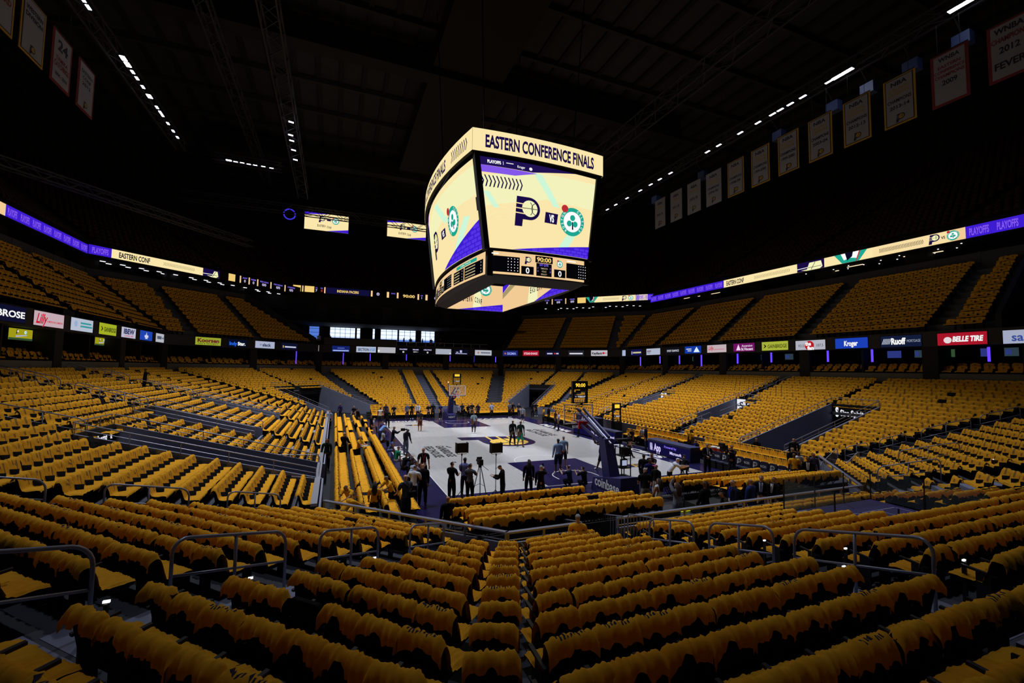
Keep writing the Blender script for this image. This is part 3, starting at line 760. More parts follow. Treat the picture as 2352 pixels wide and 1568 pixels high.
def hoop(q, label):
    Y = lambda d: q*(14.325-d)      # d metres inside the baseline
    t = thing('basketball_hoop', label, 'basketball hoop', (0, Y(-2.2), 0), 'two basketball hoops')
    s = q
    m = MB(); y0, y1 = Y(-1.0), Y(-3.4)
    m.hexa([(-.55, y0, 0), (.55, y0, 0), (.55, y1, 0), (-.55, y1, 0), (-.45, y0, .55), (.45, y0, .55), (.5, y1, 1.0), (-.5, y1, 1.0)], PADB)
    if q < 0:
        a = Art(); a.text('coinbase', 0, 0, 0.46, WHITEP, w=2.0, bold=0.02)
        m.art(a, (-.585, (y0+y1)/2-0.2, 0.52), (0, -1, 0), (0, 0.0, 1), (-1, 0, 0), 0.01)
    else:
        a = Art(); a.text('NEXT', 0, 0, 0.22, WHITEP, w=0.75); m.art(a, (0, y0-0.02, 0.3), (1, 0, 0), (0, 0, 1), (0, -1, 0), 0.01)
    b = m.build('base_pad', t)
    m = MB(); yc = Y(-2.0)
    m.hexa([(-.3, yc+.32, .5), (.3, yc+.32, .5), (.3, yc-.32, .5), (-.3, yc-.32, .5), (-.24, yc-q*.55+.26, 2.5), (.24, yc-q*.55+.26, 2.5), (.24, yc-q*.55-.26, 2.5), (-.24, yc-q*.55-.26, 2.5)], PADB)
    m.build('column_pad', t)
    m = MB(); yt = yc-q*.5
    for z0, z1 in ((2.55, 3.75), (2.2, 3.05)):
        for sx in (-.18, .18): m.bar((sx, yt, z0), (sx, Y(1.0), z1), 0.09, 0.13, PADB)
    m.bar((0, yt-q*-.4, 2.3), (0, Y(0.2), 3.35), 0.06, 0.08, STEELD)
    m.build('boom_arm', t)
    m = MB(); m.box(-.32, .32, min(Y(.62), Y(.72)), max(Y(.62), Y(.72)), 2.72, 3.1, REDP)
    a = Art(); a.text('StateFarm', .08, 0, .085, WHITEP, w=.42)
    for k in range(3): a.disc(-.22+(k-1)*.035, (.03 if k == 1 else -.02), .022, WHITEP)
    m.art(a, (0, Y(.62)-0.06, 2.9), (1, 0, 0), (0, 0, 1), (0, -1, 0), 0.006)
    m.build('red_arm_pad', t)
    yb = Y(1.22); m = MB()
    for x0, x1, z0, z1 in ((-.92, .92, 3.93, 3.98), (-.92, .92, 2.89, 2.94), (-.92, -.87, 2.9, 3.97), (.87, .92, 2.9, 3.97), (-.31, .31, 3.45, 3.5), (-.31, .31, 3.05, 3.1), (-.31, -.26, 3.05, 3.5), (.26, .31, 3.05, 3.5)):
        m.box(x0, x1, yb-.03, yb+.03, z0, z1, WHITEP)
    m.box(-.93, .93, yb-.04, yb+.04, 2.83, 2.89, BLACK if q < 0 else PADB)
    bf = m.build('backboard_frame', t)
    m = MB(); m.box(-.9, .9, yb-.012, yb+.012, 2.92, 3.95, GLS); sub(m, 'backboard_glass', bf)
    yr = yb-q*0.38
    m = MB(); m.tube([(0.228*math.cos(2*PI*k/20), yr+0.228*math.sin(2*PI*k/20), 3.05) for k in range(21)], .012, RIM, 6, False)
    m.box(-.12, .12, min(yb-q*.16, yb), max(yb-q*.16, yb), 2.98, 3.07, RIM); rm = m.build('rim', t)
    m = MB()
    for k in range(12):
        for d in (1, -1):
            p = []
            for j in range(6):
                an = 2*PI*(k+d*j*0.5)/12; rr = .226*(1-.085*j); p.append((rr*math.cos(an), yr+rr*math.sin(an), 3.04-.085*j))
            m.tube(p, .0065, NETM, 4, False)
    sub(m, 'net', rm)
    if q < 0: clock(t, (-0.12, Y(.9), 4.06), 0.86, 1.22, 1)
    else:
        clock(t, (0, Y(.9), 4.10), 0.86, 1.2, 1, False)
        m = MB(); m.bar((-.98, Y(1.0), 2.9), (-.98, Y(1.0), 4.3), .05, .05, PADB); m.box(-1.04, -.92, Y(1.0)-.05, Y(1.0)+.05, 4.28, 4.42, emat('orange_lamp', 'ffb060', 1.5)); m.build('signal_lamp', t)
    m = MB()
    if q < 0: m.bar((0, Y(.9), 3.98), (0, Y(.9), 4.08), .1, .1, BLACK)
    else: m.bar((0, Y(.9), 3.98), (0, Y(.9), 4.12), .1, .1, BLACK)
    m.bar((-.4, Y(.9), 3.97), (.4, Y(.9), 3.97), .05, .05, BLACK); m.build('clock_mount', t)
hoop(-1, 'near basketball hoop on a navy base with white lettering and a lit timer')
hoop(1, 'far basketball hoop with a glass backboard in front of the far seats')
t = thing('clock_stand', 'second tall black shot clock standing by the right front wall', 'shot clock', (12.6, 1.2, 0))
m = MB(); m.box(12.2, 13.0, .9, 1.5, 0, 1.0, BLACK); m.build('plinth', t)
clock(t, (12.6, 1.2, 1.0), 0.86, 1.75, 1, False, 'clock_tower')

# ------------------------------------------------------------------ courtside chairs and shirts
PLAT = mat('platform_black', '101014', 0.85)
cs = []  # x, y, z, heading, row label, order label
def row(x0, x1, y0, y1, z, h, lbl, end, gaps=()):
    n = int(round(math.hypot(x1-x0, y1-y0)/0.54))
    for k in range(n):
        f = (k+.5)/n; x, y = x0+(x1-x0)*f, y0+(y1-y0)*f
        if any((a < (y if x0 == x1 else x) < b) for a, b in gaps): continue
        cs.append((x, y, z, h, lbl, '%s from the %s' % (ordn(k+1), end)))
EAST, NORTH, SOUTH, WEST = hd((1, 0)), 0.0, PI, hd((-1, 0))
for x, z, nm, gaps in ((-12.42, .35, 'row beside the dark walkway', [(-6.6, -4.4), (2.2, 3.4)]), (-11.6, .25, 'second row from the dark walkway', [(-7.2, -5.0), (3, 4.2)]), (-10.75, .12, 'third row from the dark walkway', [(-3.4, -1.0), (4, 7)]), (-9.95, .02, 'row nearest the court', [(-18, -17.2), (3, 5), (7, 12)])):
    row(x, x, -17.9, 13.6, z, EAST, nm+', left sideline', 'near end', gaps)
for k, (y, z, x0, x1) in enumerate(((-18.0, .06, -8.5, -2.6), (-19.4, .15, -8.7, -2.0), (-20.2, .33, -8.5, -1.7), (-21.0, .43, -8.6, -1.5), (-21.8, .54, -8.7, -1.7))):
    row(x0, x1, y, y, z, NORTH, ordn(k+1)+' row left of the near hoop', 'left')
for k, (y, z, x0, x1) in enumerate(((-18.0, .10, 1.5, 7.9), (-19.2, .2, 1.7, 8.3), (-19.9, .34, 2.7, 8.6), (-20.6, .45, 2.9, 8.9), (-21.2, .58, 3.1, 9.0))):
    row(x0, x1, y, y, z, NORTH, ordn(k+1)+' row right of the near hoop', 'left', [(1.5, 3)] if k > 1 else ())
n_single = len(cs)
for k, (y, z) in enumerate(((18.0, .05), (19.0, .2), (19.9, .38), (20.8, .55))):
    row(-8.6, -1.6, y, y, z, SOUTH, 'far', 'left'); row(2.6, 9.2, y, y, z, SOUTH, 'far', 'left')
for x, z in ((10.6, .12), (11.6, .35)):
    row(x, x, -9.2, -3.2, z, WEST, 'right', 'far'); row(x, x, 3.5, 12, z, WEST, 'right', 'far')
for x, z in ((11.2, .15), (12.2, .38)): row(x, x, -17.6, -10.2, z, WEST, 'right', 'far')
m = MB(); m.box(-.225, .225, -.02, .045, .43, .86, SEATF); m.box(-.225, .225, .03, .48, .40, .47, SEATF)
for sx in (-.21, .21):
    m.bar((sx, .05, .02), (sx, .40, .42), .03, .02, SEATP); m.bar((sx, .45, .02), (sx, .06, .46), .03, .02, SEATP)
o = m.build('courtside_chair', None, (0, 0, 0)); CHAIR = o.data; bpy.data.objects.remove(o)
TCH = tmpl_mb(MB().box(-.225, .225, -.02, .045, .1, .86, SEATF).box(-.225, .225, .03, .48, .1, .47, SEATF), [SEATF])
CSHIRT = [shirt_mesh('court_shirt', 14, 20, 200+k, flap=0.30 if k % 2 else 0.22) for k in range(8)]
TCS = [tmpl_mesh(me) for me in CSHIRT[:4]]
order = sorted(range(len(cs)), key=lambda k: (V(cs[k][:3])-CAM).length if k < n_single else 1e6)
single = set(order[:300])
rs = random.Random(21)
for k, (x, y, z, h, lbl, od) in enumerate(cs):
    if k in single:
        o = inst('courtside_chair', CHAIR, None, (x, y, z), h); tag(o, 'black chair, %s, %s' % (od, lbl), 'chair', 'chairs along the court')
        if rs.random() < 0.02: continue
        fc.add(rs.choice(TCS), x, y, z, h+rs.uniform(-.06, .06))
    else:
        if vis(x, y, z, 20): fs_.add(TCH, x, y, z, h); fc.add(rs.choice(TCS), x, y, z, h+rs.uniform(-.05, .05))
o = fs_.build('stadium_seats', [SEATF]); tag(o, 'all the black stadium seats beyond the nearest few hundred', 'seats', None, 'stuff')
o = fc.build('yellow_shirts', [SHIRT, PRINT]); o.data.materials[1] = PRINT2; tag(o, 'all the yellow T-shirts laid over the seats around the bowl', 'shirts', None, 'stuff')
m = MB()
for x, z in ((-12.42, .35), (-11.6, .25), (-10.75, .12), (-9.95, .02)):
    if z > .05: m.box(x-.28, x+.53, -18.1, 13.8, 0.0, z, PLAT)
struct(m, 'platform_left', 'black riser platforms along the left sideline')
m = MB()
for y, z in ((-19.4, .15), (-20.2, .33), (-21.0, .43), (-21.8, .54)): m.box(-9.0, -1.2, y-.3, y+.49, 0.003, z, PLAT)
for y, z in ((-19.2, .2), (-19.9, .34), (-20.6, .45), (-21.2, .58)): m.box(1.5, 9.3, y-.25, y+.44, 0.003, z, PLAT)
m.box(-9.0, -1.2, -22.15, -22.1, 0, .95, BLACK); m.box(3.0, 9.3, -21.5, -21.45, 0, .98, BLACK); m.box(1.5, 3.0, -19.5, -19.45, 0.0, .6, BLACK)
for x0, x1, y0, y1 in ((1.0, 2.9, -19.86, -19.8), (0.6, 2.2, -21.0, -20.94)): m.box(x0, x1, y0, y1, .006, .012, emat('glow_tape', 'd8f020', 0.75))
struct(m, 'platform_near', 'black riser platforms behind the near baseline')
m = MB()
for y, z in ((19.0, .2), (19.9, .38), (20.8, .55)):
    for x0, x1 in ((-9, -1.3), (2.3, 9.5)): m.box(x0, x1, y-.45, y+.4, 0, z, PLAT)
for x, z in ((10.6, .12), (11.6, .35)):
    for y0, y1 in ((-9.4, -3.0), (3.3, 12.2)): m.box(x-.45, x+.4, y0, y1, 0, z, PLAT)
for x, z in ((11.2, .15), (12.2, .38)): m.box(x-.45, x+.4, -17.8, -10.0, 0, z, PLAT)
struct(m, 'platform_far', 'black riser platforms at the far and right sides of the court')

# ------------------------------------------------------------------ scorer's tables, benches, gear
TBL = mat('table_navy', '16163a', 0.4); TTOP = mat('table_top', '3c4c78', 0.3); LEDW = emat('led_white', 'd9d0ff', 0.95); LEDV = emat('led_violet', '8a74ff', 0.8); LEDNAVY = emat('led_navy', '1a1850', 0.5); LEDB = emat('led_blue', '2a5cff', 0.8); LEDG = emat('led_green', '2fae5a', 0.7); LEDR = emat('led_red', 'e03a2a', 0.8)
def led_table(x0, x1, y0, y1, h, words, lbl, z=0.0):
    t = thing('scorers_table', lbl, 'table', ((x0+x1)/2, (y0+y1)/2, z), 'scorer tables with lit fronts')
    m = MB(); m.box(x0+.04, x1, y0, y1, z, z+h-.05, TBL); m.build('table_body', t)
    m = MB(); m.box(x0-.02, x1+.05, y0-.02, y1+.02, z+h-.05, z+h, TTOP); m.build('table_top', t)
    m = MB(); m.box(x0, x0+.04, y0+.03, y1-.03, z+.03, z+h-.08, TBL)
    a = Art(); L = y1-y0; a.rect(.06, .06, L-.06, h-.14, LEDNAVY)
    for tx, px, py, hh, ww, mt in words: a.text(tx, px*L, py*h, hh*h, mt, w=ww*L, l=1, bold=.03)
    m.art(a, (x0, y1, z), (0, -1, 0), (0, 0, 1), (-1, 0, 0), .006); m.build('led_front', t)
ms = [(LEDR, 0, 1), (LEDG, 1, 1), (LEDB, 0, 0), (AMBER, 1, 0)]
led_table(8.55, 9.2, -4.4, 2.4, .95, [('THE', .50, .52, .5, .09, LEDW), ('NBA', .585, .52, .55, .035, LEDW), ('App', .66, .50, .55, .09, LEDW), ('Powered by', .79, .56, .16, .12, LEDV), ('Microsoft', .93, .46, .2, .10, LEDW)], 'long navy table with a lit front left of the standing bald man')
led_table(10.0, 10.5, .3, 4.4, .98, [('GET THE', .42, .55, .3, .3, LEDW), ('NBA App', .74, .55, .34, .3, LEDW)], 'raised navy table behind the long lit table', .5)
led_table(8.75, 9.55, -12.3, -8.1, .98, [('NBA', .1, .5, .52, .07, LEDW), ('App', .25, .5, .52, .17, LEDW), ('Powered by', .56, .68, .16, .28, LEDV), ('Microsoft', .68, .34, .2, .26, LEDW)], 'near navy table with a lit front beside the team bench')
COVER = mat('bench_cover', '15163a', 0.7)
for k in range(11):
    y = -13.2-.53*k
    t = thing('bench_chair', 'navy team bench chair with a white mark, %s from the far end' % ordn(k+1), 'chair', (9.55, y, 0), 'team bench chairs'); t.rotation_euler = (0, 0, WEST)
    ROOTLOC[t.name] = (0, 0, 0)
    m = MB(); rbox(m, -.24, .24, -.05, .03, .40, .95, .10, COVER, .1)
    a = Art()
    if k % 2: a.text('PACERS', 0, .0, .13, WHITEP, w=.36)
    else: a.merge(p_logo(WHITEP, COVER, WHITEP, COVER), 0, 0, .3)
    m.art(a, (0, .045, .70), (-1, 0, 0), (0, .0, 1), (0, 1, 0), .006); m.build('chair_cover', t)
    m = MB(); m.box(-.23, .23, .0, .47, .38, .46, COVER); m.box(-.2, .2, .05, .42, 0, .38, BLACK); m.build('seat', t)
CR = mat('cooler_red', 'd8401f', 0.4)
t0 = thing('side_table', 'low dark table holding two red coolers', 'table', (10.35, -12.95, 0)); m = MB(); m.box(10.05, 10.65, -13.5, -12.4, .55, .6, TBL)
for sx in (10.1, 10.6):
    for sy in (-13.45, -12.45): m.bar((sx, sy, 0), (sx, sy, .55), .04, .04, BLACK)
m.build('table_frame', t0)
for k, y in enumerate((-12.7, -13.2)):
    t = thing('drink_cooler', 'red drink cooler with a white lid, %s of the two' % ('far one', 'near one')[k], 'cooler', (10.35, y, .6), 'red coolers by the bench')
    m = MB(); m.tube([(10.35, y, .6), (10.35, y, .64), (10.35, y, 1.0)], [.18, .2, .21], CR, 16); m.build('tank', t)
    m = MB(); m.tube([(10.35, y, 1.0), (10.35, y, 1.06)], [.22, .21], WHITEP, 16); m.build('lid', t)
    m = MB(); m.bar((10.14, y, .68), (10.08, y, .66), .04, .05, WHITEP); m.build('tap', t)
# television lights, camera on a tripod
for k, (x, y, zt, lb) in enumerate(((-7.45, -15.95, 2.45, 'black television lamp on a stand above the man in a lavender shirt'), (-5.98, -16.25, 2.42, 'black television lamp with a blue glow left of the man checking his phone'))):
    t = thing('television_lamp', lb, 'lamp', (x, y, 0), 'television lamps')
    m = MB(); m.tube([(x, y, .45), (x, y, zt-.32)], .016, BLACK, 8); m.build('pole', t)
    for q in range(3):
        an = 2*PI*q/3+.5; m = MB(); m.tube([(x, y, .62), (x+.45*math.cos(an), y+.45*math.sin(an), .02)], .014, BLACK, 6); m.build('leg', t)
    m = MB(); m.box(x-.24, x+.24, y-.09, y+.06, zt-.2, zt+.2, BLACK)
    for sx in (-1, 1): m.box(x+sx*.25-.01, x+sx*.25+.01, y-.12, y+.16, zt-.22, zt+.22, BLACK)
    h = m.build('lamp_head', t)
    m = MB(); m.box(x-.21, x+.21, y+.06, y+.075, zt-.17, zt+.17, emat('lamp_face', 'cfd6ff', 1.2)); m.build('lamp_panel', t)
    m = MB(); m.tube([(x-.2, y-.02, zt-.26), (x+.2, y-.02, zt-.26)], .012, STEELD, 6); m.tube([(x-.2, y-.02, zt-.26), (x-.25, y-.02, zt)], .01, STEELD, 6); m.tube([(x+.2, y-.02, zt-.26), (x+.25, y-.02, zt)], .01, STEELD, 6); m.tube([(x, y, zt-.34), (x, y, zt-.24)], .03, BLACK, 8); m.build('yoke', t)
x, y = -6.42, -15.35
t = thing('video_camera', 'black video camera on a tripod before the man in a grey T-shirt', 'camera', (x, y, 0))
for q in range(3):
    an = 2*PI*q/3+1.2
    m = MB(); m.tube([(x+.05*math.cos(an), y+.05*math.sin(an), 1.45), (x+.42*math.cos(an), y+.42*math.sin(an), .02)], .02, BLACK, 6); m.build('tripod_leg', t)
m = MB()
for q in range(3):
    an = 2*PI*q/3+1.2; m.tube([(x, y, .7), (x+.26*math.cos(an), y+.26*math.sin(an), .62)], .01, BLACK, 6)
m.box(x-.06, x+.06, y-.06, y+.06, 1.42, 1.52, BLACK); m.build('spreader', t)
m = MB(); m.obox((x, y, 1.66), (.09, .0, 0), (0, .2, 0), (0, 0, .12), BLACK); m.tube([(x, y+.2, 1.68), (x, y+.36, 1.68)], [.07, .085], BLACK, 12); m.build('camera_body', t)
m = MB(); m.box(x-.17, x+.05, y-.12, y-.02, 1.82, 1.9, BLACK); m.bar((x-.02, y+.1, 1.78), (x-.02, y-.1, 1.86), .04, .03, BLACK); m.build('viewfinder', t)
m = MB(); m.tube([(x+.1, y-.05, 1.5), (x+.28, y-.35, 1.35)], .012, BLACK, 6); m.build('pan_handle', t)
# equipment cart by the near hoop
t = thing('equipment_cart', 'black cart of monitors and cables beside the near hoop', 'cart', (1.15, -15.6, 0))
m = MB(); m.box(.85, 1.45, -15.9, -15.3, .1, .55, BLACK); m.box(.85, 1.45, -15.9, -15.3, .95, 1.0, BLACK)
for sx in (.88, 1.42):
    for sy in (-15.87, -15.33): m.bar((sx, sy, .05), (sx, sy, 2.0), .04, .04, BLACK)
m.box(.85, 1.45, -15.9, -15.3, 1.55, 1.6, BLACK); m.build('cart_frame', t)
m = MB(); m.box(.92, 1.32, -15.75, -15.68, 1.02, 1.4, BLACK); m.box(.97, 1.27, -15.765, -15.75, 1.08, 1.34, emat('monitor_pale', 'b9c4e6', 0.7)); m.build('monitor', t)
m = MB(); m.tube([(1.0, -15.6, 1.6), (1.0, -15.55, 2.3)], .03, BLACK, 8); m.box(.8, 1.5, -15.7, -15.4, 2.28, 2.4, BLACK); m.box(1.1, 1.5, -15.8, -15.35, 1.62, 1.95, BLACK); m.build('light_box', t)
for k in range(4):
    m = MB(); m.ball((.9+.5*(k % 2), -15.85+.5*(k//2), .05), .05, BLACK, 8, 6); m.build('wheel', t)
t = thing('gear_bag', 'dark grey duffel bag on the floor by the hoop base', 'bag', (.55, -18.2, 0))
m = MB(); m.ball((.55, -18.2, .26), .26, mat('grey_bag', '34363f', 0.8), 14, 10, (1.5, 1.1, 1.0)); m.build('bag_body', t, smooth=True)
m = MB(); m.tube([(.3, -18.2, .46), (.4, -18.2, .62), (.7, -18.2, .62), (.8, -18.2, .46)], .02, BLACK, 6); m.build('handle', t)
o = MB().ball((.72, -16.95, .12), .12, mat('lime_ball', 'c8e038', 0.6), 14, 10).build('medicine_ball', smooth=True); tag(o, 'lime ball on the floor beside the navy hoop base', 'ball')
# ------------------------------------------------------------------ screens
CREAM = emat('led_cream', 'fbe6ab', 1.0); CREAM2 = emat('led_cream_pale', 'f3f2bc', 1.0); MINT = emat('led_mint', 'cdf7d8', 1.0); PEACH = emat('led_peach', 'f7cf98', 0.95); SAND = emat('led_sand', 'eed9a4', 0.95)
INDIGO = emat('led_indigo', '2b1a6e', 0.55); VIOLET = emat('led_violet_deep', '4320e0', 0.85); BRICK = emat('led_brick', '5a35f2', 0.9); BRICK2 = emat('led_brick_light', '8a5cf5', 0.9)
PNAVY = emat('led_logo_navy', '261560', 0.5); INK = emat('led_ink', '16123a', 0.4); TEAL = emat('led_teal', '1fae96', 0.9); LWHITE = emat('led_pure_white', 'ffffff', 1.0); BALLR = emat('led_ball_red', 'c8323a', 0.85); LOFF = emat('led_off', '0c0b14', 0.4); GREYL = emat('led_grey', 'b9a878', 0.8); LGOLD = emat('led_gold', 'f5cf78', 0.95); GREYT = emat('led_panel_text', 'c8b890', 0.8)

PL = lambda: p_logo(PNAVY, CREAM2, INK, CREAM)
CLG = lambda: c_logo(TEAL, LWHITE, INK, BALLR)
def brickfill(a, pts, rows, cols, l):
    a.poly(pts, VIOLET, l)
    x0, x1 = min(p[0] for p in pts), max(p[0] for p in pts); y0, y1 = min(p[1] for p in pts), max(p[1] for p in pts)
    def inside(x, y):
        n = len(pts); c = False
        for i in range(n):
            (xa, ya), (xb, yb) = pts[i], pts[i-1]
            if (ya > y) != (yb > y) and x < (xb-xa)*(y-ya)/(yb-ya)+xa: c = not c
        return c
    for r in range(rows):
        for k in range(cols):
            w = (x1-x0)/cols; h = (y1-y0)/rows; bx = x0+w*(k+.5*(r % 2)); by = y0+h*r
            q = [(bx+.08*w, by+.14*h), (bx+.92*w, by+.14*h), (bx+.92*w, by+.86*h), (bx+.08*w, by+.86*h)]
            if all(inside(*p) for p in q): a.poly(q, BRICK, l+1)
def chevrons(a, x, y, w, h, n, mt, l, th=.28):
    d = w/n
    for k in range(n):
        cx = x+d*k; t = d*th*1.2
        a.poly([(cx, y+h/2), (cx+t, y+h/2), (cx+d*.55+t, y), (cx+t, y-h/2), (cx, y-h/2), (cx+d*.55, y)], mt, l)
def main_art(asp, left):   # x in 0..asp, y in 0..1
    a = Art(); a.rect(0, 0, asp, 1, CREAM, 0)
    a.poly([(0, .45), (0, .78), (asp*.42, .92), (asp, .93), (asp, .6), (asp*.55, .62)], CREAM2, 1)
    a.poly([(asp*.43, .9), (asp*.50, .9), (asp*.66, .55), (asp*.60, .55)], MINT, 2); a.poly([(asp*.62, .0), (asp*.72, .0), (asp*.9, .42), (asp*.84, .45)], MINT, 2)
    a.poly([(asp*.02, .62), (asp*.07, .62), (asp*.14, .45), (asp*.09, .45)], MINT, 2)
    for k in range(4): a.ring(asp*.16, .2, .16+.05*k, .164+.05*k, CREAM2, 2, .2, 2.4, 24)
    if not left:
        a.poly([(0, 1), (0, .91), (asp*.42, .905), (asp*.80, 1)], INDIGO, 3); a.poly([(0, .91), (0, .83), (asp*.28, .835), (asp*.46, .90)], BRICK2, 3)
        a.text('PLAYOFFS', asp*.125, .955, .035, LWHITE, w=asp*.10, l=4, bold=.04); a.rect(asp*.19, .935, asp*.193, .975, LWHITE, 4)
        a.rect(asp*.215, .96, asp*.27, .968, LWHITE, 4); a.text('Kroger', asp*.33, .945, .03, LWHITE, w=asp*.06, l=4); a.disc(asp*.405, .94, .018, LWHITE, 4)
        chevrons(a, asp*.01, .735, asp*.33, .13, 11, PNAVY, 4)
        a.merge(PL(), asp*.355, .44, .34, 4); a.poly([(asp*.52, .35), (asp*.635, .345), (asp*.645, .47), (asp*.53, .475)], PNAVY, 4); a.text('VS', asp*.585, .41, .085, LWHITE, w=asp*.045, l=5, bold=.04)
        a.merge(CLG(), asp*.785, .41, .34, 4)
        brickfill(a, [(asp*.22, 0), (asp, 0), (asp, .15)], 4, 13, 4)
    else:
        a.poly([(0, 1), (0, .78), (asp*.10, .90), (asp*.22, 1)], VIOLET, 3); a.text('PLAYOFFS', asp*.06, .955, .04, LWHITE, w=asp*.09, l=4)
        a.merge(PL(), asp*.37, .42, .36, 4); a.rect(asp*.52, .39, asp*.60, .50, PNAVY, 4); a.text('VS', asp*.56, .445, .07, LWHITE, w=asp*.04, l=5, bold=.04)
        a.merge(CLG(), asp*.72, .49, .36, 4)
        brickfill(a, [(asp*.5, 0), (asp, 0), (asp, .34)], 7, 9, 4)
    return a
def ring_art(asp, words_x, chev):
    a = Art(); a.rect(0, 0, asp, 1, CREAM, 0)
    a.text('EASTERN CONFERENCE FINALS', words_x*asp, .5, .56, PNAVY, w=asp*(.83 if not chev else .62), l=1, bold=.035)
    if chev: chevrons(a, asp*.80, .5, asp*.16, .55, 9, PNAVY, 1)
    return a
def stats_art(asp, left):
    a = Art(); a.rect(0, 0, asp, 1, PEACH, 0)
    def panel(x0, x1, y0=.12, y1=.82, dots=4, dx=.6):
        a.rect(asp*x0, y0, asp*x1, y1, LOFF, 1)
        for r in range(5):
            for k in range(dots): a.disc(asp*(x0+(x1-x0)*(dx+(.93-dx)*k/(dots-1))), y1-.09-(y1-y0-.18)*r/4, .022, LWHITE, 2, n=8)
    if not left:
        panel(.015, .285, .10, .80); panel(.755, .985, .10, .80)
        a.rect(asp*.02, .87, asp*.09, .92, LWHITE, 1); a.rect(asp*.76, .87, asp*.86, .92, LWHITE, 1)
        a.merge(PL(), asp*.36, .70, .34, 1); a.merge(CLG(), asp*.685, .70, .32, 1)
        for x in (.36, .685): a.rect(asp*(x-.06), .08, asp*(x+.06), .44, LOFF, 1); a.text('0', asp*x, .26, .26, LWHITE, l=2, bold=.02)
        a.rect(asp*.435, .66, asp*.61, .96, LOFF, 1); a.text('90:00', asp*.522, .81, .2, LGOLD, w=asp*.145, l=2, bold=.03)
        a.rect(asp*.445, .06, asp*.60, .64, LOFF, 1); a.text('1ST QTR', asp*.522, .57, .1, LEDV, w=asp*.09, l=2, bold=.03)
        for k, w in enumerate(('TIMEOUTS', 'FOULS', 'PENALTY')): a.text(w, asp*.522, .41-.13*k, .07, GREYT, w=asp*(.07, .045, .06)[k], l=2)
        for x in (.46, .585):
            for k, d in enumerate(('7', '0')): a.text(d, asp*x, .41-.13*k, .08, LEDV, l=2)
    else:
        panel(.11, .21, .1, .72, 3); panel(.42, .58, .12, .80, 4, .55)
        for x0, x1, yy in ((.005, .10, .6), (.62, .76, .72), (.77, .96, .72)):
            a.rect(asp*x0, .1, asp*x1, yy, LOFF, 1)
            for k in range(4): a.rect(asp*(x0+.012), yy-.14-.14*k, asp*(x0+(x1-x0)*.62), yy-.09-.14*k, GREYT, 2); a.text('0', asp*(x1-.018), yy-.11-.14*k, .07, LWHITE, l=2)
        a.rect(asp*.66, .77, asp*.90, .93, TEAL, 1); a.text('CELTICS', asp*.78, .85, .07, LWHITE, w=asp*.12, l=2)
        a.merge(PL(), asp*.245, .72, .3, 1); a.merge(CLG(), asp*.385, .74, .28, 1)
        for x in (.245, .385): a.rect(asp*(x-.03), .1, asp*(x+.03), .5, LOFF, 1); a.text('0', asp*x, .3, .22, LWHITE, l=2)
        a.rect(asp*.28, .1, asp*.35, .88, LOFF, 1); a.text('90:00', asp*.315, .76, .12, LGOLD, w=asp*.05, l=2)
        for k in range(4): a.rect(asp*.29, .55-.13*k, asp*.34, .6-.13*k, GREYT, 2)
    return a
def under_art(asp, left):
    a = Art(); a.rect(0, 0, asp, 1, PEACH, 0)
    a.poly([(asp*.45, 0), (asp*.6, 0), (asp*.6, 1), (asp*.5, 1)], CREAM2, 1)
    if left:
        a.merge(CLG(), asp*.68, .82, .5, 2)
        for i, ch in enumerate('EASTERN CONF'): a.text(ch, asp*(.22+.035*i), .42-.02*max(0, i-7)**1.4*.6, .2, INK, w=asp*.022, l=2, bold=.03)
        brickfill(a, [(asp*.2, 0), (asp, 0), (asp, .28)], 3, 12, 2)
    else:
        a.poly([(0, 1), (0, .72), (asp*.16, 1)], VIOLET, 2); a.poly([(0, .72), (0, .5), (asp*.36, .98), (asp*.2, 1)], GREYL, 2)
        a.merge(PL(), asp*.46, .98, .5, 2)
        for i, ch in enumerate('EASTERN CONF'): a.text(ch, asp*(.50+.026*i), .42-.02*max(0, i-7)**1.4*.6, .2, INK, w=asp*.016, l=2, bold=.03)
        brickfill(a, [(asp*.55, 0), (asp, .0), (asp, .42)], 4, 9, 2)
    return a
t = thing('scoreboard', 'huge four-sided hanging scoreboard glowing cream over centre court', 'scoreboard', (0, 0, 11.6))
BX, BY = 0.95, 0.30   # bow of the long and short faces
def face(name, side, a0, b0, z0, a1, b1, z1, art, asp, bow0, bow1, mount=BLACK, thick=.25):
    # side 'S' short faces (normal -Y / +Y), 'W' long faces (normal -X / +X); u runs left to right seen from outside
    def P(u, v, l):
        aa, bb, zz = a0+(a1-a0)*v, b0+(b1-b0)*v, z0+(z1-z0)*v; bw = (bow0+(bow1-bow0)*v)*4*u*(1-u); e = .012*(l+1)
        if side == 'near': return V((-aa+2*aa*u, -bb-bw-e, zz))
        if side == 'far': return V((aa-2*aa*u, bb+bw+e, zz))
        if side == 'left': return V((-aa-bw-e, bb-2*bb*u, zz))
        return V((aa+bw+e, -bb+2*bb*u, zz))
    m = MB(); N = 14
    cuts = [asp*k/N for k in range(1, N)]
    m.artmap(art, lambda x, y, l: P(x/asp, y, l), cuts)
    for k in range(N):
        u0, u1 = k/N, (k+1)/N
        A = [P(u0, 0, -1), P(u1, 0, -1), P(u1, 1, -1), P(u0, 1, -1)]; c = {'near': V((0, thick, 0)), 'far': V((0, -thick, 0)), 'left': V((thick, 0, 0)), 'right': V((-thick, 0, 0))}[side]
        B = [p+c for p in A]; m.hexa([B[0], B[1], A[1], A[0], B[3], B[2], A[2], A[3]], mount)
    return m.build(name, t)
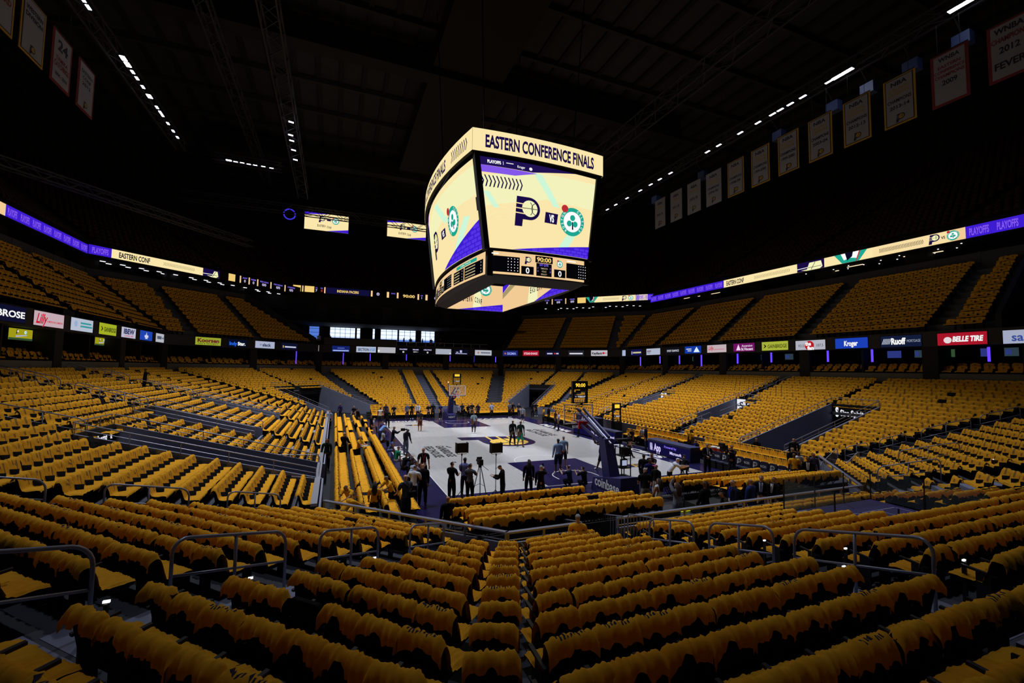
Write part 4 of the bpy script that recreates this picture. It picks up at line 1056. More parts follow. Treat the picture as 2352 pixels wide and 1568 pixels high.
for sd, lng in (('near', False), ('far', False), ('left', True), ('right', True)):
    lenr = 16.2 if lng else 9.9
    bw = BX if lng else BY
    face('ring_display', sd, 4.95, 8.0, 20.0, 4.95, 8.0, 21.5, ring_art(lenr/1.5, .5 if not lng else .42, lng), lenr/1.5, bw, bw)
    face('main_screen', sd, 3.84, 7.9, 13.75, 4.62, 7.80, 19.75, main_art((15.6 if lng else 8.5)/6.0, lng), (15.6 if lng else 8.5)/6.0, bw*.9, bw)
    face('stats_screen', sd, 3.72, 7.95, 12.05, 3.72, 7.95, 13.55, stats_art((15.9 if lng else 7.44)/1.5, lng), (15.9 if lng else 7.44)/1.5, bw*.8, bw*.8)
m = MB()   # black carcass: corner posts, crown, soffit
for sx in (-1, 1):
    for sy in (-1, 1):
        m.bar((sx*3.85, sy*7.85, 13.6), (sx*4.65, sy*7.78, 19.9), .5, .35, BLACK); m.bar((sx*3.6, sy*7.8, 11.9), (sx*3.6, sy*7.8, 13.7), .4, .4, BLACK)
m.box(-4.6, 4.6, -7.7, 7.7, 19.75, 20.02, BLACK)
m.box(-4.75, 4.75, -7.8, 7.8, 21.3, 21.45, BLACK)
for q in (-1, 1):   # soffit around the open underside
    m.hexa([(-3.72, q*7.98 if q > 0 else -7.98, 12.0), (3.72, q*7.98 if q > 0 else -7.98, 12.0), (2.9, q*6.95, 11.62), (-2.9, q*6.95, 11.62), (-3.72, q*7.98, 12.1), (3.72, q*7.98, 12.1), (2.9, q*6.95, 11.75), (-2.9, q*6.95, 11.75)], DARKWALL)
    m.hexa([(q*3.72, -7.98, 12.0), (q*3.72, 7.98, 12.0), (q*2.9, 6.95, 11.62), (q*2.9, -6.95, 11.62), (q*3.72, -7.98, 12.1), (q*3.72, 7.98, 12.1), (q*2.9, 6.95, 11.75), (q*2.9, -6.95, 11.75)], DARKWALL)
    for k in range(9):
        u0, u1 = k/9, (k+1)/9; b0, b1 = BX*.8*4*u0*(1-u0), BX*.8*4*u1*(1-u1); y0, y1 = -7.95+15.9*u0, -7.95+15.9*u1
        m.poly([(q*(3.72+b0), y0, 12.02), (q*(3.72+b1), y1, 12.02), (q*3.7, y1, 12.0), (q*3.7, y0, 12.0)], DARKWALL)
m.build('housing', t)
for nm, o_, ux, un, w, left in (('underside_screen', (-2.9, 6.95, 11.66), (1, 0, 0), (0, -1, 0), 5.8, True), ('underside_screen', (2.9, 6.95, 11.66), (0, -1, 0), (-1, 0, 0), 13.9, False), ('underside_screen', (2.9, -6.95, 11.66), (-1, 0, 0), (0, 1, 0), 5.8, True), ('underside_screen', (-2.9, -6.95, 11.66), (0, 1, 0), (1, 0, 0), 13.9, False)):
    m = MB(); a = under_art(w/2.6, left); a.items = [([(x*2.6, y*2.6) for x, y in vs], fs, mt, l) for vs, fs, mt, l in a.items]
    m.art(a, o_, ux, (0, 0, 1), un, .008); m.slab(o_, ux, (0, 0, 1), un, w, 2.6, .1, BLACK); m.build(nm, t)
for sx in (-1, 1):
    for sy in (-1, 1): m = MB(); m.tube([(sx*3.5, sy*6, 21.4), (sx*4.5, sy*7, 41.2)], .05, BLACK, 6); m.build('hanging_cable', t)

# ------------------------------------------------------------------ ribbon board around the upper deck
def ribbon(side, z0, z1, items, D=25.7, lbl=''):
    r = srange(side, D); n = V((*NRM[side], 0)); m = MB(); k = RSIGN[side]
    m.hexa([sp3(side, r[0], D, z0-.12), sp3(side, r[1], D, z0-.12), sp3(side, r[1], D+.35, z0-.12), sp3(side, r[0], D+.35, z0-.12), sp3(side, r[0], D, z1+.12), sp3(side, r[1], D, z1+.12), sp3(side, r[1], D+.35, z1+.12), sp3(side, r[0], D+.35, z1+.12)], BLACK)
    h = z1-z0; a = Art()
    for it in items:
        kd, s0, s1 = it[0], it[1]*k, it[2]*k
        x0, x1 = min(s0, s1), max(s0, s1); xm = (x0+x1)/2
        if kd == 'fill': a.rect(x0, 0, x1, h, it[3], 0)
        elif kd == 'slant': a.poly([(x0, 0), (x1, h), (x1+.3, h), (x1+.3, 0)], it[3], 1)
        elif kd == 'text': a.text(it[3], xm, h*it[6] if len(it) > 6 else h/2, h*it[5], it[4], w=x1-x0, l=2, bold=.03)
        elif kd == 'play':
            a.rect(x0, 0, x1, h, VIOLET, 0); q = max(1, round((x1-x0)/1.75)); d = (x1-x0)/q
            for j in range(q): a.text('PLAYOFFS', x0+d*(j+.5), h/2, h*.62, BRICK2, w=d*.72, l=1, bold=.03)
        elif kd == 'chev': chevrons(a, x0, h/2, x1-x0, h*.4, it[3], GREYL if len(it) > 4 else INK, 2)
        elif kd == 'p': a.merge(PL(), xm, h/2, h*.85, 2)
        elif kd == 'c': a.merge(CLG(), xm, h/2, h*.85, 2)
        elif kd == 'bigball':
            a.rect(x0, 0, x1, h, PNAVY, 1); a.poly([(x0+.5, h*.15), (x0+1.2, h*.15), (x0+1.5, h*.85), (x1-.35, h*.85), (x1-.2, h*.2), (x1-.5, 0), (x0+1.2, 0)], CREAM2, 2)
            a.line(xm+.1, h*.05, xm+.6, h*.83, .06, INK, 3); a.line(xm-.4, h*.3, x1-.3, h*.3, .05, INK, 3); a.line(x0, h*.32, x0+1.3, h*.36, .07, LWHITE, 3)
        elif kd == 'bigring':
            a.poly([(x0, h), (x0+.8, 0), (x1-.8, 0), (x1, h)], TEAL, 1); a.poly([(x0+.7, h), (x0+1.0, h*.3), (xm, h*.45), (x1-1.0, h*.3), (x1-.7, h)], LWHITE, 2); a.poly([(xm-.5, h), (xm-.3, h*.2), (xm+.2, h*.55), (xm+.3, h)], INK, 3); a.poly([(x1-.75, h), (x1-.62, h), (x1-1.0, 0), (x1-1.12, 0)], BALLR, 3)
        elif kd == 'stat':
            a.text(it[3], xm, h*.78, h*.2, LEDV, w=(x1-x0)*.8, l=1, bold=.03); a.text(it[4], xm, h*.36, h*.38, it[5] if len(it) > 5 else LEDW, l=1, bold=.02)
    ur = sright(side)
    m.art(a, sp3(side, 0, D, z0), ur, (0, 0, 1), -n, .02)
    o = m.build('ribbon_board'); tag(o, lbl, 'led board', 'ribbon boards below the upper deck')
ribbon('L', 18.15, 19.15, [('fill', 28.3, 15.1, CREAM) if 0 else ('fill', -7, 14.95, PEACH), ('play', 14.95, 28.3)], lbl='violet ribbon board over the left stands with repeated pale words')
ribbon('FL', 18.2, 19.25, [('play', -7.4, -5.3), ('fill', -5.3, 5.0, CREAM), ('text', -4.6, -1.4, 'EASTERN CONF', INK, .6), ('chev', .1, 3.9, 22, 1), ('bigball', 5.0, 7.3), ('fill', 5.9, 7.2, PEACH), ('fill', 8.6, 9.6, LGOLD), ('fill', 10.3, 10.5, PEACH), ('stat', 10.6, 11.6, 'AST', '0'), ('fill', 11.7, 11.9, PEACH), ('stat', 12.0, 13.0, 'REB', '0'), ('fill', 13.1, 13.3, PEACH), ('stat', 13.4, 15.2, 'FIELD GOALS', '0/0'), ('fill', 15.4, 15.6, PEACH), ('stat', 15.8, 17.8, 'FREE THROWS', '0/0'), ('fill', 18.0, 18.2, PEACH), ('stat', 18.4, 20.2, '3-POINTERS', '0/0')], lbl='ribbon board at the far left corner, cream then black with statistics')
ribbon('F', 18.7, 19.75, [('fill', -18.4, -18.2, PEACH), ('fill', -18.0, -16.5, LGOLD), ('stat', -16.4, -15.9, 'T.O.', '7'), ('fill', -19.8, -18.6, LGOLD), ('stat', -15.5, -15.1, 'FLS', '0', LEDR), ('fill', -14.9, -14.7, PEACH), ('fill', -14.6, -7.3, LEDNAVY), ('text', -12.8, -9.2, 'INDIANA PACERS', LGOLD, .42), ('fill', -7.1, -6.8, PEACH), ('text', -6.1, -5.6, '0', LEDW, .5), ('fill', -4.3, -3.9, PEACH), ('stat', -3.6, -2.7, 'BONUS', ''), ('fill', -2.5, -2.2, PEACH), ('text', -1.4, .8, '90:00', LGOLD, .5), ('fill', 1.3, 1.6, PEACH), ('stat', 1.8, 2.4, 'QTR', '1'), ('fill', 2.8, 3.2, PEACH), ('text', 4.5, 5.0, '0', LEDW, .5), ('fill', 5.6, 5.9, PEACH), ('fill', 6.2, 14, LEDNAVY), ('text', 7.6, 12.0, 'BOSTON CELTICS', LGOLD, .42), ('fill', 14.2, 14.5, PEACH)], lbl='dark ribbon board at the far end with a team name and timer')
ribbon('FR', 18.5, 19.55, [('stat', 12.4, 11.3, 'FG', '0'), ('fill', 10.9, 10.7, PEACH), ('stat', 10.5, 8.6, 'FREE THROWS', '0/0'), ('fill', 8.2, 8.0, PEACH), ('stat', 7.4, 6.2, '3-POINTERS', '0/0'), ('fill', 5.8, 4.2, LGOLD), ('bigring', 4.2, 1.9), ('fill', 2.6, -7.0, CREAM), ('chev', 1.0, -2.0, 22, 1), ('p', -2.6, -3.1), ('c', -3.7, -4.4), ('play', -4.9, -8)], lbl='ribbon board at the far right corner, cream with two round emblems')
ribbon('R', 18.0, 19.05, [('play', 28.3, 12.4), ('fill', 12.4, -12.9, CREAM), ('text', 11.9, 9.0, 'EASTERN CONF', INK, .6), ('chev', 7.4, 2.4, 24, 1), ('bigball', 1.5, -1.7), ('bigring', -2.8, -6.1), ('fill', -6.6, -13.9, PEACH), ('chev', -7.2, -10.9, 30), ('p', -11.3, -12.0), ('text', -12.2, -12.5, 'VS', INK, .25), ('c', -12.6, -13.5), ('play', -13.9, -28)], lbl='long ribbon board over the right stands, violet, cream and orange')

# ------------------------------------------------------------------ backlit signs along the suite fascia
def em(c, s=.8): return emat('sign_'+c, c, s)
def sign(side, s0, s1, z, h, bg, words, lbl, dim=1.0):
    k = RSIGN[side]; w = abs(s1-s0); sl = max(s0*k, s1*k)-w   # left edge in the viewer's left-to-right coordinate
    n = V((*NRM[side], 0)); ur = sright(side)
    D = DTOP-.02
    base = sp3(side, 0, D, z-h/2)+ur*sl
    t = thing('backlit_sign', lbl, 'sign', tuple(base+ur*w/2), 'backlit signs around the suite level')
    m = MB(); m.slab(base-ur*.05-V((0, 0, .05)), ur, V((0, 0, 1)), -n, w+.1, h+.1, .16, BLACK); m.build('sign_box', t)
    m = MB(); a = Art(); a.rect(0, 0, w, h, em(bg, .62*dim), 0); a.rect(w*.05, h*.02, w*.95, h*.45, em(bg, .95*dim), 1)
    for wd in words:
        if wd[0] == 'bar': a.rect(w*wd[1], h*wd[2], w*wd[3], h*wd[4], em(wd[5], .8), 2)
        elif wd[0] == 'tri': a.poly([(w*wd[1], h*.15), (w*wd[2], h*.15), (w*(wd[1]+wd[2])/2, h*.9)], em(wd[3], 1), 2)
        elif wd[0] == 'disc': a.disc(w*wd[1], h*wd[2], h*wd[3], em(wd[4], .9), 2)
        elif wd[0] == 'chev': a.poly([(w*wd[1], h*.7), (w*wd[1]+h*.15, h*.7), (w*wd[1]+h*.38, h*.5), (w*wd[1]+h*.15, h*.3), (w*wd[1], h*.3), (w*wd[1]+h*.2, h*.5)], em('101014', .3), 2)
        elif wd[0] == 'stripes':
            for q in range(6): a.line(w*wd[1]+h*.11*q, h*.25, w*wd[1]+h*.11*q+h*.18, h*.75, h*.05, em(wd[2], .8), 2)
        else: a.text(wd[0], w*wd[1], h*wd[2], h*wd[3], em(wd[5], .9), w=w*wd[4], l=3, bold=wd[6] if len(wd) > 6 else .02, slant=wd[7] if len(wd) > 7 else 0)
    m.art(a, base, ur, (0, 0, 1), -n, .01); m.build('sign_face', t)
ZS, HS = 8.72, .92
sign('L', -2.8, 1.3, ZS, HS, '14163a', [('AMBROSE', .52, .5, .42, .9, 'ffffff', .03)], 'dark navy sign with white capital letters at the left edge')
sign('L', 2.1, 5.4, ZS, HS, 'f2d2dc', [('Lilly', .22, .52, .7, .33, 'd21030', .03, .3), ('A MEDICINE COMPANY', .68, .35, .14, .55, 'd21030')], 'pinkish white sign with a red script word at left')
sign('L', 6.3, 9.4, ZS, HS, 'dfe9ff', [('disc', .2, .55, .25, '9fb4d8'), ('bar', .4, .58, .9, .72, '3aa6a8'), ('bar', .4, .32, .95, .46, '3aa6a8')], 'pale blue-white sign with two teal lines of lettering')
sign('L', 10.4, 13.4, ZS, HS, 'c8d830', [('chev', .08), ('GAINBRIDGE', .6, .48, .4, .7, '101014', .02)], 'lime sign with black lettering in the left stand')
sign('L', 14.4, 17.4, ZS, HS, 'e6e6ff', [('IBEW', .5, .62, .5, .75, '1a2458', .04), ('LOCAL 481', .5, .18, .16, .6, 'd03048')], 'white sign with four bold navy capitals')
sign('L', 18.4, 21.5, ZS, HS, '2a56d8', [('bar', .35, .3, .65, .55, 'dfe6ff'), ('tri', .4, .6, 'dfe6ff')], 'bright blue sign right of the white sign with navy capitals')
sign('L', 22.5, 25.7, ZS, HS, 'dfe3ee', [('bar', .1, .35, .5, .7, '5a6278'), ('bar', .55, .4, .9, .6, '7b8296')], 'white sign with grey lettering between two blue ones')
sign('L', 26.3, 29.4, ZS, HS, '1c3ea8', [('tri', .6, .92, 'f4f8ff'), ('bar', .12, .5, .45, .65, 'dfe6ff'), ('bar', .12, .25, .45, .38, 'dfe6ff')], 'blue sign with a white triangle at the far end of the left stand')
sign('L', 30.1, 31.8, ZS, HS, '20222c', [('bar', .2, .4, .8, .55, '9aa0b8')], 'dark grey sign with faint lettering at the far left bend')
sign('FL', -.6, 2.4, ZS, HS, 'b9c83a', [('Koorsen', .5, .62, .5, .85, '6a1420', .04), ('FIRE & SECURITY', .5, .18, .17, .8, '4a5a1a')], 'yellow-green sign with dark red lettering in the far left corner')
sign('FL', 3.3, 5.8, ZS, HS, '0a1430', [('Indy', .27, .45, .48, .4, '2a6cff', .03), ('Star.', .71, .45, .48, .42, 'ffffff', .04)], 'black-navy sign lettered half blue, half white')
sign('FL', 7.0, 9.9, ZS, HS, 'cfd8f6', [('slack', .58, .5, .45, .45, '3c4668', .04), ('disc', .27, .5, .16, '8a96b8')], 'bluish white sign with one dark lower-case word')
sign('FL', 11.0, 13.7, ZS, HS, '14183a', [('KEMPKALE', .55, .4, .3, .7, 'e6e6ff', .03)] if 0 else [('bar', .2, .3, .9, .5, 'dfe6ff'), ('bar', .08, .25, .14, .6, 'e0c060')], 'dark navy sign beside the violet light strips')
sign('F', -17.4, -15.1, ZS, HS, 'e8e2e8', [('bar', .3, .55, .9, .7, 'b9a0a8')], 'white sign at the left end of the far wall')
sign('F', -13.2, -10.6, ZS, HS, '1a2a80', [('bar', .05, .08, .95, .3, 'a8bcff'), ('bar', .3, .55, .7, .68, '6a7ad8')], 'blue sign with a pale lower edge on the far wall')
sign('F', -9.6, -6.6, ZS, HS, 'd6e4ff', [('SECTION', .36, .5, .45, .56, '1a2048', .03), ('//127', .82, .5, .45, .3, '2a7ad0', .03)], 'white sign with navy and blue capitals on the far wall')
sign('F', -6.3, -3.5, ZS, HS, 'd8d8e2', [('bar', .0, .2, .1, .5, 'ffffff')], 'blank greyish white sign left of the small dark scoreboard')
sign('F', -3.0, 2.6, ZS, 1.0, '08080e', [('PACERS', .14, .72, .2, .22, 'd8d0ff', .03), ('0', .14, .28, .28, .05, 'ffffff'), ('90:00', .5, .70, .2, .18, 'd8d0ff', .03), ('QTR 1', .5, .32, .14, .14, 'ffffff'), ('CELTICS', .86, .72, .2, .24, 'd8d0ff', .03), ('0', .86, .28, .28, .05, 'ffffff')], 'small dark scoreboard panel in the middle of the far wall')
sign('F', 3.2, 5.9, ZS, HS, 'ccd2e4', [('bar', .9, .1, .98, .3, 'ffffff')], 'blank bluish white sign right of the small dark scoreboard')
sign('F', 6.4, 9.0, ZS, HS, '101228', [('bar', .1, .15, .9, .28, 'c8c8f0'), ('bar', .4, .4, .55, .85, 'c8c8f0'), ('bar', .15, .4, .3, .55, 'c8c8f0')], 'dark sign with pale strokes on the far wall')
sign('F', 10.2, 13.3, ZS, HS, 'dde2ee', [('disc', .2, .5, .2, 'b07a60'), ('bar', .35, .38, .92, .62, '6a7288')], 'white sign with grey lettering at the right end of the far wall')
sign('FR', 17.3, 14.4, ZS, HS, '28348c', [('SIGMA', .6, .45, .45, .6, 'a8b4ff', .02), ('disc', .17, .45, .16, 'e06a40')], 'violet-blue sign with pale capitals in the far right corner')
sign('FR', 13.4, 10.4, ZS, HS, 'c81a38', [('STEAK•SHAKE', .5, .45, .4, .84, 'ffd0d8', .03)], 'red sign with pale capitals in the far right corner')
sign('FR', 9.2, 6.6, ZS, HS, '121530', [('bar', .12, .3, .5, .55, 'c8c8f0'), ('bar', .6, .3, .72, .55, 'c03848'), ('bar', .75, .3, .92, .55, 'c8c8f0')], 'dark navy sign right of the red one in the corner')
sign('FR', 5.1, 2.4, ZS, HS, '2a2c38', [('IndianaCitizens', .5, .42, .35, .85, 'f0f0ff', .02)] if 0 else [('bar', .08, .3, .92, .55, 'e8e8f8')], 'charcoal sign with a white line of lettering in the corner')
sign('FR', 1.2, -1.5, ZS, HS, 'e8e4ee', [('KeyBank', .38, .48, .42, .62, '1a1a20', .04), ('disc', .76, .5, .2, 'c82030'), ('bar', .8, .45, .97, .55, 'c82030')], 'white sign with black lettering and a red key shape')
sign('R', 26.8, 24.0, ZS, HS, 'ccdcff', [('bar', .35, .35, .7, .6, '8aa0c8')], 'pale blue sign at the far end of the right stand')
sign('R', 22.6, 20.0, ZS, HS, '1c1c66', [('bar', .2, .35, .95, .6, 'e0d8a0'), ('bar', .05, .2, .14, .7, 'b0a8e8')], 'indigo sign with a yellowish line of lettering')
sign('R', 18.9, 15.9, ZS, HS, 'd6e0fa', [('bar', .05, .5, .35, .7, '8a6a78'), ('bar', .05, .25, .3, .4, '8a96b0')], 'bluish white sign in the far half of the right stand')
sign('R', 14.8, 12.1, ZS, HS, '16161f', [('SPORT GRAPHICS', .55, .5, .3, .85, 'd8d8e8', .02)], 'black sign with small pale capitals in the right stand')
sign('R', 11.1, 8.3, ZS, HS, '1c48c8', [('tri', .55, .92, 'd8f0ff'), ('bar', .1, .55, .42, .68, 'e8f0ff'), ('bar', .18, .3, .42, .42, 'e8f0ff')], 'blue sign with a white triangle in the right stand')
sign('R', 7.3, 4.4, ZS, HS, 'f0d8e0', [('Lilly', .2, .6, .5, .25, 'd21030', .02, .3), ('bar', .3, .35, .9, .45, 'd88aa0')], 'pinkish white sign in the middle of the right stand')
sign('R', 3.4, .6, ZS, HS, '8a1a78', [('tri', .14, .36, 'f0d0f0'), ('Ascension', .66, .7, .28, .5, 'f8e0f8', .01), ('St.Vincent', .66, .3, .34, .55, 'f8e0f8', .03)], 'magenta sign with white serif-like lettering')
sign('R', -.3, -3.3, ZS, HS, 'cdd848', [('chev', .07), ('GAINBRIDGE', .6, .48, .42, .72, '14140c', .01)], 'lime sign with black lettering in the right stand')
sign('R', -4.1, -7.0, ZS-.08, HS, 'dcdcec', [('93.5', .2, .45, .3, .2, '55555f', .01), ('disc', .48, .45, .5, 'c01c28'), ('the', .44, .66, .4, .2, 'ffffff', .05), ('fan', .52, .2, .4, .22, 'ffffff', .05), ('107.5', .83, .45, .3, .22, '55555f', .01)], 'white sign with a red disc behind two short words')
sign('R', -7.9, -10.6, ZS-.08, HS, '2450e0', [('Kroger', .5, .5, .5, .42, 'ffffff', .04)], 'bright royal blue sign with white lettering')
sign('R', -11.6, -14.4, ZS-.1, HS, '182448', [('stripes', .03, 'd8e0f0'), ('Ruoff', .45, .52, .55, .36, 'ffffff', .05), ('MORTGAGE', .82, .5, .24, .32, 'a8b0c0', 0)], 'dark blue sign with bold white lettering and a striped mark')
sign('R', -15.4, -18.2, ZS-.12, HS, 'd01c34', [('disc', .22, .42, .26, 'f0e0e4'), ('BELLE TIRE', .62, .5, .42, .6, 'ffffff', .05, .12)], 'large red sign with white slanted capitals')
sign('R', -19.0, -22.0, ZS-.15, HS, 'c8d0ee', [('salesforce', .62, .5, .62, .95, '3a4c9a', .02)], 'pale sign cut by the right edge with blue letters')

# violet light strips, televisions, ceiling lights under the upper deck
VST = emat('violet_strip', '5a3cff', 1.6); 
for i, (side, s, z1, z0) in enumerate((('FL', 14.1, 8.1, 6.2), ('F', -15.4, 8.1, 6.2), ('F', -11.5, 8.1, 6.3), ('F', -7.4, 8.1, 6.9), ('F', -1.6, 8.1, 7.1), ('F', 5.9, 8.1, 7.1), ('F', 10.2, 8.1, 7.0), ('FR', 19.0, 8.1, 7.1), ('R', 21.1, 8.05, 6.7), ('R', 16.7, 8.05, 7.0), ('R', 12.8, 8.05, 6.9), ('R', 8.9, 8.05, 6.6), ('R', 3.4, 8.05, 6.9), ('R', -.9, 8.05, 7.0), ('R', -6.8, 8.05, 7.0), ('R', -10.55, 8.05, 6.95), ('R', -14.3, 8.05, 6.9), ('R', -18.0, 7.95, 6.9))):
    p = sp3(side, s, DTOP+.6, 0); m = MB(); m.box(p.x-.06, p.x+.06, p.y-.06, p.y+.06, z0, z1, VST); q = m.build('light_strip')
    tag(q, 'violet vertical light strip, %s from the left along the suites' % ordn(i+1), 'light', 'violet light strips between the suites')
TVM = emat('tv_picture', '5a7a8c', 0.22); TVY = emat('tv_yellow', 'c8c020', 0.6); TVB = emat('tv_blue', '4a5ac8', 0.35); TVG = emat('tv_green', '5a8a5a', 0.28)
def tv(side, s0, s1, z, h, D, mt, lbl, logo=False):
    n = V((*NRM[side], 0)); ur = sright(side); k = RSIGN[side]; w = abs(s1-s0); sl = min(s0*k, s1*k)
    base = sp3(side, 0, D, z-h/2)+ur*sl
    t = thing('television', lbl, 'television', tuple(base), 'televisions in the suites')
    m = MB(); m.slab(base-ur*.04-V((0, 0, .04)), ur, V((0, 0, 1)), -n, w+.08, h+.08, .08, BLACK); m.build('television_case', t)
    m = MB(); a = Art(); a.rect(0, 0, w, h, mt, 0)
    if logo: a.merge(PL(), w*.34, h*.72, h*.4, 1); a.merge(CLG(), w*.68, h*.72, h*.4, 1); a.poly([(w*.3, h*.25), (w*.75, h*.42), (w*.75, h*.5), (w*.28, h*.38)], em('c8ccff', .7), 1); a.rect(0, 0, w, h*.18, TVG, 1)
    else: a.rect(w*.1, h*.2, w*.5, h*.8, TVB, 1)
    m.art(a, base, ur, (0, 0, 1), -n, .01); m.build('television_screen', t)
    m = MB(); m.bar(base+ur*w/2+n*.1+V((0, 0, h)), base+ur*w/2+n*.1+V((0, 0, h+.6)), .06, .06, BLACK); m.build('ceiling_mount', t)
tv('L', 2.5, 4.85, 7.68, .72, 18.5, TVY, 'yellow-green television hanging in the suites at far left', True)
tv('L', 13.2, 15.5, 7.78, .66, 18.5, TVY, 'yellow-green television in the suites under the bold navy sign', True)
for i, (s0, s1) in enumerate(((12.7, 11.5), (2.1, 1.1), (-.85, -1.8), (-8.6, -9.2), (-10.55, -11.6), (-12.55, -13.1), (-14.35, -15.2), (-16.7, -17.1), (-18.0, -18.75))):
    tv('R', s0, s1, 7.65, .62, 20, (TVG, TVB, TVM)[i % 3], 'dim television at the back of the right suites, %s from the far end' % ordn(i+1))
SPOT = emat('downlight', 'f4f6ff', 2.2); SPOTW = emat('downlight_warm', 'ffe2b8', 1.4)
nl = 0
def dl(side, s, D, z, w, l, mt, lbl):
    p = sp3(side, s, D, z); u = sright(side); n = V((*NRM[side], 0))
    m = MB(); m.obox(p, u*w/2, n*l/2, (0, 0, .03), mt); m.obox(p+V((0, 0, .05)), u*(w/2+.05), n*(l/2+.05), (0, 0, .03), BLACK); tag(m.build('downlight'), lbl, 'light', 'lights under the upper deck')
for k in range(28):
    s = -5.5+.98*k
    if k % 10 == 9: continue
    dl('FL', s, 27.0+(k % 2)*.9, 17.84, .5, .16, SPOT, 'slim ceiling light under the far left ribbon board, %s from the left' % ordn(k+1))
for k in range(10): dl('F', -6.8+1.12*k, 27.0, 17.84, .18, .7, SPOT, 'slanting ceiling light under the far ribbon board, %s from the left' % ordn(k+1))
for k in range(8): dl('F', -17+1.25*k, 27.2, 17.84, .16, .16, SPOTW, 'round downlight left of the slanting lights at the far end, %s from the left' % ordn(k+1))
for k in range(18): dl('FR', 12.5-1.05*k, 26.8+(k % 3)*.7, 17.84, .35, .12, SPOT, 'short ceiling light under the far right ribbon board, %s from the left' % ordn(k+1))
for k, (s, D, w) in enumerate(((21, 27, 1.2), (18.5, 27.3, .8), (15.6, 27.5, 1.6), (-1.2, 28, 1.2), (-4.0, 27.2, 1.6), (-9.0, 27.4, 1.2), (-10.5, 28.2, 1.4))): dl('R', s, D, 17.84, w, .12, SPOTW, 'long ceiling light above the right middle deck, %s from the far end' % ordn(k+1))
for k in range(16): dl('R', 1.0-.95*k, 26.5+(k*7 % 5)*.5, 17.84, .09, .09, SPOT, 'pinpoint downlight above the right middle deck, %s from the far end' % ordn(k+1))
# two video boards high at the far end, and a violet ring light
for x0, x1, zt, lb in ((-18.25, -11.4, 31.6, 'cream video board high at the far end, left one with a violet top edge'), (-4.95, 1.9, 32.0, 'cream video board high at the far end, right one beside the scoreboard')):
    t = thing('video_board', lb, 'video board', ((x0+x1)/2, 45, zt-3), 'video boards at the far end'); w = x1-x0; h = 2.9
    m = MB(); m.box(x0-.15, x1+.15, 45, 45.4, zt-h-.15, zt+.15, BLACK); m.build('board_frame', t)
    a = Art(); a.rect(0, 0, w, h, CREAM, 0); a.poly([(0, h), (0, h*.86), (w*.55, h)], VIOLET, 1); a.poly([(w*.5, 0), (w, 0), (w, h*.2)], VIOLET, 1)
    a.merge(PL(), w*.38, h*.65, h*.36, 1); a.rect(w*.5, h*.60, w*.59, h*.72, PNAVY, 1); a.merge(CLG(), w*.70, h*.64, h*.40, 1)
    for i, ch in enumerate('EASTERN CONF'): a.text(ch, w*(.30+.027*i), h*(.28-.012*max(0, i-6)), h*.13, INK, w=w*.018, l=1, bold=.04)
    m = MB(); m.art(a, (x0, 45, zt-h), (1, 0, 0), (0, 0, 1), (0, -1, 0), .02); m.build('board_screen', t)
    for f in (.2, .8): m = MB(); m.tube([(x0+w*f, 45.2, zt), (x0+w*f, 45.2, 41.2)], .05, BLACK, 6); m.build('hanger', t)
m = MB(); m.tube([(-20.6+.85*math.cos(2*PI*k/24), 46, 31.1+.85*math.sin(2*PI*k/24)) for k in range(25)], .1, emat('ring_violet', '4a3cff', .7), 8, False); m.tube([(-20.6, 46, 32), (-20.6, 46, 41.2)], .04, BLACK, 6); tag(m.build('ring_light'), 'violet glowing ring hanging left of the far video boards', 'light')
# windows behind the far bar terrace
SKY = emat('window_daylight', 'cfe0ff', 1.5); SKYB = emat('window_blue', '5a86e8', .8); MUL = mat('window_mullion', '1c2438', .6)
for i, (x0, x1) in enumerate(((-17, -15.4), (-13.7, -9.55), (-9.3, -8.7), (-6.6, -6.2), (-5.2, -2.2), (-1.95, 1.1), (2.1, 4.65))):
    m = MB(); m.quad((x0, 48.3, 10.6), (x1, 48.3, 10.6), (x1, 48.3, 12.75), (x0, 48.3, 12.75), SKYB if i == 0 else SKY)
    n = max(1, int((x1-x0)/.8))
    for k in range(n+1): xx = x0+(x1-x0)*k/n; m.box(xx-.03, xx+.03, 48.2, 48.3, 10.6, 12.75, MUL)
    for k in range(3): m.box(x0, x1, 48.2, 48.28, 11.1+.65*k, 11.15+.65*k, MUL)
    m.quad((x0, 48.29, 10.6), (x1, 48.29, 10.6), (x1, 48.29, 11.0), (x0, 48.29, 11.0), SKYB)
    o = m.build('window_%d' % (i+1)); o['kind'] = 'structure'; o['label'] = 'bright window behind the far bar terrace, %s from the left' % ordn(i+1)
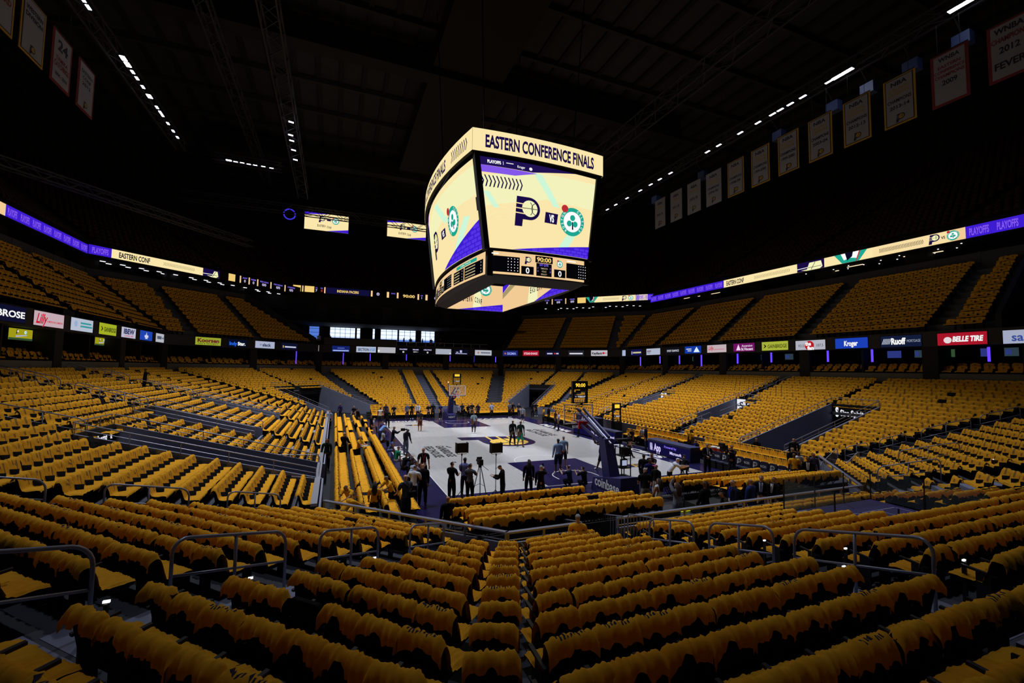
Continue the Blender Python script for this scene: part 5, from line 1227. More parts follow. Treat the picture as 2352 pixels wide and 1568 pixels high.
# ------------------------------------------------------------------ people
HAIRC = {'black': mat('hair_black', '14110f', .8), 'brown': mat('hair_brown', '3a2518', .8), 'grey': mat('hair_grey', '8a8a8c', .8), 'blond': mat('hair_blond', '9a7a4a', .8)}
CL = {}
def cloth(c):
    return mat('cloth_'+c, c, .9, noise=.12, scale=9, spec=.15)
EYEM = mat('eye_dark', '181210', .4); LIPM = mat('lip', '8a4a42', .6); SHOEW = mat('shoe_white', 'e6e6ea', .6); SHOEB = mat('shoe_black', '101012', .5)
def R3(ax, a): return Matrix.Rotation(a, 3, ax)
def person(label, x, y, z=0.0, face=0.0, h=1.78, shirt='111114', pants='14141a', skin=0, hair='black', pose='stand', la=(8, 0), ra=(8, 0), lean=0.0, head=0.0, headyaw=0.0, sleeve='short', legs=0.0, shorts=False, cap=None, longhair=False, bald=False, shoes='b', eyes=False, fat=1.12, group=None, lie=0.0, tie=None, badge=None, bag=None, seat_h=.45, name='person'):
    """la / ra: (forward raise of the upper arm in degrees, bend of the elbow, sideways spread); legs: stride in degrees"""
    k = h/1.78; J = {}; E = []
    def arm(v): return v if len(v) == 3 else (v[0], v[1], 6)
    hipz = .93 if pose == 'stand' else seat_h+.10
    J['pelvis'] = V((0, 0, hipz))
    tr = R3('X', -math.radians(lean))
    def T(p): return J['pelvis']+tr @ V(p)
    J['waist'] = T((0, .0, .17)); J['chest'] = T((0, -.01, .36)); J['upper'] = T((0, -.015, .47)); J['neck'] = T((0, -.01, .57))
    hr = R3('Z', math.radians(headyaw)) @ R3('X', -math.radians(lean*.6+head))
    def H(p): return J['neck']+hr @ V(p)
    J['skull0'] = H((0, .015, .075)); J['skull1'] = H((0, .025, .155)); J['skull2'] = H((0, .01, .215))
    E += [('pelvis', 'waist'), ('waist', 'chest'), ('chest', 'upper'), ('upper', 'neck'), ('neck', 'skull0'), ('skull0', 'skull1'), ('skull1', 'skull2')]
    RAD = {'pelvis': (.155*fat, .115*fat), 'waist': (.138*fat, .105*fat), 'chest': (.165*fat, .115*fat), 'upper': (.125, .095), 'neck': (.056, .056), 'skull0': (.068, .082), 'skull1': (.086, .104), 'skull2': (.070, .084)}
    for s, av in (('l', la), ('r', ra)):
        sx = -1 if s == 'l' else 1; up, el, sp = arm(av)
        J[s+'sh'] = T((sx*.20, -.01, .475)); E.append(('upper', s+'sh')); RAD[s+'sh'] = (.07, .07)
        d = R3('Y', -sx*math.radians(sp)) @ (R3('X', math.radians(up)) @ V((0, 0, -1)))
        d2 = R3('Y', -sx*math.radians(sp*.3)) @ (R3('X', math.radians(up+el)) @ V((0, 0, -1)))
        if up > 30 or el > 30: d2 = (d2+V((-sx*.35, 0, 0))).normalized()
        J[s+'el'] = J[s+'sh']+d*.29; J[s+'wr'] = J[s+'el']+d2*.25; J[s+'pa'] = J[s+'wr']+d2*.075
        E += [(s+'sh', s+'el'), (s+'el', s+'wr'), (s+'wr', s+'pa')]
        RAD[s+'el'] = (.05, .05); RAD[s+'wr'] = (.031, .031); RAD[s+'pa'] = (.037, .024)
        # five fingers of unequal length; the thumb leaves the side of the palm
        side = d2.cross(V((0, 1, 0)) if abs(d2.y) < .8 else V((0, 0, 1))).normalized(); nrm = side.cross(d2).normalized()
        for q, (o, ln) in enumerate(((-.027, .06), (-.009, .072), (.009, .07), (.027, .055))):
            a_, b_ = s+'f%d' % q, s+'g%d' % q
            J[a_] = J[s+'pa']+d2*.03+side*o; J[b_] = J[a_]+(d2*.85+nrm*.35).normalized()*ln
            E += [(s+'pa', a_), (a_, b_)]; RAD[a_] = (.010, .010); RAD[b_] = (.008, .008)
        J[s+'t0'] = J[s+'wr']+d2*.04+side*-.034; J[s+'t1'] = J[s+'t0']+(d2*.7-side*.6).normalized()*.045; E += [(s+'wr', s+'t0'), (s+'t0', s+'t1')]; RAD[s+'t0'] = (.012, .012); RAD[s+'t1'] = (.009, .009)
    for s in 'lr':
        sx = -1 if s == 'l' else 1; st = math.radians(legs)*(1 if s == 'l' else -1)
        J[s+'hip'] = J['pelvis']+V((sx*.092, 0, -.05)); E.append(('pelvis', s+'hip')); RAD[s+'hip'] = (.098*fat, .098*fat)
        if pose == 'sit': kn = J[s+'hip']+V((sx*.05, .42, .0)); an = V((kn.x, kn.y+.02, .09))
        elif pose == 'crouch':
            kn = J[s+'hip']+V((sx*.06, .36, .10)); an = V((kn.x, kn.y-.22, .09))
        else:
            kn = J[s+'hip']+V((sx*.01+sx*.02, math.sin(st)*.42+.02, -math.cos(st)*.42)); an = kn+V((0, math.sin(st*1.2)*.40-.02-(.10 if st < -.1 else 0), -math.cos(st*1.1)*.40))
            an.z = max(an.z, .075)
        J[s+'kn'] = kn; J[s+'an'] = an; J[s+'toe'] = an+V((sx*.02, .15, -.045)); J[s+'heel'] = an+V((0, -.045, -.035))
        E += [(s+'hip', s+'kn'), (s+'kn', s+'an'), (s+'an', s+'toe'), (s+'an', s+'heel')]
        RAD[s+'kn'] = (.07, .07); RAD[s+'an'] = (.046, .046); RAD[s+'toe'] = (.038, .026); RAD[s+'heel'] = (.032, .032)
    zmin = min(J['lan'].z, J['ran'].z)
    dz = .075-zmin
    if pose == 'stand':
        for q in J: J[q] = J[q]+V((0, 0, dz))
    names = list(J); idx = {n: i for i, n in enumerate(names)}
    me = bpy.data.meshes.new('p'); me.from_pydata([J[n]*k for n in names], [(idx[a], idx[b]) for a, b in E], [])
    ob = bpy.data.objects.new('p', me); COL.objects.link(ob)
    sk = ob.modifiers.new('s', 'SKIN'); sk.use_smooth_shade = True; sk.branch_smoothing = .6
    for n in names:
        r = me.skin_vertices[0].data[idx[n]]; r.radius = (RAD[n][0]*k, RAD[n][1]*k); r.use_root = (n == 'pelvis')
    sb = ob.modifiers.new('u', 'SUBSURF'); sb.levels = 1
    dg = bpy.context.evaluated_depsgraph_get(); m2 = bpy.data.meshes.new_from_object(ob.evaluated_get(dg))
    bpy.data.objects.remove(ob); bpy.data.meshes.remove(me)
    t = thing(name, label, 'person', (x, y, z), group); t.rotation_euler = (0, 0, face)
    m2.materials.clear(); m2.materials.append(SKIN[skin]); m2.name = 'body'
    m2.polygons.foreach_set('use_smooth', [True]*len(m2.polygons))
    bo = bpy.data.objects.new('body', m2); COL.objects.link(bo); bo.parent = t
    # clothing: the faces over a region, lifted off the skin
    nv = len(m2.vertices); co = np.empty(nv*3); m2.vertices.foreach_get('co', co); co = co.reshape(-1, 3)
    no = np.empty(nv*3); m2.vertices.foreach_get('normal', no); no = no.reshape(-1, 3)
    seg = []; kinds = []
    for a, b in E:
        w = a[1:] if a[0] in 'lr' and a not in ('neck',) else a
        kd = {'pelvis': 'torso', 'waist': 'torso', 'chest': 'torso', 'upper': 'torso', 'neck': 'head', 'skull0': 'head', 'skull1': 'head'}.get(a)
        if kd is None:
            kd = {'sh': 'uarm', 'el': 'farm', 'wr': 'hand', 'pa': 'hand', 'hip': 'thigh', 'kn': 'shin', 'an': 'foot'}.get(w, 'hand')
        if a == 'pelvis' and b != 'waist': kd = 'hips'
        seg.append((np.array(J[a]*k), np.array(J[b]*k))); kinds.append(kd)
    best = np.full(nv, 1e9); bk = np.zeros(nv, int); bt = np.zeros(nv)
    for i, (a, b) in enumerate(seg):
        ab = b-a; tt = np.clip(((co-a) @ ab)/(ab @ ab+1e-9), 0, 1); d = np.linalg.norm(co-(a+tt[:, None]*ab), axis=1)
        u = d < best; best[u] = d[u]; bk[u] = i; bt[u] = tt[u]
    kv = np.array(kinds)[bk]
    hipz_ = J['pelvis'].z*k
    def region(pred, off, mt, nm, par=t):
        fs = [p for p in m2.polygons if all(pred(v) for v in p.vertices)]
        if not fs: return None
        used = sorted({v for p in fs for v in p.vertices}); mp = {v: i for i, v in enumerate(used)}
        mm = bpy.data.meshes.new(nm); mm.from_pydata([tuple(co[v]+no[v]*(off(v) if callable(off) else off)) for v in used], [], [tuple(mp[v] for v in p.vertices) for p in fs])
        mm.materials.append(mt); mm.polygons.foreach_set('use_smooth', [True]*len(mm.polygons)); mm.update()
        o = bpy.data.objects.new(nm, mm); COL.objects.link(o); o.parent = par; return o
    sl = {'none': 0, 'short': .75, 'long': 2}[sleeve]
    so = region(lambda v: (kv[v] == 'torso' and not (pose == 'stand' and co[v][2] < hipz_-.06)) or (kv[v] == 'uarm' and (bt[v] < sl)) or (sl == 2 and kv[v] == 'farm') or (kv[v] == 'hips' and co[v][2] > hipz_-.02), .016*k, cloth(shirt), 'jacket' if sleeve == 'long' and tie else 'shirt')
    region(lambda v: kv[v] in ('hips', 'thigh') or (kv[v] == 'torso' and co[v][2] < hipz_+.05) or (kv[v] == 'shin' and (not shorts or bt[v] < .15)), (.02 if shorts else .012)*k, cloth(pants), 'shorts' if shorts else 'trousers')
    region(lambda v: kv[v] == 'foot' or (kv[v] == 'shin' and bt[v] > .93), .014*k, SHOEW if shoes == 'w' else SHOEB, 'shoes')
    if not bald or longhair or cap:
        c0 = np.array(J['skull1']*k); fw = np.array(hr @ V((0, 1, 0))); uw = np.array(hr @ V((0, 0, 1)))
        def hp(v):
            if kv[v] != 'head': return False
            q = co[v]-c0; f = q @ fw; u = q @ uw
            if longhair: return (u > .035*k or f < -.01*k) and not (f > .05*k and u < .07*k)
            return u > .05*k or (f < -.005*k and u > -.06*k)
        region(hp, .014*k if not longhair else .022*k, cloth(cap) if cap else HAIRC[hair], 'cap' if cap else 'hair')
        if cap:
            m = MB(); c = c0+fw*.10*k+uw*.035*k
            sv = np.cross(fw, uw); m.hexa([tuple(c+sv*.07*sgn*k+fw*f_*k+uw*u_*k) for u_ in (0, .012) for sgn, f_ in ((-1, 0), (1, 0), (.8, .085), (-.8, .085))], cloth(cap)); m.build('cap_brim', t, None) if 0 else None
            o = m.build('cap_brim', None, (0, 0, 0)); o.parent = t
        if longhair:
            m = MB(); b0 = J['skull1']*k+V(tuple(fw))*(-.075*k); dn = V((0, -.02, -1))
            m.tube([b0+V((0, 0, .06*k)), b0+V((0, -.02, -.08))*k, b0+V((0, -.05, -.26))*k, b0+V((0, -.045, -.42))*k], [.07*k, .10*k, .115*k, .06*k], HAIRC[hair], 10)
            o = m.build('long_hair', None, (0, 0, 0), True); o.parent = t
    if eyes:
        c0 = J['skull1']*k; f = hr @ V((0, 1, 0)); r_ = hr @ V((1, 0, 0)); u = hr @ V((0, 0, 1)); m = MB()
        for sx in (-1, 1): m.ball(c0+r_*(.032*sx*k)+f*(.088*k)+u*(.0*k), .011*k, EYEM, 6, 5)
        m.obox(c0+f*(.083*k)-u*(.075*k), r_*(.022*k), f*(.008*k), u*(.005*k), LIPM)
        o = m.build('eyes_and_mouth', None, (0, 0, 0)); o.parent = t
        m = MB(); m.tube([c0+f*(.082*k)+u*(.012*k), c0+f*(.108*k)-u*(.032*k), c0+f*(.085*k)-u*(.04*k)], [.008*k, .014*k, .01*k], SKIN[skin], 6)
        for sx in (-1, 1): m.ball(c0+r_*(.082*sx*k)-u*(.01*k), .022*k, SKIN[skin], 6, 5, (.5, .9, 1.3))
        o = m.build('nose_and_ears', None, (0, 0, 0), True); o.parent = t
    def onchest(pts, mt, nm, w=.03):
        m = MB(); m.tube(pts, w, mt, 5) if 0 else None
        for a, b in zip(pts, pts[1:]): m.bar(a, b, w, .012, mt, up=(0, 1, 0))
        o = m.build(nm, None, (0, 0, 0)); o.parent = t
    if tie:
        fr = lambda px, pz, d=.142: T((px, d*fat, pz))*k if 0 else (J['pelvis']+tr @ V((px, d*fat, pz)))*k
        if tie != 'back': onchest([fr(0, .53, .10), fr(0, .42, .138), fr(0, .18, .135)], cloth(tie), 'tie', .05); onchest([fr(-.05, .54, .09), fr(-.02, .2, .130)], cloth('d8d8e4'), 'shirt_front', .05); onchest([fr(.05, .54, .09), fr(.02, .2, .130)], cloth('d8d8e4'), 'shirt_front', .05)
    if badge:
        fr = lambda px, pz, d=.15: (J['pelvis']+tr @ V((px, d*fat, pz)))*k
        onchest([fr(-.07, .53, .08), fr(-.03, .36), fr(0, .14)], cloth(badge), 'lanyard', .022); onchest([fr(.07, .53, .08), fr(.03, .36), fr(0, .14)], cloth(badge), 'lanyard', .022)
        m = MB(); m.obox(fr(0, .09, .155), V((.04, 0, 0)), V((0, .006, 0)), V((0, 0, .055)), cloth('e0d0e0')); o = m.build('badge', None, (0, 0, 0)); o.parent = t
    if bag:
        m = MB(); c = (J['pelvis']+tr @ V((.16, -.16, .10)))*k; m.obox(c, (.14, 0, 0), (0, .06, 0), (0, 0, .11), cloth(bag))
        m.tube([(J['pelvis']+tr @ V(q))*k for q in ((.16, -.17, .2), (.0, -.145, .4), (-.14, -.10, .53), (-.15, .05, .53))], .018, cloth(bag), 6); o = m.build('shoulder_bag', None, (0, 0, 0)); o.parent = t
    t['hand_r'] = tuple(J['rpa']*k); t['hand_l'] = tuple(J['lpa']*k)
    return t
def world(t, p):
    c, s = math.cos(t.rotation_euler[2]), math.sin(t.rotation_euler[2]); return V((t.location.x+p[0]*c-p[1]*s, t.location.y+p[0]*s+p[1]*c, t.location.z+p[2]))
def deg(a): return math.radians(a)
# heading: 0 faces +Y (away from the near end), 90 faces -X, 180 faces the near end, -90 faces +X
Y_, K_ = 'e8a820', '101014'
# --- left sideline, front
person('person in a yellow shirt bending over the chairs nearest the dark walkway', -12.3, -18.2, 0.0, deg(-60), 1.70, Y_, K_, 0, 'brown', lean=48, head=10, la=(60, 10), ra=(60, 10))
person('person in a yellow shirt bending toward the camera between yellow rows', -11.95, -16.7, .02, deg(150), 1.68, Y_, K_, 1, 'brown', lean=38, head=15, la=(60, 20), ra=(55, 20), eyes=True)
person('person in a yellow T-shirt with very long black hair seen from behind', -11.15, -17.3, 0.0, deg(-10), 1.66, Y_, K_, 2, 'black', longhair=True, la=(20, 20), ra=(10, 10))
person('grey-haired person in yellow leaning among the left sideline rows', -10.35, -16.0, 0.0, deg(120), 1.66, Y_, K_, 1, 'grey', lean=30, la=(50, 30), ra=(50, 30), eyes=True)
person('bald person in a dark grey shirt with a shoulder bag, seen from behind', -10.0, -17.4, 0, deg(15), 1.86, '3c4654', '1d2440', 0, bald=True, fat=1.2, bag='20242c', la=(25, 30), ra=(25, 30), lean=8)
person('person in a white T-shirt with back to the camera beside the front row', -9.45, -15.6, 0, deg(-30), 1.80, 'd8dcea', '16161c', 0, 'brown', lean=15, head=20, la=(40, 40), ra=(30, 30), fat=1.1)
person('person in a pale blue shirt leaning forward past the white T-shirt', -9.35, -13.9, 0, deg(-60), 1.72, 'a9b4cf', '16161c', 1, 'black', lean=35, la=(50, 30), ra=(50, 30), fat=1.05)
person('bald person in a long black coat standing before the man with a red badge', -9.0, -15.4, 0, deg(-5), 1.82, '0b0b0e', '0b0b0e', 0, bald=True, sleeve='long', fat=1.25, lean=10, head=20)
person('tall person in a black T-shirt with a red badge facing the camera', -8.35, -12.0, 0, deg(175), 1.88, '14141a', '101014', 0, 'black', la=(5, 10, 10), ra=(5, 15, 10), eyes=True, badge='c02848', headyaw=-40)
person('person in a dark hoodie and jeans looking down on the left sideline', -8.05, -4.0, 0, deg(-150), 1.84, '2a2b34', '5a6478', 2, 'black', sleeve='long', lean=10, head=35, la=(10, 15), ra=(10, 10))
t = person('camera operator in a long black coat holding a camera on the left sideline', -8.75, -2.5, 0, deg(-100), 1.80, '15152a', '15152a', 0, 'grey', sleeve='long', la=(60, 60), ra=(65, 60), fat=1.1, lean=8)
m = MB(); p = world(t, t['hand_r'])+V((.12, 0, .05)); m.obox(p, (.14, 0, 0), (0, .07, 0), (0, 0, .09), BLACK); m.tube([p+V((.14, 0, 0)), p+V((.3, 0, 0))], [.05, .06], BLACK, 10); tag(m.build('camcorder'), 'black camcorder held by the operator in the long coat', 'camera')
person('seated person in a pale jersey with a yellow top behind the camera operator', -9.3, -1.0, 0, deg(-80), 1.76, '9aa4b4', '14141a', 2, 'black', pose='sit', lean=10)
person('person in a pale blue shirt bending forward at the left sideline', -9.2, 1.7, 0, deg(-60), 1.76, '7aa2e0', '2a3a70', 0, 'brown', lean=55, la=(40, 10), ra=(40, 10))
person('seated person in pale blue jeans near the left court edge', -9.25, -4.6, 0, deg(-90), 1.72, '3a5a9a', '6a8ac8', 1, 'brown', pose='sit', lean=35, sleeve='none')
person('seated person in a green and white top at the left court edge', -9.2, -8.0, 0, deg(-70), 1.70, '1a8a6a', 'd8d8e0', 0, 'black', pose='sit', lean=15)
person('seated person in black with hands raised to the chin, left court edge', -9.1, -10.3, 0, deg(-60), 1.72, '101014', '101014', 1, 'black', pose='sit', lean=20, sleeve='long', la=(60, 80), ra=(60, 80))
person('seated person in black holding a phone, left court edge', -8.95, -11.6, 0, deg(-60), 1.72, '101014', '16161e', 2, 'black', pose='sit', lean=15, sleeve='long', la=(50, 70), ra=(50, 70))
person('person in a black and green tracksuit in the dark walkway', -12.95, -7.2, 0, deg(165), 1.85, '0f2a22', '0e0e12', 1, 'brown', sleeve='long', eyes=True, la=(5, 10), ra=(15, 20))
person('person in a dark suit turning away between the left rows', -12.0, -5.6, .1, deg(-40), 1.84, '101016', '101016', 0, bald=True, sleeve='long', la=(30, 40), ra=(30, 40))
t = person('grey-haired person in yellow holding a tray between the left rows', -11.2, -6.1, .1, deg(-120), 1.66, Y_, K_, 0, 'grey', la=(40, 50), ra=(40, 50), lean=12)
m = MB(); p = world(t, (0, .38, 1.02)); m.obox(p, (.22, .1, 0), (-.08, .16, 0), (0, 0, .012), WHITEP); tag(m.build('tray'), 'white tray held between the left sideline rows', 'tray')
person('person in a purple jacket leaning at the far left corner', -11.9, 19.0, 0, deg(150), 1.82, '3a3468', '2a2c40', 1, 'black', sleeve='long', lean=12)
person('person in a pale shirt standing at the far end of the dark walkway', -13.0, 11.5, 0, deg(180), 1.74, '8a9cc8', '101014', 0, 'grey', la=(5, 10), ra=(5, 10), eyes=True)
person('person in a white numbered jersey at the far left corner of the court', -8.3, 11.4, 0, deg(-20), 1.96, 'dfe2ee', '2a2a44', 2, 'black', sleeve='none', shorts=True, shoes='w')
person('person in black standing right of the white numbered jersey', -7.75, 9.9, 0, deg(-20), 1.86, '121414', '121418', 2, 'black', sleeve='long')
person('person in black beside the far left barrier', -10.4, 12.4, 0, deg(-60), 1.8, '101014', '16161c', 1, 'black', sleeve='long')
person('person in a grey shirt seated at the far left sideline', -9.4, 7.4, 0, deg(-90), 1.74, '8a90a8', '2a2a40', 0, 'grey', pose='sit', lean=20)
person('person in dark clothes standing halfway along the left sideline', -9.6, 5.6, 0, deg(-80), 1.84, '14141a', '14141a', 1, 'black', sleeve='long', fat=1.1)
person('person in purple seated by the left sideline', -8.9, 5.0, 0, deg(-100), 1.74, '3a2a6a', '2a2850', 1, 'black', pose='sit', lean=15)
# --- near baseline
person('person in a black cap and black T-shirt, hands clasped, left of the lavender shirt', -7.72, -15.35, 0, deg(-50), 1.80, '121217', '0f0f12', 0, 'black', cap='16161a', la=(25, 70), ra=(25, 70), headyaw=-20)
person('person in a lavender shirt behind the lamp stand', -7.0, -14.9, 0, deg(-35), 1.86, '8088c8', '22243a', 2, 'black', sleeve='long', la=(25, 40), ra=(20, 40), fat=1.12)
person('person in a grey T-shirt operating the tripod camera', -7.0, -15.75, 0, deg(-45), 1.76, '565a62', '14141a', 0, 'black', la=(30, 40), ra=(45, 50), fat=1.12, headyaw=-15)
person('person in a black cap looking down at a phone on the baseline', -5.72, -16.45, 0, deg(60), 1.78, '101014', '1e2030', 0, 'black', cap='121216', sleeve='long', la=(30, 75), ra=(30, 75), head=35, lean=6)
person('person in black with long black hair on the near baseline', -4.15, -15.7, 0, deg(-10), 1.74, '0e0e13', '1c2034', 1, 'black', longhair=True, sleeve='long')
t = person('person in black raising a phone on the near baseline', -4.1, -16.9, 0, deg(-25), 1.72, '0e0e12', '16161e', 0, 'grey', sleeve='long', ra=(75, 60, 12), la=(10, 15), fat=1.12)
m = MB(); p = world(t, t['hand_r'])+V((0, .02, .08)); m.obox(p, (.04, 0, 0), (0, .006, 0), (0, 0, .08), BLACK); tag(m.build('phone'), 'black phone held up on the near baseline', 'phone')
person('person in black with a grey head seated at the left end of the baseline rows', -8.75, -18.9, 0, deg(0), 1.72, '0c0c10', '101014', 1, bald=True, pose='sit', sleeve='long', fat=1.15)
person('photographer crouching by the baseline with a pale blue lettered vest', -1.5, -14.9, 0, deg(20), 1.72, '22284a', '14141a', 0, 'brown', pose='crouch', seat_h=.22, lean=15, la=(60, 60), ra=(60, 60))
person('photographer in black crouching left of the navy hoop base', -.9, -15.3, 0, deg(10), 1.72, '101016', '101016', 0, 'black', pose='crouch', seat_h=.2, lean=15, la=(60, 60), ra=(60, 60))
person('grey-haired person in yellow seated at the front rail', -6.02, -23.35, .35, deg(-25), 1.74, Y_, K_, 0, 'grey', pose='sit', seat_h=.50)
# --- players
person('player in all black walking beside the player in green shorts', .33, -2.55, 0, deg(180), 1.96, '101512', '0e1010', 2, bald=True, sleeve='long', eyes=True, legs=8)
person('player in green shorts and white leggings walking toward the camera', .62, -3.45, 0, deg(178), 2.0, '12241c', '10805a', 2, bald=True, shorts=True, shoes='b', eyes=True, legs=10)
person('player in a pale blue shirt with a ball under the arm, seen from behind', -.62, -11.9, 0, deg(-10), 1.98, '8fa6cc', '16183a', 2, 'black', sleeve='long', shorts=True, shoes='w', ra=(25, 60), la=(5, 15))
person('person in a pale blue shirt behind the player holding a ball', .38, -10.7, 0, deg(-20), 1.92, '93a9c4', '1c2030', 0, 'grey', shorts=True, shoes='w')
t = person('player in dark navy shooting a ball in the right half', 2.35, -11.8, 0, deg(75), 1.98, '14162e', '14162e', 2, 'black', shorts=True, shoes='w', la=(80, 70), ra=(80, 70), legs=18)
BALLM = mat('ball_leather', '8a3a22', .6, noise=.15, scale=40); SEAM = mat('ball_seam', '1a1010', .7)
def basketball(p, lbl):
    m = MB(); m.ball(p, .12, BALLM, 16, 12); o = m.build('basketball', smooth=True); tag(o, lbl, 'ball', 'basketballs')
    for ax in range(3):
        q = MB(); f = [lambda c, s: (0, c, s), lambda c, s: (c, 0, s), lambda c, s: (c, s, 0)][ax]
        q.tube([V(p)+V(f(.121*math.cos(2*PI*k/20), .121*math.sin(2*PI*k/20))) for k in range(21)], .004, SEAM, 4, False)
        s_ = q.build('seam', None, ROOTLOC[o.name]); s_.location = (0, 0, 0); s_.parent = o
pp = (world(t, t['hand_r'])+world(t, t['hand_l']))/2
basketball(pp+V((0, 0, .16)), 'basketball held up by the shooter in dark navy')
basketball((-.30, -11.75, 1.12), 'dark basketball under the arm of the player in pale blue')
person('player in a grey-green shirt standing at the top of the far lane', -.75, 4.25, 0, deg(190), 1.98, '8298a4', '24283a', 2, 'black', shorts=True, shoes='w', eyes=True)
person('player in a dark top and red shorts near the far left lane', -5.15, 6.9, 0, deg(20), 1.98, '2a2a30', '5a2a1c', 1, 'black', shorts=True, shoes='w')
person('person in a grey shirt walking at the far right corner of the court', 6.6, 10.1, 0, deg(-40), 1.88, '8a92a8', '22283c', 0, 'brown', shorts=True, shoes='w')
# --- far baseline group
fb = [(-10.6, 16.2, 'black', '14141c'), (-7.2, 16.9, 'blue suit', '1c2244'), (-6.4, 16.2, 'a dark jacket', '14141c'), (-4.9, 16.6, 'grey', '5c6074'), (-4.3, 17.0, 'a black top', '101014'), (-3.7, 16.4, 'a white top', 'b8bccc'), (-2.6, 15.9, 'black with arms folded', '0e0e12'), (-2.0, 16.3, 'a black hoodie', '121216'), (-1.2, 16.0, 'navy', '22265a'), (.9, 16.0, 'a pale grey top', '9aa0b8'), (1.5, 16.4, 'a black and white jersey', '26262e'), (2.1, 15.8, 'black shorts', '16161c'), (2.7, 16.3, 'a black T-shirt', '121216'), (3.3, 15.9, 'dark navy', '1a1c34'), (4.9, 15.6, 'a pale blue shirt', 'a4b4d4'), (5.2, 16.4, 'a navy jacket', '1a2040'), (7.3, 15.8, 'grey', '6a6e86'), (7.9, 16.2, 'a black tracksuit', '121218'), (8.5, 15.7, 'charcoal', '22242c'), (10.2, 15.4, 'dark clothes', '14141a'), (11.0, 16.1, 'black trousers', '101014')]
for i, (x, y, w, c) in enumerate(fb):
    person('person in %s standing behind the far baseline, %s from the left' % (w, ordn(i+1)), x, y, 0, deg(180+(i*37 % 60)-30), 1.74+.02*(i*5 % 9), c, '14141c' if i % 3 else '23263c', (0, 2, 1)[i % 3], ('black', 'brown', 'black')[i % 3], sleeve='long' if i % 2 else 'short', shoes='w' if i % 4 == 0 else 'b', la=(10+10*(i % 3), 20*(i % 4)), ra=(8, 15), bald=i % 6 == 5)
# --- right sideline
person('person in a yellow top at the far right sideline', 8.9, 9.6, 0, deg(80), 1.76, Y_, '14141a', 2, 'black')
person('person in black right of the yellow top at the far right sideline', 9.4, 9.3, 0, deg(90), 1.86, '0f0f14', '0f0f14', 2, 'black', sleeve='long')
person('person in maroon between two others on the far right sideline', 8.3, 5.6, 0, deg(80), 1.80, '3a1a24', '16161c', 2, 'black')
person('person in a white shirt standing behind the near backboard glass', 7.6, 3.6, 0, deg(70), 1.84, 'c4cce0', '1c2034', 1, 'black')
person('dark figure standing under the near backboard on the far sideline', 7.5, -.4, 0, deg(60), 1.84, '14141c', '14141a', 2, 'black', sleeve='long')
person('person striding past the hoop with a denim jacket around the waist', 5.9, -9.7, 0, deg(-100), 1.80, '15151b', '15151a', 1, 'black', legs=24, la=(30, 40), ra=(5, 20), sleeve='short', shoes='b')
person('bald person in a navy jacket standing by the lit scorer table', 9.15, -7.4, 0, deg(60), 1.86, '1c1c2c', '222c50', 1, bald=True, sleeve='long')
person('seated person in white with grey hair behind the scorer table', 10.4, -5.4, .12, deg(90), 1.72, 'c8ccda', '1c1c28', 0, 'grey', pose='sit')
person('seated person in black beside the near hoop tower', 9.6, -5.3, 0, deg(90), 1.76, '101014', '101014', 1, 'black', pose='sit', lean=15)
person('camera operator in a white shirt and white cap bending over a tripod', 2.9, -17.0, 0, deg(-120), 1.78, 'd4daea', '0e0e12', 0, 'black', cap='e0e0e8', lean=38, la=(60, 40), ra=(60, 40), fat=1.2)
t = thing('tripod', 'small black tripod in front of the white-shirted operator', 'tripod', (3.7, -17.05, 0))
for q in range(3):
    m = MB(); m.tube([(3.7, -17.05, 1.0), (3.7+.4*math.cos(2*PI*q/3), -17.05+.4*math.sin(2*PI*q/3), .02)], .018, BLACK, 6); m.build('leg', t)
m = MB(); m.box(3.6, 3.8, -17.2, -16.9, 1.0, 1.2, BLACK); m.build('camera_body', t)
person('person in a dark suit, white shirt and tie facing the camera by the bench', 7.3, -15.1, 0, deg(160), 1.86, '101014', '101014', 0, 'brown', sleeve='long', eyes=True, tie='3a3a60', la=(25, 80), ra=(15, 60))
t = person('camera operator in black with a large camera beside the team bench', 8.2, -16.0, 0, deg(110), 1.84, '15151a', '2a2c34', 0, 'black', cap='18181c', sleeve='long', la=(60, 70), ra=(60, 70), fat=1.15)
m = MB(); p = V((7.72, -15.9, 1.62)); m.obox(p, (.2, .05, 0), (-.04, .12, 0), (0, 0, .16), BLACK); m.box(p.x-.25, p.x-.05, p.y-.15, p.y+.15, p.z+.1, p.z+.3, BLACK); tag(m.build('broadcast_camera'), 'large black broadcast camera on the shoulder of the operator by the bench', 'camera')
person('person in a dark hooded top crouching left of the suited interviewee', 6.0, -14.6, 0, deg(-60), 1.7, '26282c', '16161c', 0, 'black', pose='crouch', seat_h=.3, lean=20, sleeve='long')
person('person in a yellow T-shirt standing by the right front wall', 11.4, -9.6, .0, deg(95), 1.76, Y_, '14141a', 2, 'black', longhair=True, eyes=False)
person('seated person with a violet mask at the end of the scorer table', 10.2, -11.3, 0, deg(90), 1.72, '1c1c28', '1c1c28', 0, 'brown', pose='sit', eyes=True, badge='4a3aff')
person('person in black seated behind the railing near the yellow covered chairs', 12.6, -14.0, .4, deg(90), 1.72, '0e0e12', '101014', 1, 'black', pose='sit', sleeve='long')
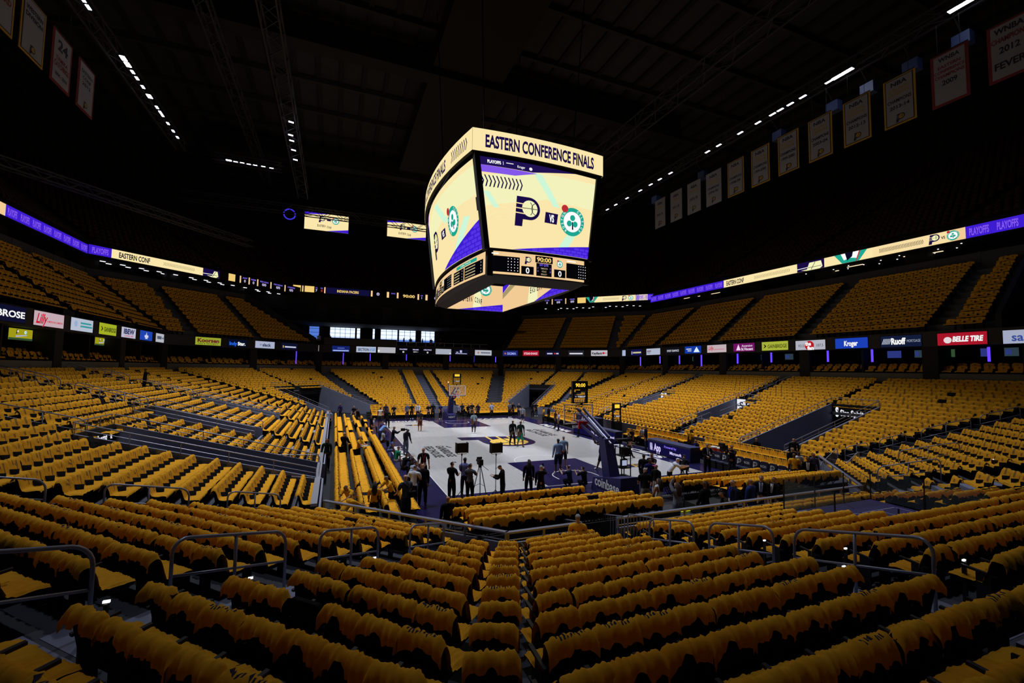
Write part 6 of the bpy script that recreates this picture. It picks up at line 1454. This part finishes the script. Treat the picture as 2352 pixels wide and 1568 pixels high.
# group by the hoop and the near right entrance
person('person in black with back turned, leftmost of the group by the hoop', 1.75, -16.5, 0, deg(-60), 1.80, '0e0e13', '101014', 2, 'black', sleeve='long')
person('person in dark maroon facing the group by the hoop', 2.4, -16.3, 0, deg(120), 1.78, '241620', '14141a', 1, 'brown', eyes=True, la=(50, 70), ra=(20, 30))
person('person in a royal blue top in the middle of the group by the hoop', 1.4, -17.4, 0, deg(150), 1.78, '1c2060', '14141a', 2, 'black', sleeve='long', eyes=True)
person('person in black with a pink cap in the group by the hoop', 1.0, -18.3, 0, deg(100), 1.70, '101014', 'c0c4d0', 0, cap='e04ab0', hair='black', sleeve='long')
person('grey-haired person in a black T-shirt and beige trousers beside the hoop base', -.35, -19.25, 0, deg(-20), 1.84, '141419', '7a7a6e', 0, 'grey', la=(20, 40), ra=(20, 40), lean=12, headyaw=-60, fat=1.1)
person('person in a white tank top and jeans with long dark hair', -.7, -20.5, 0, deg(10), 1.72, 'c8ccdc', '5a78b4', 1, 'black', longhair=True, sleeve='none', la=(15, 30), ra=(15, 30))
person('person with long brown hair in grey raising one arm', -.55, -21.3, 0, deg(10), 1.74, '777c8c', '62677a', 0, 'brown', longhair=True, sleeve='long', la=(140, 50, 20), ra=(10, 20))
person('person in black touching their head, seen from behind at the near entrance', .3, -21.85, 0, deg(10), 1.84, '0a0a0d', '0a0a0d', 2, 'black', sleeve='long', la=(10, 20), ra=(150, 110, 15), fat=1.1)
person('grey-haired person in a navy suit with a blue lanyard', 1.55, -22.0, 0, deg(75), 1.84, '1c1c34', '16161c', 0, 'grey', sleeve='long', eyes=True, badge='3a4ae0', fat=1.1)
person('bald person in a blue suit with back to the camera', 2.35, -22.1, 0, deg(10), 1.84, '23346e', '1c2a5a', 1, bald=True, sleeve='long', fat=1.1)
person('person in a dark suit and striped tie facing the blue suit', 3.35, -21.75, 0, deg(120), 1.82, '15151c', '15151c', 0, 'brown', sleeve='long', eyes=True, tie='4a5a9a')
person('person in a black suit turned sideways right of the striped tie', 3.75, -22.0, 0, deg(80), 1.78, '0c0c10', '0c0c10', 1, 'black', sleeve='long', tie='d8d8e4')
person('person in a brown coat stooping below the navy suit', 1.0, -22.45, 0, deg(60), 1.66, '2a2018', '1c1812', 1, 'brown', sleeve='long', lean=40)
# group at the right corner stairs
person('person in a yellow T-shirt seen from behind at the right corner stairs', 9.3, -18.85, 0, deg(-40), 1.84, Y_, '14141a', 2, bald=True, fat=1.15)
person('person in a white shirt in the group at the right corner stairs', 10.4, -18.3, 0, deg(170), 1.78, 'd0d6e6', '14141a', 2, 'black', eyes=True)
person('person in black left of the yellow T-shirt at the right corner stairs', 10.9, -17.6, 0, deg(150), 1.84, '0e0e12', '101014', 0, 'grey', sleeve='long', eyes=True)
person('person in a black suit in front of the right corner stairs', 9.25, -19.6, 0, deg(120), 1.80, '0d0d11', '0d0d11', 2, 'black', sleeve='long', eyes=True, tie='8a8a9a')
person('person in a grey-violet top at the foot of the right corner stairs', 10.6, -18.95, 0, deg(160), 1.80, '4a4a68', '16161c', 1, 'black', sleeve='long', eyes=True)
person('person in a striped sleeve inside the right entry tunnel', 13.4, -15.9, 0.2, deg(120), 1.78, '1a1a20', '16161c', 0, 'brown', sleeve='long', eyes=True)
# left stand walker and bar guests
person('dark figure walking up an aisle high in the left stand', *spos('L', 5.6+.1*5, 12.6), floorz(12.6), deg(100), 1.8, '08080a', '08080a', 2, 'black', sleeve='long')
for i, (x, w, c) in enumerate(((-15.2, 'white', 'c0c8dc'), (-13.6, 'black', '08080c'), (-1.9, 'black', '08080c'), (-.9, 'dark blue', '0c1024'), (.2, 'black', '08080c'), (1.3, 'black', '0a0a10'), (2.6, 'dark grey', '101018'), (4.3, 'black', '08080c'))):
    person('person in %s at the bar before the far windows, %s from the left' % (w, ordn(i+1)), x, 41.2+.5*(i % 3), 9.29, deg(180+40*(i % 3)), 1.74, c, '0c0c10', i % 3, 'black', sleeve='long')
# ------------------------------------------------------------------ handrails
def handrail(pts, h, lbl, mid=.5, posts=3, r=.024, mt=STEELD, grp='aisle handrails', group_parts=True, bend=.22):
    """pts: two floor points (near/upper, far/lower); the top bar follows the slope and turns down at both ends"""
    a, b = V(pts[0]), V(pts[1]); up = V((0, 0, h)); d = (b-a); L = d.length; d.normalize()
    t = thing('handrail', lbl, 'handrail', tuple(a), grp)
    m = MB(); P = [a, a+up-V((0, 0, bend))]
    for k in range(1, 6):
        w = PI/2*k/5; P.append(a+up-V((0, 0, bend*(1-math.sin(w))))+d*bend*(1-math.cos(w)))
    for k in range(5):
        w = PI/2*k/5; P.append(b+up-V((0, 0, bend*(1-math.cos(w))))-d*bend*(1-math.sin(w)))
    P += [b+up-V((0, 0, bend)), b]
    m.tube(P, r, mt, 10); m.build('top_rail', t, smooth=True)
    m = MB(); m.tube([a+up*mid, b+up*mid], r*.8, mt, 8); m.build('middle_rail', t, smooth=True)
    for k in range(1, posts-1):
        q = a.lerp(b, k/(posts-1)); m = MB(); m.tube([q, q+up-V((0, 0, .02))], r, mt, 8); m.build('post', t, smooth=True)
    m = MB()
    for q in (a, b): m.tube([q, q+V((0, 0, .02))], .06, mt, 10)
    m.build('base_plate', t)
    return t
def aisle_rail(side, s, D0, D1, lbl, h=1.0, **k): return handrail((sp3(side, s, D0, floorz(D0)), sp3(side, s, D1, floorz(D1))), h, lbl, **k)
aisle_rail('NL', 9.1, 10.9, 8.75, 'large steel handrail cut by the left edge, nearest the camera')
aisle_rail('NL', 9.0, 7.85, 6.05, 'large steel handrail second up from the camera in the left aisle')
aisle_rail('NL', 9.2, 5.5, 3.9, 'smaller steel handrail at the lower end of the left aisle')
aisle_rail('NL', 9.3, 2.9, 1.4, 'low handrail just above the front rail in the left aisle')
aisle_rail('N', -4.95, 8.2, 6.2, 'large steel handrail nearest the camera in the right aisle')
aisle_rail('N', -4.9, 5.75, 4.2, 'middle steel handrail in the right aisle')
aisle_rail('N', -4.9, 3.75, 2.2, 'small steel handrail at the lower end of the right aisle')
aisle_rail('N', -4.4, 10.9, 9.0, 'steel handrail cut by the right edge of the picture')
def bend_rail(sx, sy, D0, D1, lbl, off=0.0):
    P = []
    for D in (D0, D1): P.append(V((sx*(13.2+D), sy*(17.7+.414*D)+off, floorz(D))))
    return handrail(P, .95, lbl)
bend_rail(-1, -1, 8.4, 6.0, 'steel handrail at the left edge where the stand bends'); bend_rail(-1, -1, 5.0, 3.3, 'steel handrail in the middle of the bend aisle at left'); bend_rail(-1, -1, 2.4, 1.0, 'small steel handrail at the bottom of the bend aisle at left')
for k, (a, b) in enumerate(((10.4, 8.3), (7.8, 5.2), (4.4, 3.0), (2.4, 1.2))): bend_rail(1, -1, a, b, 'steel handrail in the right bend aisle, %s from the top' % ordn(k+1))
for k, (a, b) in enumerate(((10.6, 9.0), (8.2, 6.4))): aisle_rail('NR', 7.6, a, b, 'steel handrail in the near right corner aisle, %s one' % ('upper', 'lower')[k])
aisle_rail('NR', 5.8, 4.9, 2.6, 'steel handrail above the navy lounge floor at right'); aisle_rail('NR', 8.4, 3.2, 1.0, 'steel handrail beside the lounge glass at right')
n = 0
for side, sp, segs in (('L', (5.6, -3.4), ((17, 13.8), (13, 9.6))), ('R', (6.8, -4.6), ((16.8, 13.8), (13.2, 9.8), (4.2, 1.0)))):
    for s in sp:
        for a, b in segs:
            n += 1
            for e in (-.55, .55): aisle_rail(side, s+.1*((a+b)/2-8)+e, a, b, 'thin aisle rail in the %s stand, %s, %s' % (SIDENAME[side].split()[0], ('upper', 'middle', 'lower')[segs.index((a, b))]+(' flight'), ('toward the far end', 'toward the near end')[sp.index(s)]+(', near rail' if e < 0 else ', far rail')), .9, posts=4)
aisle_rail('R', 13.9, 14.5, 2.5, 'long thin rail running up the far part of the right stand', .8, posts=8); aisle_rail('L', -12.0, 16.5, 8.6, 'long rail above the tunnel in the left stand', .9, posts=7)
# rails on the tunnel walls
def wall_rail(side, s, D0, D1, lbl, up=.55):
    a, b = sp3(side, s, D0, floorz(D0)+up), sp3(side, s, D1, floorz(D1)+up); t = thing('tunnel_rail', lbl, 'rail', tuple(a), 'rails on the tunnel walls')
    m = MB(); m.tube([a+V((0, 0, .42)), b+V((0, 0, .42))], .024, STEELD, 8); m.build('top_rail', t)
    m = MB(); m.tube([a+V((0, 0, .2)), b+V((0, 0, .2))], .012, STEELD, 6); m.build('lower_rail', t)
    k = max(2, int((b-a).length/1.5))
    for q in range(k+1): p = a.lerp(b, q/k); m = MB(); m.tube([p, p+V((0, 0, .42))], .018, STEELD, 6); m.build('post', t)
def end_rail(side, s0, s1, D, lbl, up=.55):
    a, b = sp3(side, s0, D, floorz(D)+up), sp3(side, s1, D, floorz(D)+up); t = thing('tunnel_rail', lbl, 'rail', tuple(a), 'rails on the tunnel walls')
    m = MB(); m.tube([a+V((0, 0, .42)), b+V((0, 0, .42))], .024, STEELD, 8); m.build('top_rail', t)
    for q in range(4): p = a.lerp(b, q/3); m = MB(); m.tube([p, p+V((0, 0, .42))], .018, STEELD, 6); m.build('post', t)
for side in ('L', 'R', 'FR', 'FL'):
    for i, (a, b, d0, d1) in enumerate(VOID[side]):
        w = {'L': ('large left tunnel', 'middle left tunnel', 'far left tunnel'), 'R': ('far right tunnel', 'middle right tunnel', 'large right tunnel'), 'FR': ('far right corner tunnel',), 'FL': ('far left corner opening',)}[side][i]
        d = max(d0, 0.1)
        wall_rail(side, a-.06, d, d1, 'steel rail on the near wall of the '+w); wall_rail(side, b+.06, d, d1, 'steel rail on the far wall of the '+w); end_rail(side, a, b, d1+.08, 'short steel rail across the head of the '+w)
# lit lettering above the tunnel mouths
def lettering(side, s0, s1, D, z0, z1, items, lbl, bg=BLACK):
    n = V((*NRM[side], 0)); ur = sright(side); k = RSIGN[side]; sl = min(s0*k, s1*k); w = abs(s1-s0); base = sp3(side, 0, D, z0)+ur*sl
    m = MB(); m.slab(base, ur, V((0, 0, 1)), -n, w, z1-z0, .06, bg); a = Art()
    for it in items: it(a, w, z1-z0)
    m.art(a, base, ur, (0, 0, 1), -n, .012); tag(m.build('tunnel_sign'), lbl, 'sign')
zl = floorz(8.4)+.55
lettering('L', -13.1, -10.2, 8.36, zl-1.15, zl-.1, [lambda a, w, h: a.poly([(w*.04, h*.55), (w*.13, h*.55), (w*.16, h*.85), (w*.07, h*.85)], REDL), lambda a, w, h: a.text('Fanatics Sportsbook', w*.57, h*.68, h*.26, SIGNW, w=w*.8, bold=.03), lambda a, w, h: a.text('RECORD CLUB', w*.58, h*.26, h*.3, SIGNW, w=w*.74, bold=.03)], 'black sign with white and red lettering over the large left tunnel')
zl = floorz(9.7)+.55
lettering('R', -12.3, -15.2, 9.66, zl-1.15, zl-.05, [lambda a, w, h: a.text('S', w*.09, h*.52, h*.62, SIGNW, w=w*.08, bold=.05), lambda a, w, h: a.text('Sire Spirits', w*.47, h*.48, h*.42, SIGNW, w=w*.6, bold=.03), lambda a, w, h: a.text('$ 50', w*.89, h*.55, h*.36, SIGNW, w=w*.16)], 'black sign with white lettering over the large right tunnel')
zl = floorz(9.2)+.55
lettering('R', 6.4, 4.5, 9.16, zl-1.15, zl-.05, [lambda a, w, h: a.rect(0, 0, w*.5, h, SIGNW), lambda a, w, h: a.text('RW', w*.42, h*.5, h*.5, em('2a3050', .5), w=w*.4, l=1, bold=.04)], 'small lit sign in the far right tunnel')
lettering('R', -4.0, -6.2, 9.16, zl-1.15, zl-.05, [lambda a, w, h: a.rect(0, 0, w*.42, h, SIGNW), lambda a, w, h: a.text('S', w*.22, h*.5, h*.6, em('2a3050', .5), w=w*.18, l=1, bold=.03), lambda a, w, h: a.text('SIRE', w*.7, h*.5, h*.4, SIGNW, w=w*.4, l=1, bold=.04)], 'lit white sign with a dark letter in the middle right tunnel')
# front rail around the near stands (posts, broad top, kick bar)
def front_rail(side, s0, s1, lbl, D=-.18, z=1.22):
    a, b = sp3(side, s0, D, 0), sp3(side, s1, D, 0); t = thing('front_rail', lbl, 'rail', tuple(a), 'rails along the front wall')
    u = (b-a).normalized(); n = V((*NRM[side], 0)); L = (b-a).length
    m = MB(); m.bar(a+V((0, 0, z)), b+V((0, 0, z)), .13, .05, STEELD); m.build('top_rail', t)
    m = MB(); m.bar(a+V((0, 0, z-.22)), b+V((0, 0, z-.22)), .02, .025, STEEL); m.build('lower_bar', t)
    k = max(1, round(L/1.35))
    for q in range(k+1): p = a.lerp(b, q/k); m = MB(); m.box(p.x-.03, p.x+.03, p.y-.03, p.y+.03, .9, z, STEELD); m.build('post', t)
r = srange('NL', -.2)
front_rail('NL', r[0]+.2, r[1], 'steel front rail on the diagonal left of the near corner')
front_rail('N', -8, -5.6, 'short steel front rail between the corner and the stair gap'); front_rail('N', -4.2, 8.0, 'long steel front rail right of the stair gap')
r = srange('NR', -.2); front_rail('NR', r[0], r[1], 'steel front rail at the near right corner')
# stair gates with bars in the gap of the front rail, and the left entrance stairs
def bar_gate(a, b, h0, h1, n, lbl, grp='barred stair gates'):
    a, b = V(a), V(b); t = thing('stair_gate', lbl, 'gate', tuple(a), grp)
    m = MB(); m.tube([a, a+V((0, 0, h0-.1)), a.lerp(b, .06)+V((0, 0, h0)), b.lerp(a, .06)+V((0, 0, h1)), b+V((0, 0, h1-.1)), b], .022, STEELD, 8); m.build('frame', t)
    m = MB(); m.tube([a+V((0, 0, .12)), b+V((0, 0, .12))], .014, STEELD, 6); m.build('bottom_rail', t)
    for k in range(1, n): p = a.lerp(b, k/n); m = MB(); m.tube([p+V((0, 0, .12)), p+V((0, 0, h0+(h1-h0)*k/n))], .010, STEELD, 6); m.build('bar', t)
bar_gate((-5.65, -23.0, .4), (-5.65, -21.8, 0), .95, 1.05, 8, 'barred gate left of the stair gap in the near rail')
bar_gate((-4.15, -23.0, .4), (-4.15, -21.8, 0), .95, 1.05, 8, 'barred gate right of the stair gap in the near rail'); bar_gate((-4.1, -24.3, .75), (-4.1, -23.1, .5), .95, .95, 8, 'barred railing behind the right gate of the stair gap')
bar_gate((9.9, -21.0, 0), (11.4, -19.6, 0), 1.0, 1.0, 5, 'horizontal barred gate by the near right corner'); bar_gate((12.0, -18.4, 0), (13.9, -18.1, .7), 1.0, 1.0, 12, 'barred stair railing at the right corner stairs'); bar_gate((12.2, -19.4, 0), (13.9, -19.2, .7), 1.0, 1.0, 12, 'second barred stair railing at the right corner stairs')
bar_gate((-12.9, -17.9, 0), (-11.9, -18.9, 0), 1.0, .9, 8, 'curved barred gate at the near end of the left rows')
bar_gate((-15.6, -13.4, .4), (-13.25, -13.4, .0), 1.0, 1.0, 14, 'barred railing at the near side of the left tunnel mouth'); bar_gate((-15.8, -10.0, .55), (-13.25, -10.0, .4), 1.0, 1.0, 14, 'barred railing at the far side of the left tunnel mouth'); bar_gate((-13.2, -13.3, 0), (-13.2, -10.2, 0), 1.15, 1.15, 12, 'barred railing across the left tunnel mouth')
bar_gate((13.25, -12.0, .4), (15.4, -12.0, .9), .9, .9, 16, 'barred railing at the far side of the large right tunnel'); bar_gate((12.75, -17.4, 0), (12.75, -12.4, 0), 1.0, 1.0, 30, 'long barred railing behind the right courtside rows')
# pale edge posts of the left front wall
m = MB(); m.box(-13.32, -13.1, -17.4, 18.2, .95, 1.05, STEEL); tag(m.build('wall_cap'), 'pale metal cap running along the left front wall', 'wall cap')
# ------------------------------------------------------------------ lounge in the near right stand
m = MB(); m.box(1.05, 5.55, -27.6, -24.42, 1.2, 1.35, mat('lounge_navy', '2a2468', .5)); a = Art()
LT = mat('lounge_line', 'a8a4d0', .5); LB = mat('lounge_pale', '9fb2d8', .5)
a.poly([(0.05, 1.2), (1.1, 1.8), (0.9, 3.1), (0.05, 3.1)], LB)
a.rect(2.4, .9, 2.44, 2.3, LT, 1); a.rect(2.4, 2.26, 4.2, 2.3, LT, 1); a.rect(3.2, .9, 3.24, 2.3, LT, 1); a.rect(4.16, .9, 4.2, 2.3, LT, 1); a.ring(2.0, 1.9, .4, .44, LT, 1, 0, PI, 14); a.poly([(2.6, .3), (4.2, .5), (4.1, 1.3), (3.0, 1.2)], GOLD, 1)
m.art(a, (1.05, -27.6, 1.35), (1, 0, 0), (0, 1, 0), (0, 0, 1), .003); o = m.build('lounge_floor', None, (0, 0, 0)); o['kind'] = 'structure'; o['label'] = 'navy lounge floor with thin court lines in the near right stand'
t = thing('glass_railing', 'glass railing around the navy lounge floor', 'railing', (3.3, -24.4, 1.35)); G2 = glass('lounge_glass', '6a7a80', .16)
for (x0, y0), (x1, y1) in (((1.05, -27.6), (1.05, -24.42)), ((1.05, -24.42), (5.55, -24.42)), ((5.55, -24.42), (5.55, -27.6))):
    n = max(2, round(math.hypot(x1-x0, y1-y0)/1.3))
    for k in range(n):
        a_, b_ = V((x0+(x1-x0)*k/n, y0+(y1-y0)*k/n, 1.4)), V((x0+(x1-x0)*(k+1)/n, y0+(y1-y0)*(k+1)/n, 1.4)); m = MB(); m.bar((a_+b_)/2+V((0, 0, .5))-(b_-a_)*.48, (a_+b_)/2+V((0, 0, .5))+(b_-a_)*.48, .015, 1.0, G2); m.build('glass_panel', t)
        m = MB(); m.box(a_.x-.015, a_.x+.015, a_.y-.015, a_.y+.015, 1.35, 2.4, BLACK); m.build('post', t)
m = MB(); m.box(2.2, 7.0, -27.75, -27.35, 1.86, 1.92, mat('counter_blue_grey', '5a617c', .4)); m.box(2.3, 6.9, -27.65, -27.45, 1.2, 1.86, BLACK); tag(m.build('drink_counter'), 'long blue-grey counter along the back of the navy lounge', 'counter')

# ------------------------------------------------------------------ banners
BAN = mat('banner_cloth', '8a8a98', .9, noise=.05, scale=1.0); BRED = mat('banner_red', '7a2a34', .9); BGOLD = mat('banner_gold', 'b08a30', .9); BNAV = mat('banner_navy', '26243a', .9); BTAN = mat('banner_tan', '9a8448', .9)
BLOGO = lambda: p_logo(BNAV, BGOLD, BNAV, BAN)
def banner(X, y0, y1, z0, z1, lines, border, lbl, logo=True):
    # hangs in the plane x = X, read from inside the bowl
    s = 1 if X < 0 else -1; w = abs(y1-y0); h = z1-z0
    o = V((X, min(y0, y1) if s > 0 else max(y0, y1), z0)); ur = V((0, s, 0)); un = V((1 if X < 0 else -1, 0, 0))
    t = thing('banner', lbl, 'banner', (X, (y0+y1)/2, z0), 'championship banners under the roof')
    m = MB(); m.slab(o, ur, V((0, 0, 1)), un, w, h, .04, border); a = Art(); a.rect(w*.06, h*.03, w*.94, h*.97, BNAV if border is BGOLD else border, 0); a.rect(w*.09, h*.045, w*.91, h*.955, BAN, 1)
    for tx, y, hh, ww, mt in lines: a.text(tx, w*.5, h*y, h*hh, mt, w=w*ww, l=2, bold=.03)
    if logo: a.merge(BLOGO(), w*.5, h*.14, h*.16, 2)
    m.art(a, o, ur, (0, 0, 1), un, .01); m.build('cloth', t)
    m = MB(); m.tube([o+V((0, 0, h)), o+ur*w+V((0, 0, h))], .04, BLACK, 6); m.tube([o+ur*w*.2+V((0, 0, h)), o+ur*w*.2+V((0, 0, h+2.2))], .015, BLACK, 5); m.tube([o+ur*w*.8+V((0, 0, h)), o+ur*w*.8+V((0, 0, h+2.2))], .015, BLACK, 5); m.build('hanging_bar', t)
def nba(yr, top='NBA'): return [(top, .86, .085, .5, BNAV), ('CENTRAL', .74, .06, .62, BTAN), ('DIVISION', .65, .06, .62, BTAN), ('CHAMPIONS', .51, .07, .74, BNAV), (yr, .38, .07, .62, BNAV)]
aba = lambda yr: [('ABA', .84, .09, .5, BNAV), ('CHAMPIONS', .70, .07, .7, BTAN), (yr, .45, .08, .6, BNAV)]
BLIST = []
YRS = [aba('1969-70'), aba('1971-72'), aba('1972-73'), nba('1994-95'), nba('1998-99'), nba('1999-2000'), nba('1999-2000', 'NBA'), nba('2003-04'), nba('2012-13'), nba('2013-14'), [('WNBA', .87, .08, .56, BNAV), ('EASTERN', .73, .06, .6, BRED), ('CONFERENCE', .64, .055, .8, BRED), ('CHAMPIONS', .55, .06, .78, BRED), ('2009', .42, .09, .4, BNAV)], [('WNBA', .86, .1, .66, BNAV), ('CHAMPIONS', .70, .09, .8, BRED), ('2012', .52, .11, .46, BNAV), ('FEVER', .26, .12, .7, BNAV)]]
for i, ls in enumerate(YRS):
    y = 10.6-2.93*i; w = 1.0+.04*i if i < 4 else 1.07
    bd = BAN if i < 4 else (BRED if i > 9 else BGOLD)
    banner(26, y+w*.95, y-w*.95, 24.6, 28.4, ls, bd, 'pale hanging banner of the right row, %s from the left, reading %s %s' % (ordn(i+1), ls[0][0], ls[-1][0]), i < 10)
for i, (y, ls) in enumerate(((-2.4, [('YEAR', .75, .12, .6, BNAV), ('AWARD', .5, .1, .7, BRED)]), (.45, [('WESTERN', .80, .08, .7, BNAV), ('DIVISION', .68, .08, .7, BNAV)]), (3.5, [('24', .76, .2, .5, BNAV), ('TAMIKA', .5, .08, .6, BRED), ('CATCHINGS', .38, .1, .74, BRED), ('2004 - 2016', .2, .06, .6, BNAV)]), (6.65, [('EASTERN', .80, .07, .66, BNAV), ('CONF', .68, .07, .5, BNAV), ('2012', .56, .07, .5, BNAV)]))):
    banner(-30.7, y-1.15, y+1.15, 24.5, 28.1, ls, BGOLD if i < 2 else BRED, 'pale hanging banner at upper left, %s from the left' % ordn(i+1), i in (1, 3))

# ------------------------------------------------------------------ roof trusses and light rigs
def truss(a, b, w, lbl, n=None):
    a, b = V(a), V(b); d = (b-a).normalized(); s = d.cross(V((0, 0, 1))).normalized()*w/2; u = V((0, 0, w/2)); t = thing('roof_truss', lbl, 'truss', tuple(a), 'steel trusses under the roof')
    for sg in ((1, 1), (1, -1), (-1, 1), (-1, -1)): m = MB(); m.bar(a+s*sg[0]+u*sg[1], b+s*sg[0]+u*sg[1], .12, .12, TRUSS); m.build('chord', t)
    n = n or max(3, int((b-a).length/(w*1.2))); m = MB()
    for k in range(n):
        p, q = a.lerp(b, k/n), a.lerp(b, (k+1)/n); f = 1 if k % 2 else -1
        for sg in (1, -1): m.bar(p+s*sg-u*f, q+s*sg+u*f, .06, .06, TRUSS); m.bar(p-s*f+u*sg, q+s*f+u*sg, .06, .06, TRUSS)
    m.build('lattice', t)
truss((-18.5, -34, 34), (-18.5, 44, 34), 1.4, 'long black roof truss left of the scoreboard'); truss((-24, -30, 36), (-24, 46, 36), 1.0, 'thin roof truss at upper left'); truss((18.5, -34, 34), (18.5, 44, 34), 1.4, 'long black roof truss right of the scoreboard')
truss((-30.5, 0, 31.6), (-30.5, 27, 31.6), .9, 'lighting truss at upper left'); truss((-27.5, 28.2, 31.5), (-20, 28.2, 31.5), .9, 'short lighting truss across the far left corner'); truss((26.7, 26, 31.7), (26.7, -26, 31.7), .9, 'lighting truss over the right stands')
truss((-34, 40, 30), (34, 40, 30), 1.2, 'cross truss before the far video boards'); truss((-44, 8, 22.5), (-24, 34, 22.5), .8, 'low truss in the far left corner of the upper deck')
m = MB()
for y in (-16, 12, 40): m.box(-30, 30, y-.9, y+.9, 37.6, 40.2, BLACK)
m.box(-4, 4, -40, 46, 38.5, 40.6, BLACK); struct(m, 'ceiling_girders', 'deep black girders under the roof')
LAMPM = emat('arena_lamp', 'dfe4ff', 6.0); LAMPB = emat('arena_lamp_bright', 'f0f2ff', 16.0)
lamps = [(-29.8, 3.4, 1), (-29.8, 4.1, 0), (-29.8, 9.68, 2), (-29.8, 10.5, 2), (-29.8, 11.5, 1), (-29.8, 12.4, 1), (-29.8, 13.7, 1), (-29.8, 15.2, 2), (-29.8, 17.1, 1), (-29.8, 18.0, 1), (-29.8, 18.6, 1), (-29.8, 20.2, 1), (-29.8, 21.8, 1), (-29.8, 23.2, 1),
 (-25.7, 27.3, 2), (-25.0, 27.4, 1), (-24.3, 27.4, 1), (-23.6, 27.5, 1), (-22.9, 27.5, 1), (-22, 27.5, 1), (-21.1, 27.6, 1),
 (26, 22.6, 1), (26, 20.4, 1), (26, 17.6, 1), (26, 14.6, 1), (26, 12.4, 1), (26, 10.6, 1), (26, 8.6, 1), (26, 2.6, 1), (26, 1.0, 1), (26, -1.8, 1), (26, -3.9, 1), (26, -5.5, 1), (26, -6.3, 1), (26, -7.3, 1), (26, -8.5, 1), (26, -10.8, 1), (26, -11.5, 2), (26, -12.3, 2), (26, -19.2, 2), (26, -20.0, 2)]
for i, (x, y, b) in enumerate(lamps):
    if i < 14: L = 'lamp on the upper left truss, %s from the near end' % ordn(i+1); u, v = V((0, .24, 0)), V((.10, 0, .0))
    elif i < 21: L = 'lamp on the short far left truss, %s from the left' % ordn(i-13); u, v = V((.22, 0, 0)), V((0, .08, 0))
    else: L = 'lamp on the truss over the right stands, %s from the far end' % ordn(i-20); u, v = V((0, .30, 0)), V((.10, 0, 0))
    if b == 2: u = u*1.3; v = v*1.7
    t = thing('arena_lamp', L, 'lamp', (x, y, 31), 'lamps on the light trusses')
    m = MB(); m.obox((x, y, 31.12), u*1.15, v*1.3, (0, 0, .1), BLACK); m.build('lamp_housing', t)
    m = MB(); m.obox((x, y, 31.0), u, v, (0, 0, .02), LAMPB if b == 2 else LAMPM); m.build('lamp_lens', t)
    m = MB(); m.bar((x, y, 31.2), (x, y, 31.7), .05, .05, BLACK); m.build('clamp', t)
for i, (x, y, z) in enumerate(((-18.2, 18.7, 33), (-18.5, 21.8, 33), (-18.5, 23.2, 33), (-18.5, 25.7, 33), (-18.5, 28.5, 33))):
    m = MB(); m.obox((x, y, z), (.25, .05, 0), (0, .1, 0), (0, 0, .03), LAMPM); m.bar((x, y, z), (x, y, z+.6), .06, .06, BLACK); tag(m.build('spotlight'), 'small lamp on the long truss left of the scoreboard, %s from the near end' % ordn(i+1), 'lamp', 'small lamps on the long truss')
# loudspeaker boxes in one even blue-grey, hung from the right truss
for i, y in enumerate((14, 5.5, -4.5, -9.8, -12.6, -15.6, -18.6)):
    m = MB(); m.obox((28.2, y, 29.8), (.35, 0, 0), (0, .5, 0), (0, 0, .45), mat('speaker_blue_grey', '3a4a78', .5)); m.bar((28.2, y, 30.2), (27, y, 31.4), .08, .08, BLACK); tag(m.build('loudspeaker'), 'blue-grey loudspeaker behind the right banners, %s from the far end' % ordn(i+1), 'loudspeaker', 'loudspeakers behind the right banners')
# end-of-row marker lamps
AL = emat('aisle_marker', 'ffffff', 1.0); k = 0
for side, s, D in [('NL', 9.95, d) for d in (9.0, 7.4, 6.2, 4.9, 3.6)]+[('N', -5.55, d) for d in (4.2, 5.8, 7.4)]+[('N', -4.2, d) for d in (5.0, 6.6, 8.2)]+[('L', 5.0, d) for d in (15, 13)]+[('L', -4.2, d) for d in (13.5, 12.0)]+[('NR', 8.2, d) for d in (5, 7.2, 9.4)]:
    k += 1; p = sp3(side, s, D, floorz(D)+.60); m = MB(); m.obox(p, (.03, 0, 0), (0, .012, 0), (0, 0, .012), AL); m.bar(p-V((0, 0, .6)), p-V((0, 0, .02)), .05, .03, SEATP); tag(m.build('aisle_marker'), 'small white aisle marker lamp, %s one counted from the camera outward' % ordn(k), 'light', 'aisle marker lamps')
# ------------------------------------------------------------------ lighting: the arena's own court lights
def spot(p, target, power, angle, blend, color=(.90, .93, 1.0), size=.6):
    l = bpy.data.lights.new('court_light', 'SPOT'); l.energy = power; l.spot_size = math.radians(angle); l.spot_blend = blend; l.color = color; l.shadow_soft_size = size
    o = bpy.data.objects.new('court_light', l); COL.objects.link(o); o.location = p; d = V(target)-V(p); o.rotation_euler = d.to_track_quat('-Z', 'Y').to_euler(); return o
KW = 1000.0
for sx in (-1, 1):
    for y in (-7, 5, 17): spot((sx*16, y, 35), (sx*8.5, y, 0), 19.5*KW, 80, .8)
    spot((sx*12, -25, 35), (sx*9, -24, 0), 2.8*KW, 74, .9, (.78, .84, 1.0))
w = bpy.data.worlds.new('world'); SC.world = w; w.use_nodes = True
w.node_tree.nodes['Background'].inputs['Color'].default_value = (.35, .38, .55, 1); w.node_tree.nodes['Background'].inputs['Strength'].default_value = 0.002
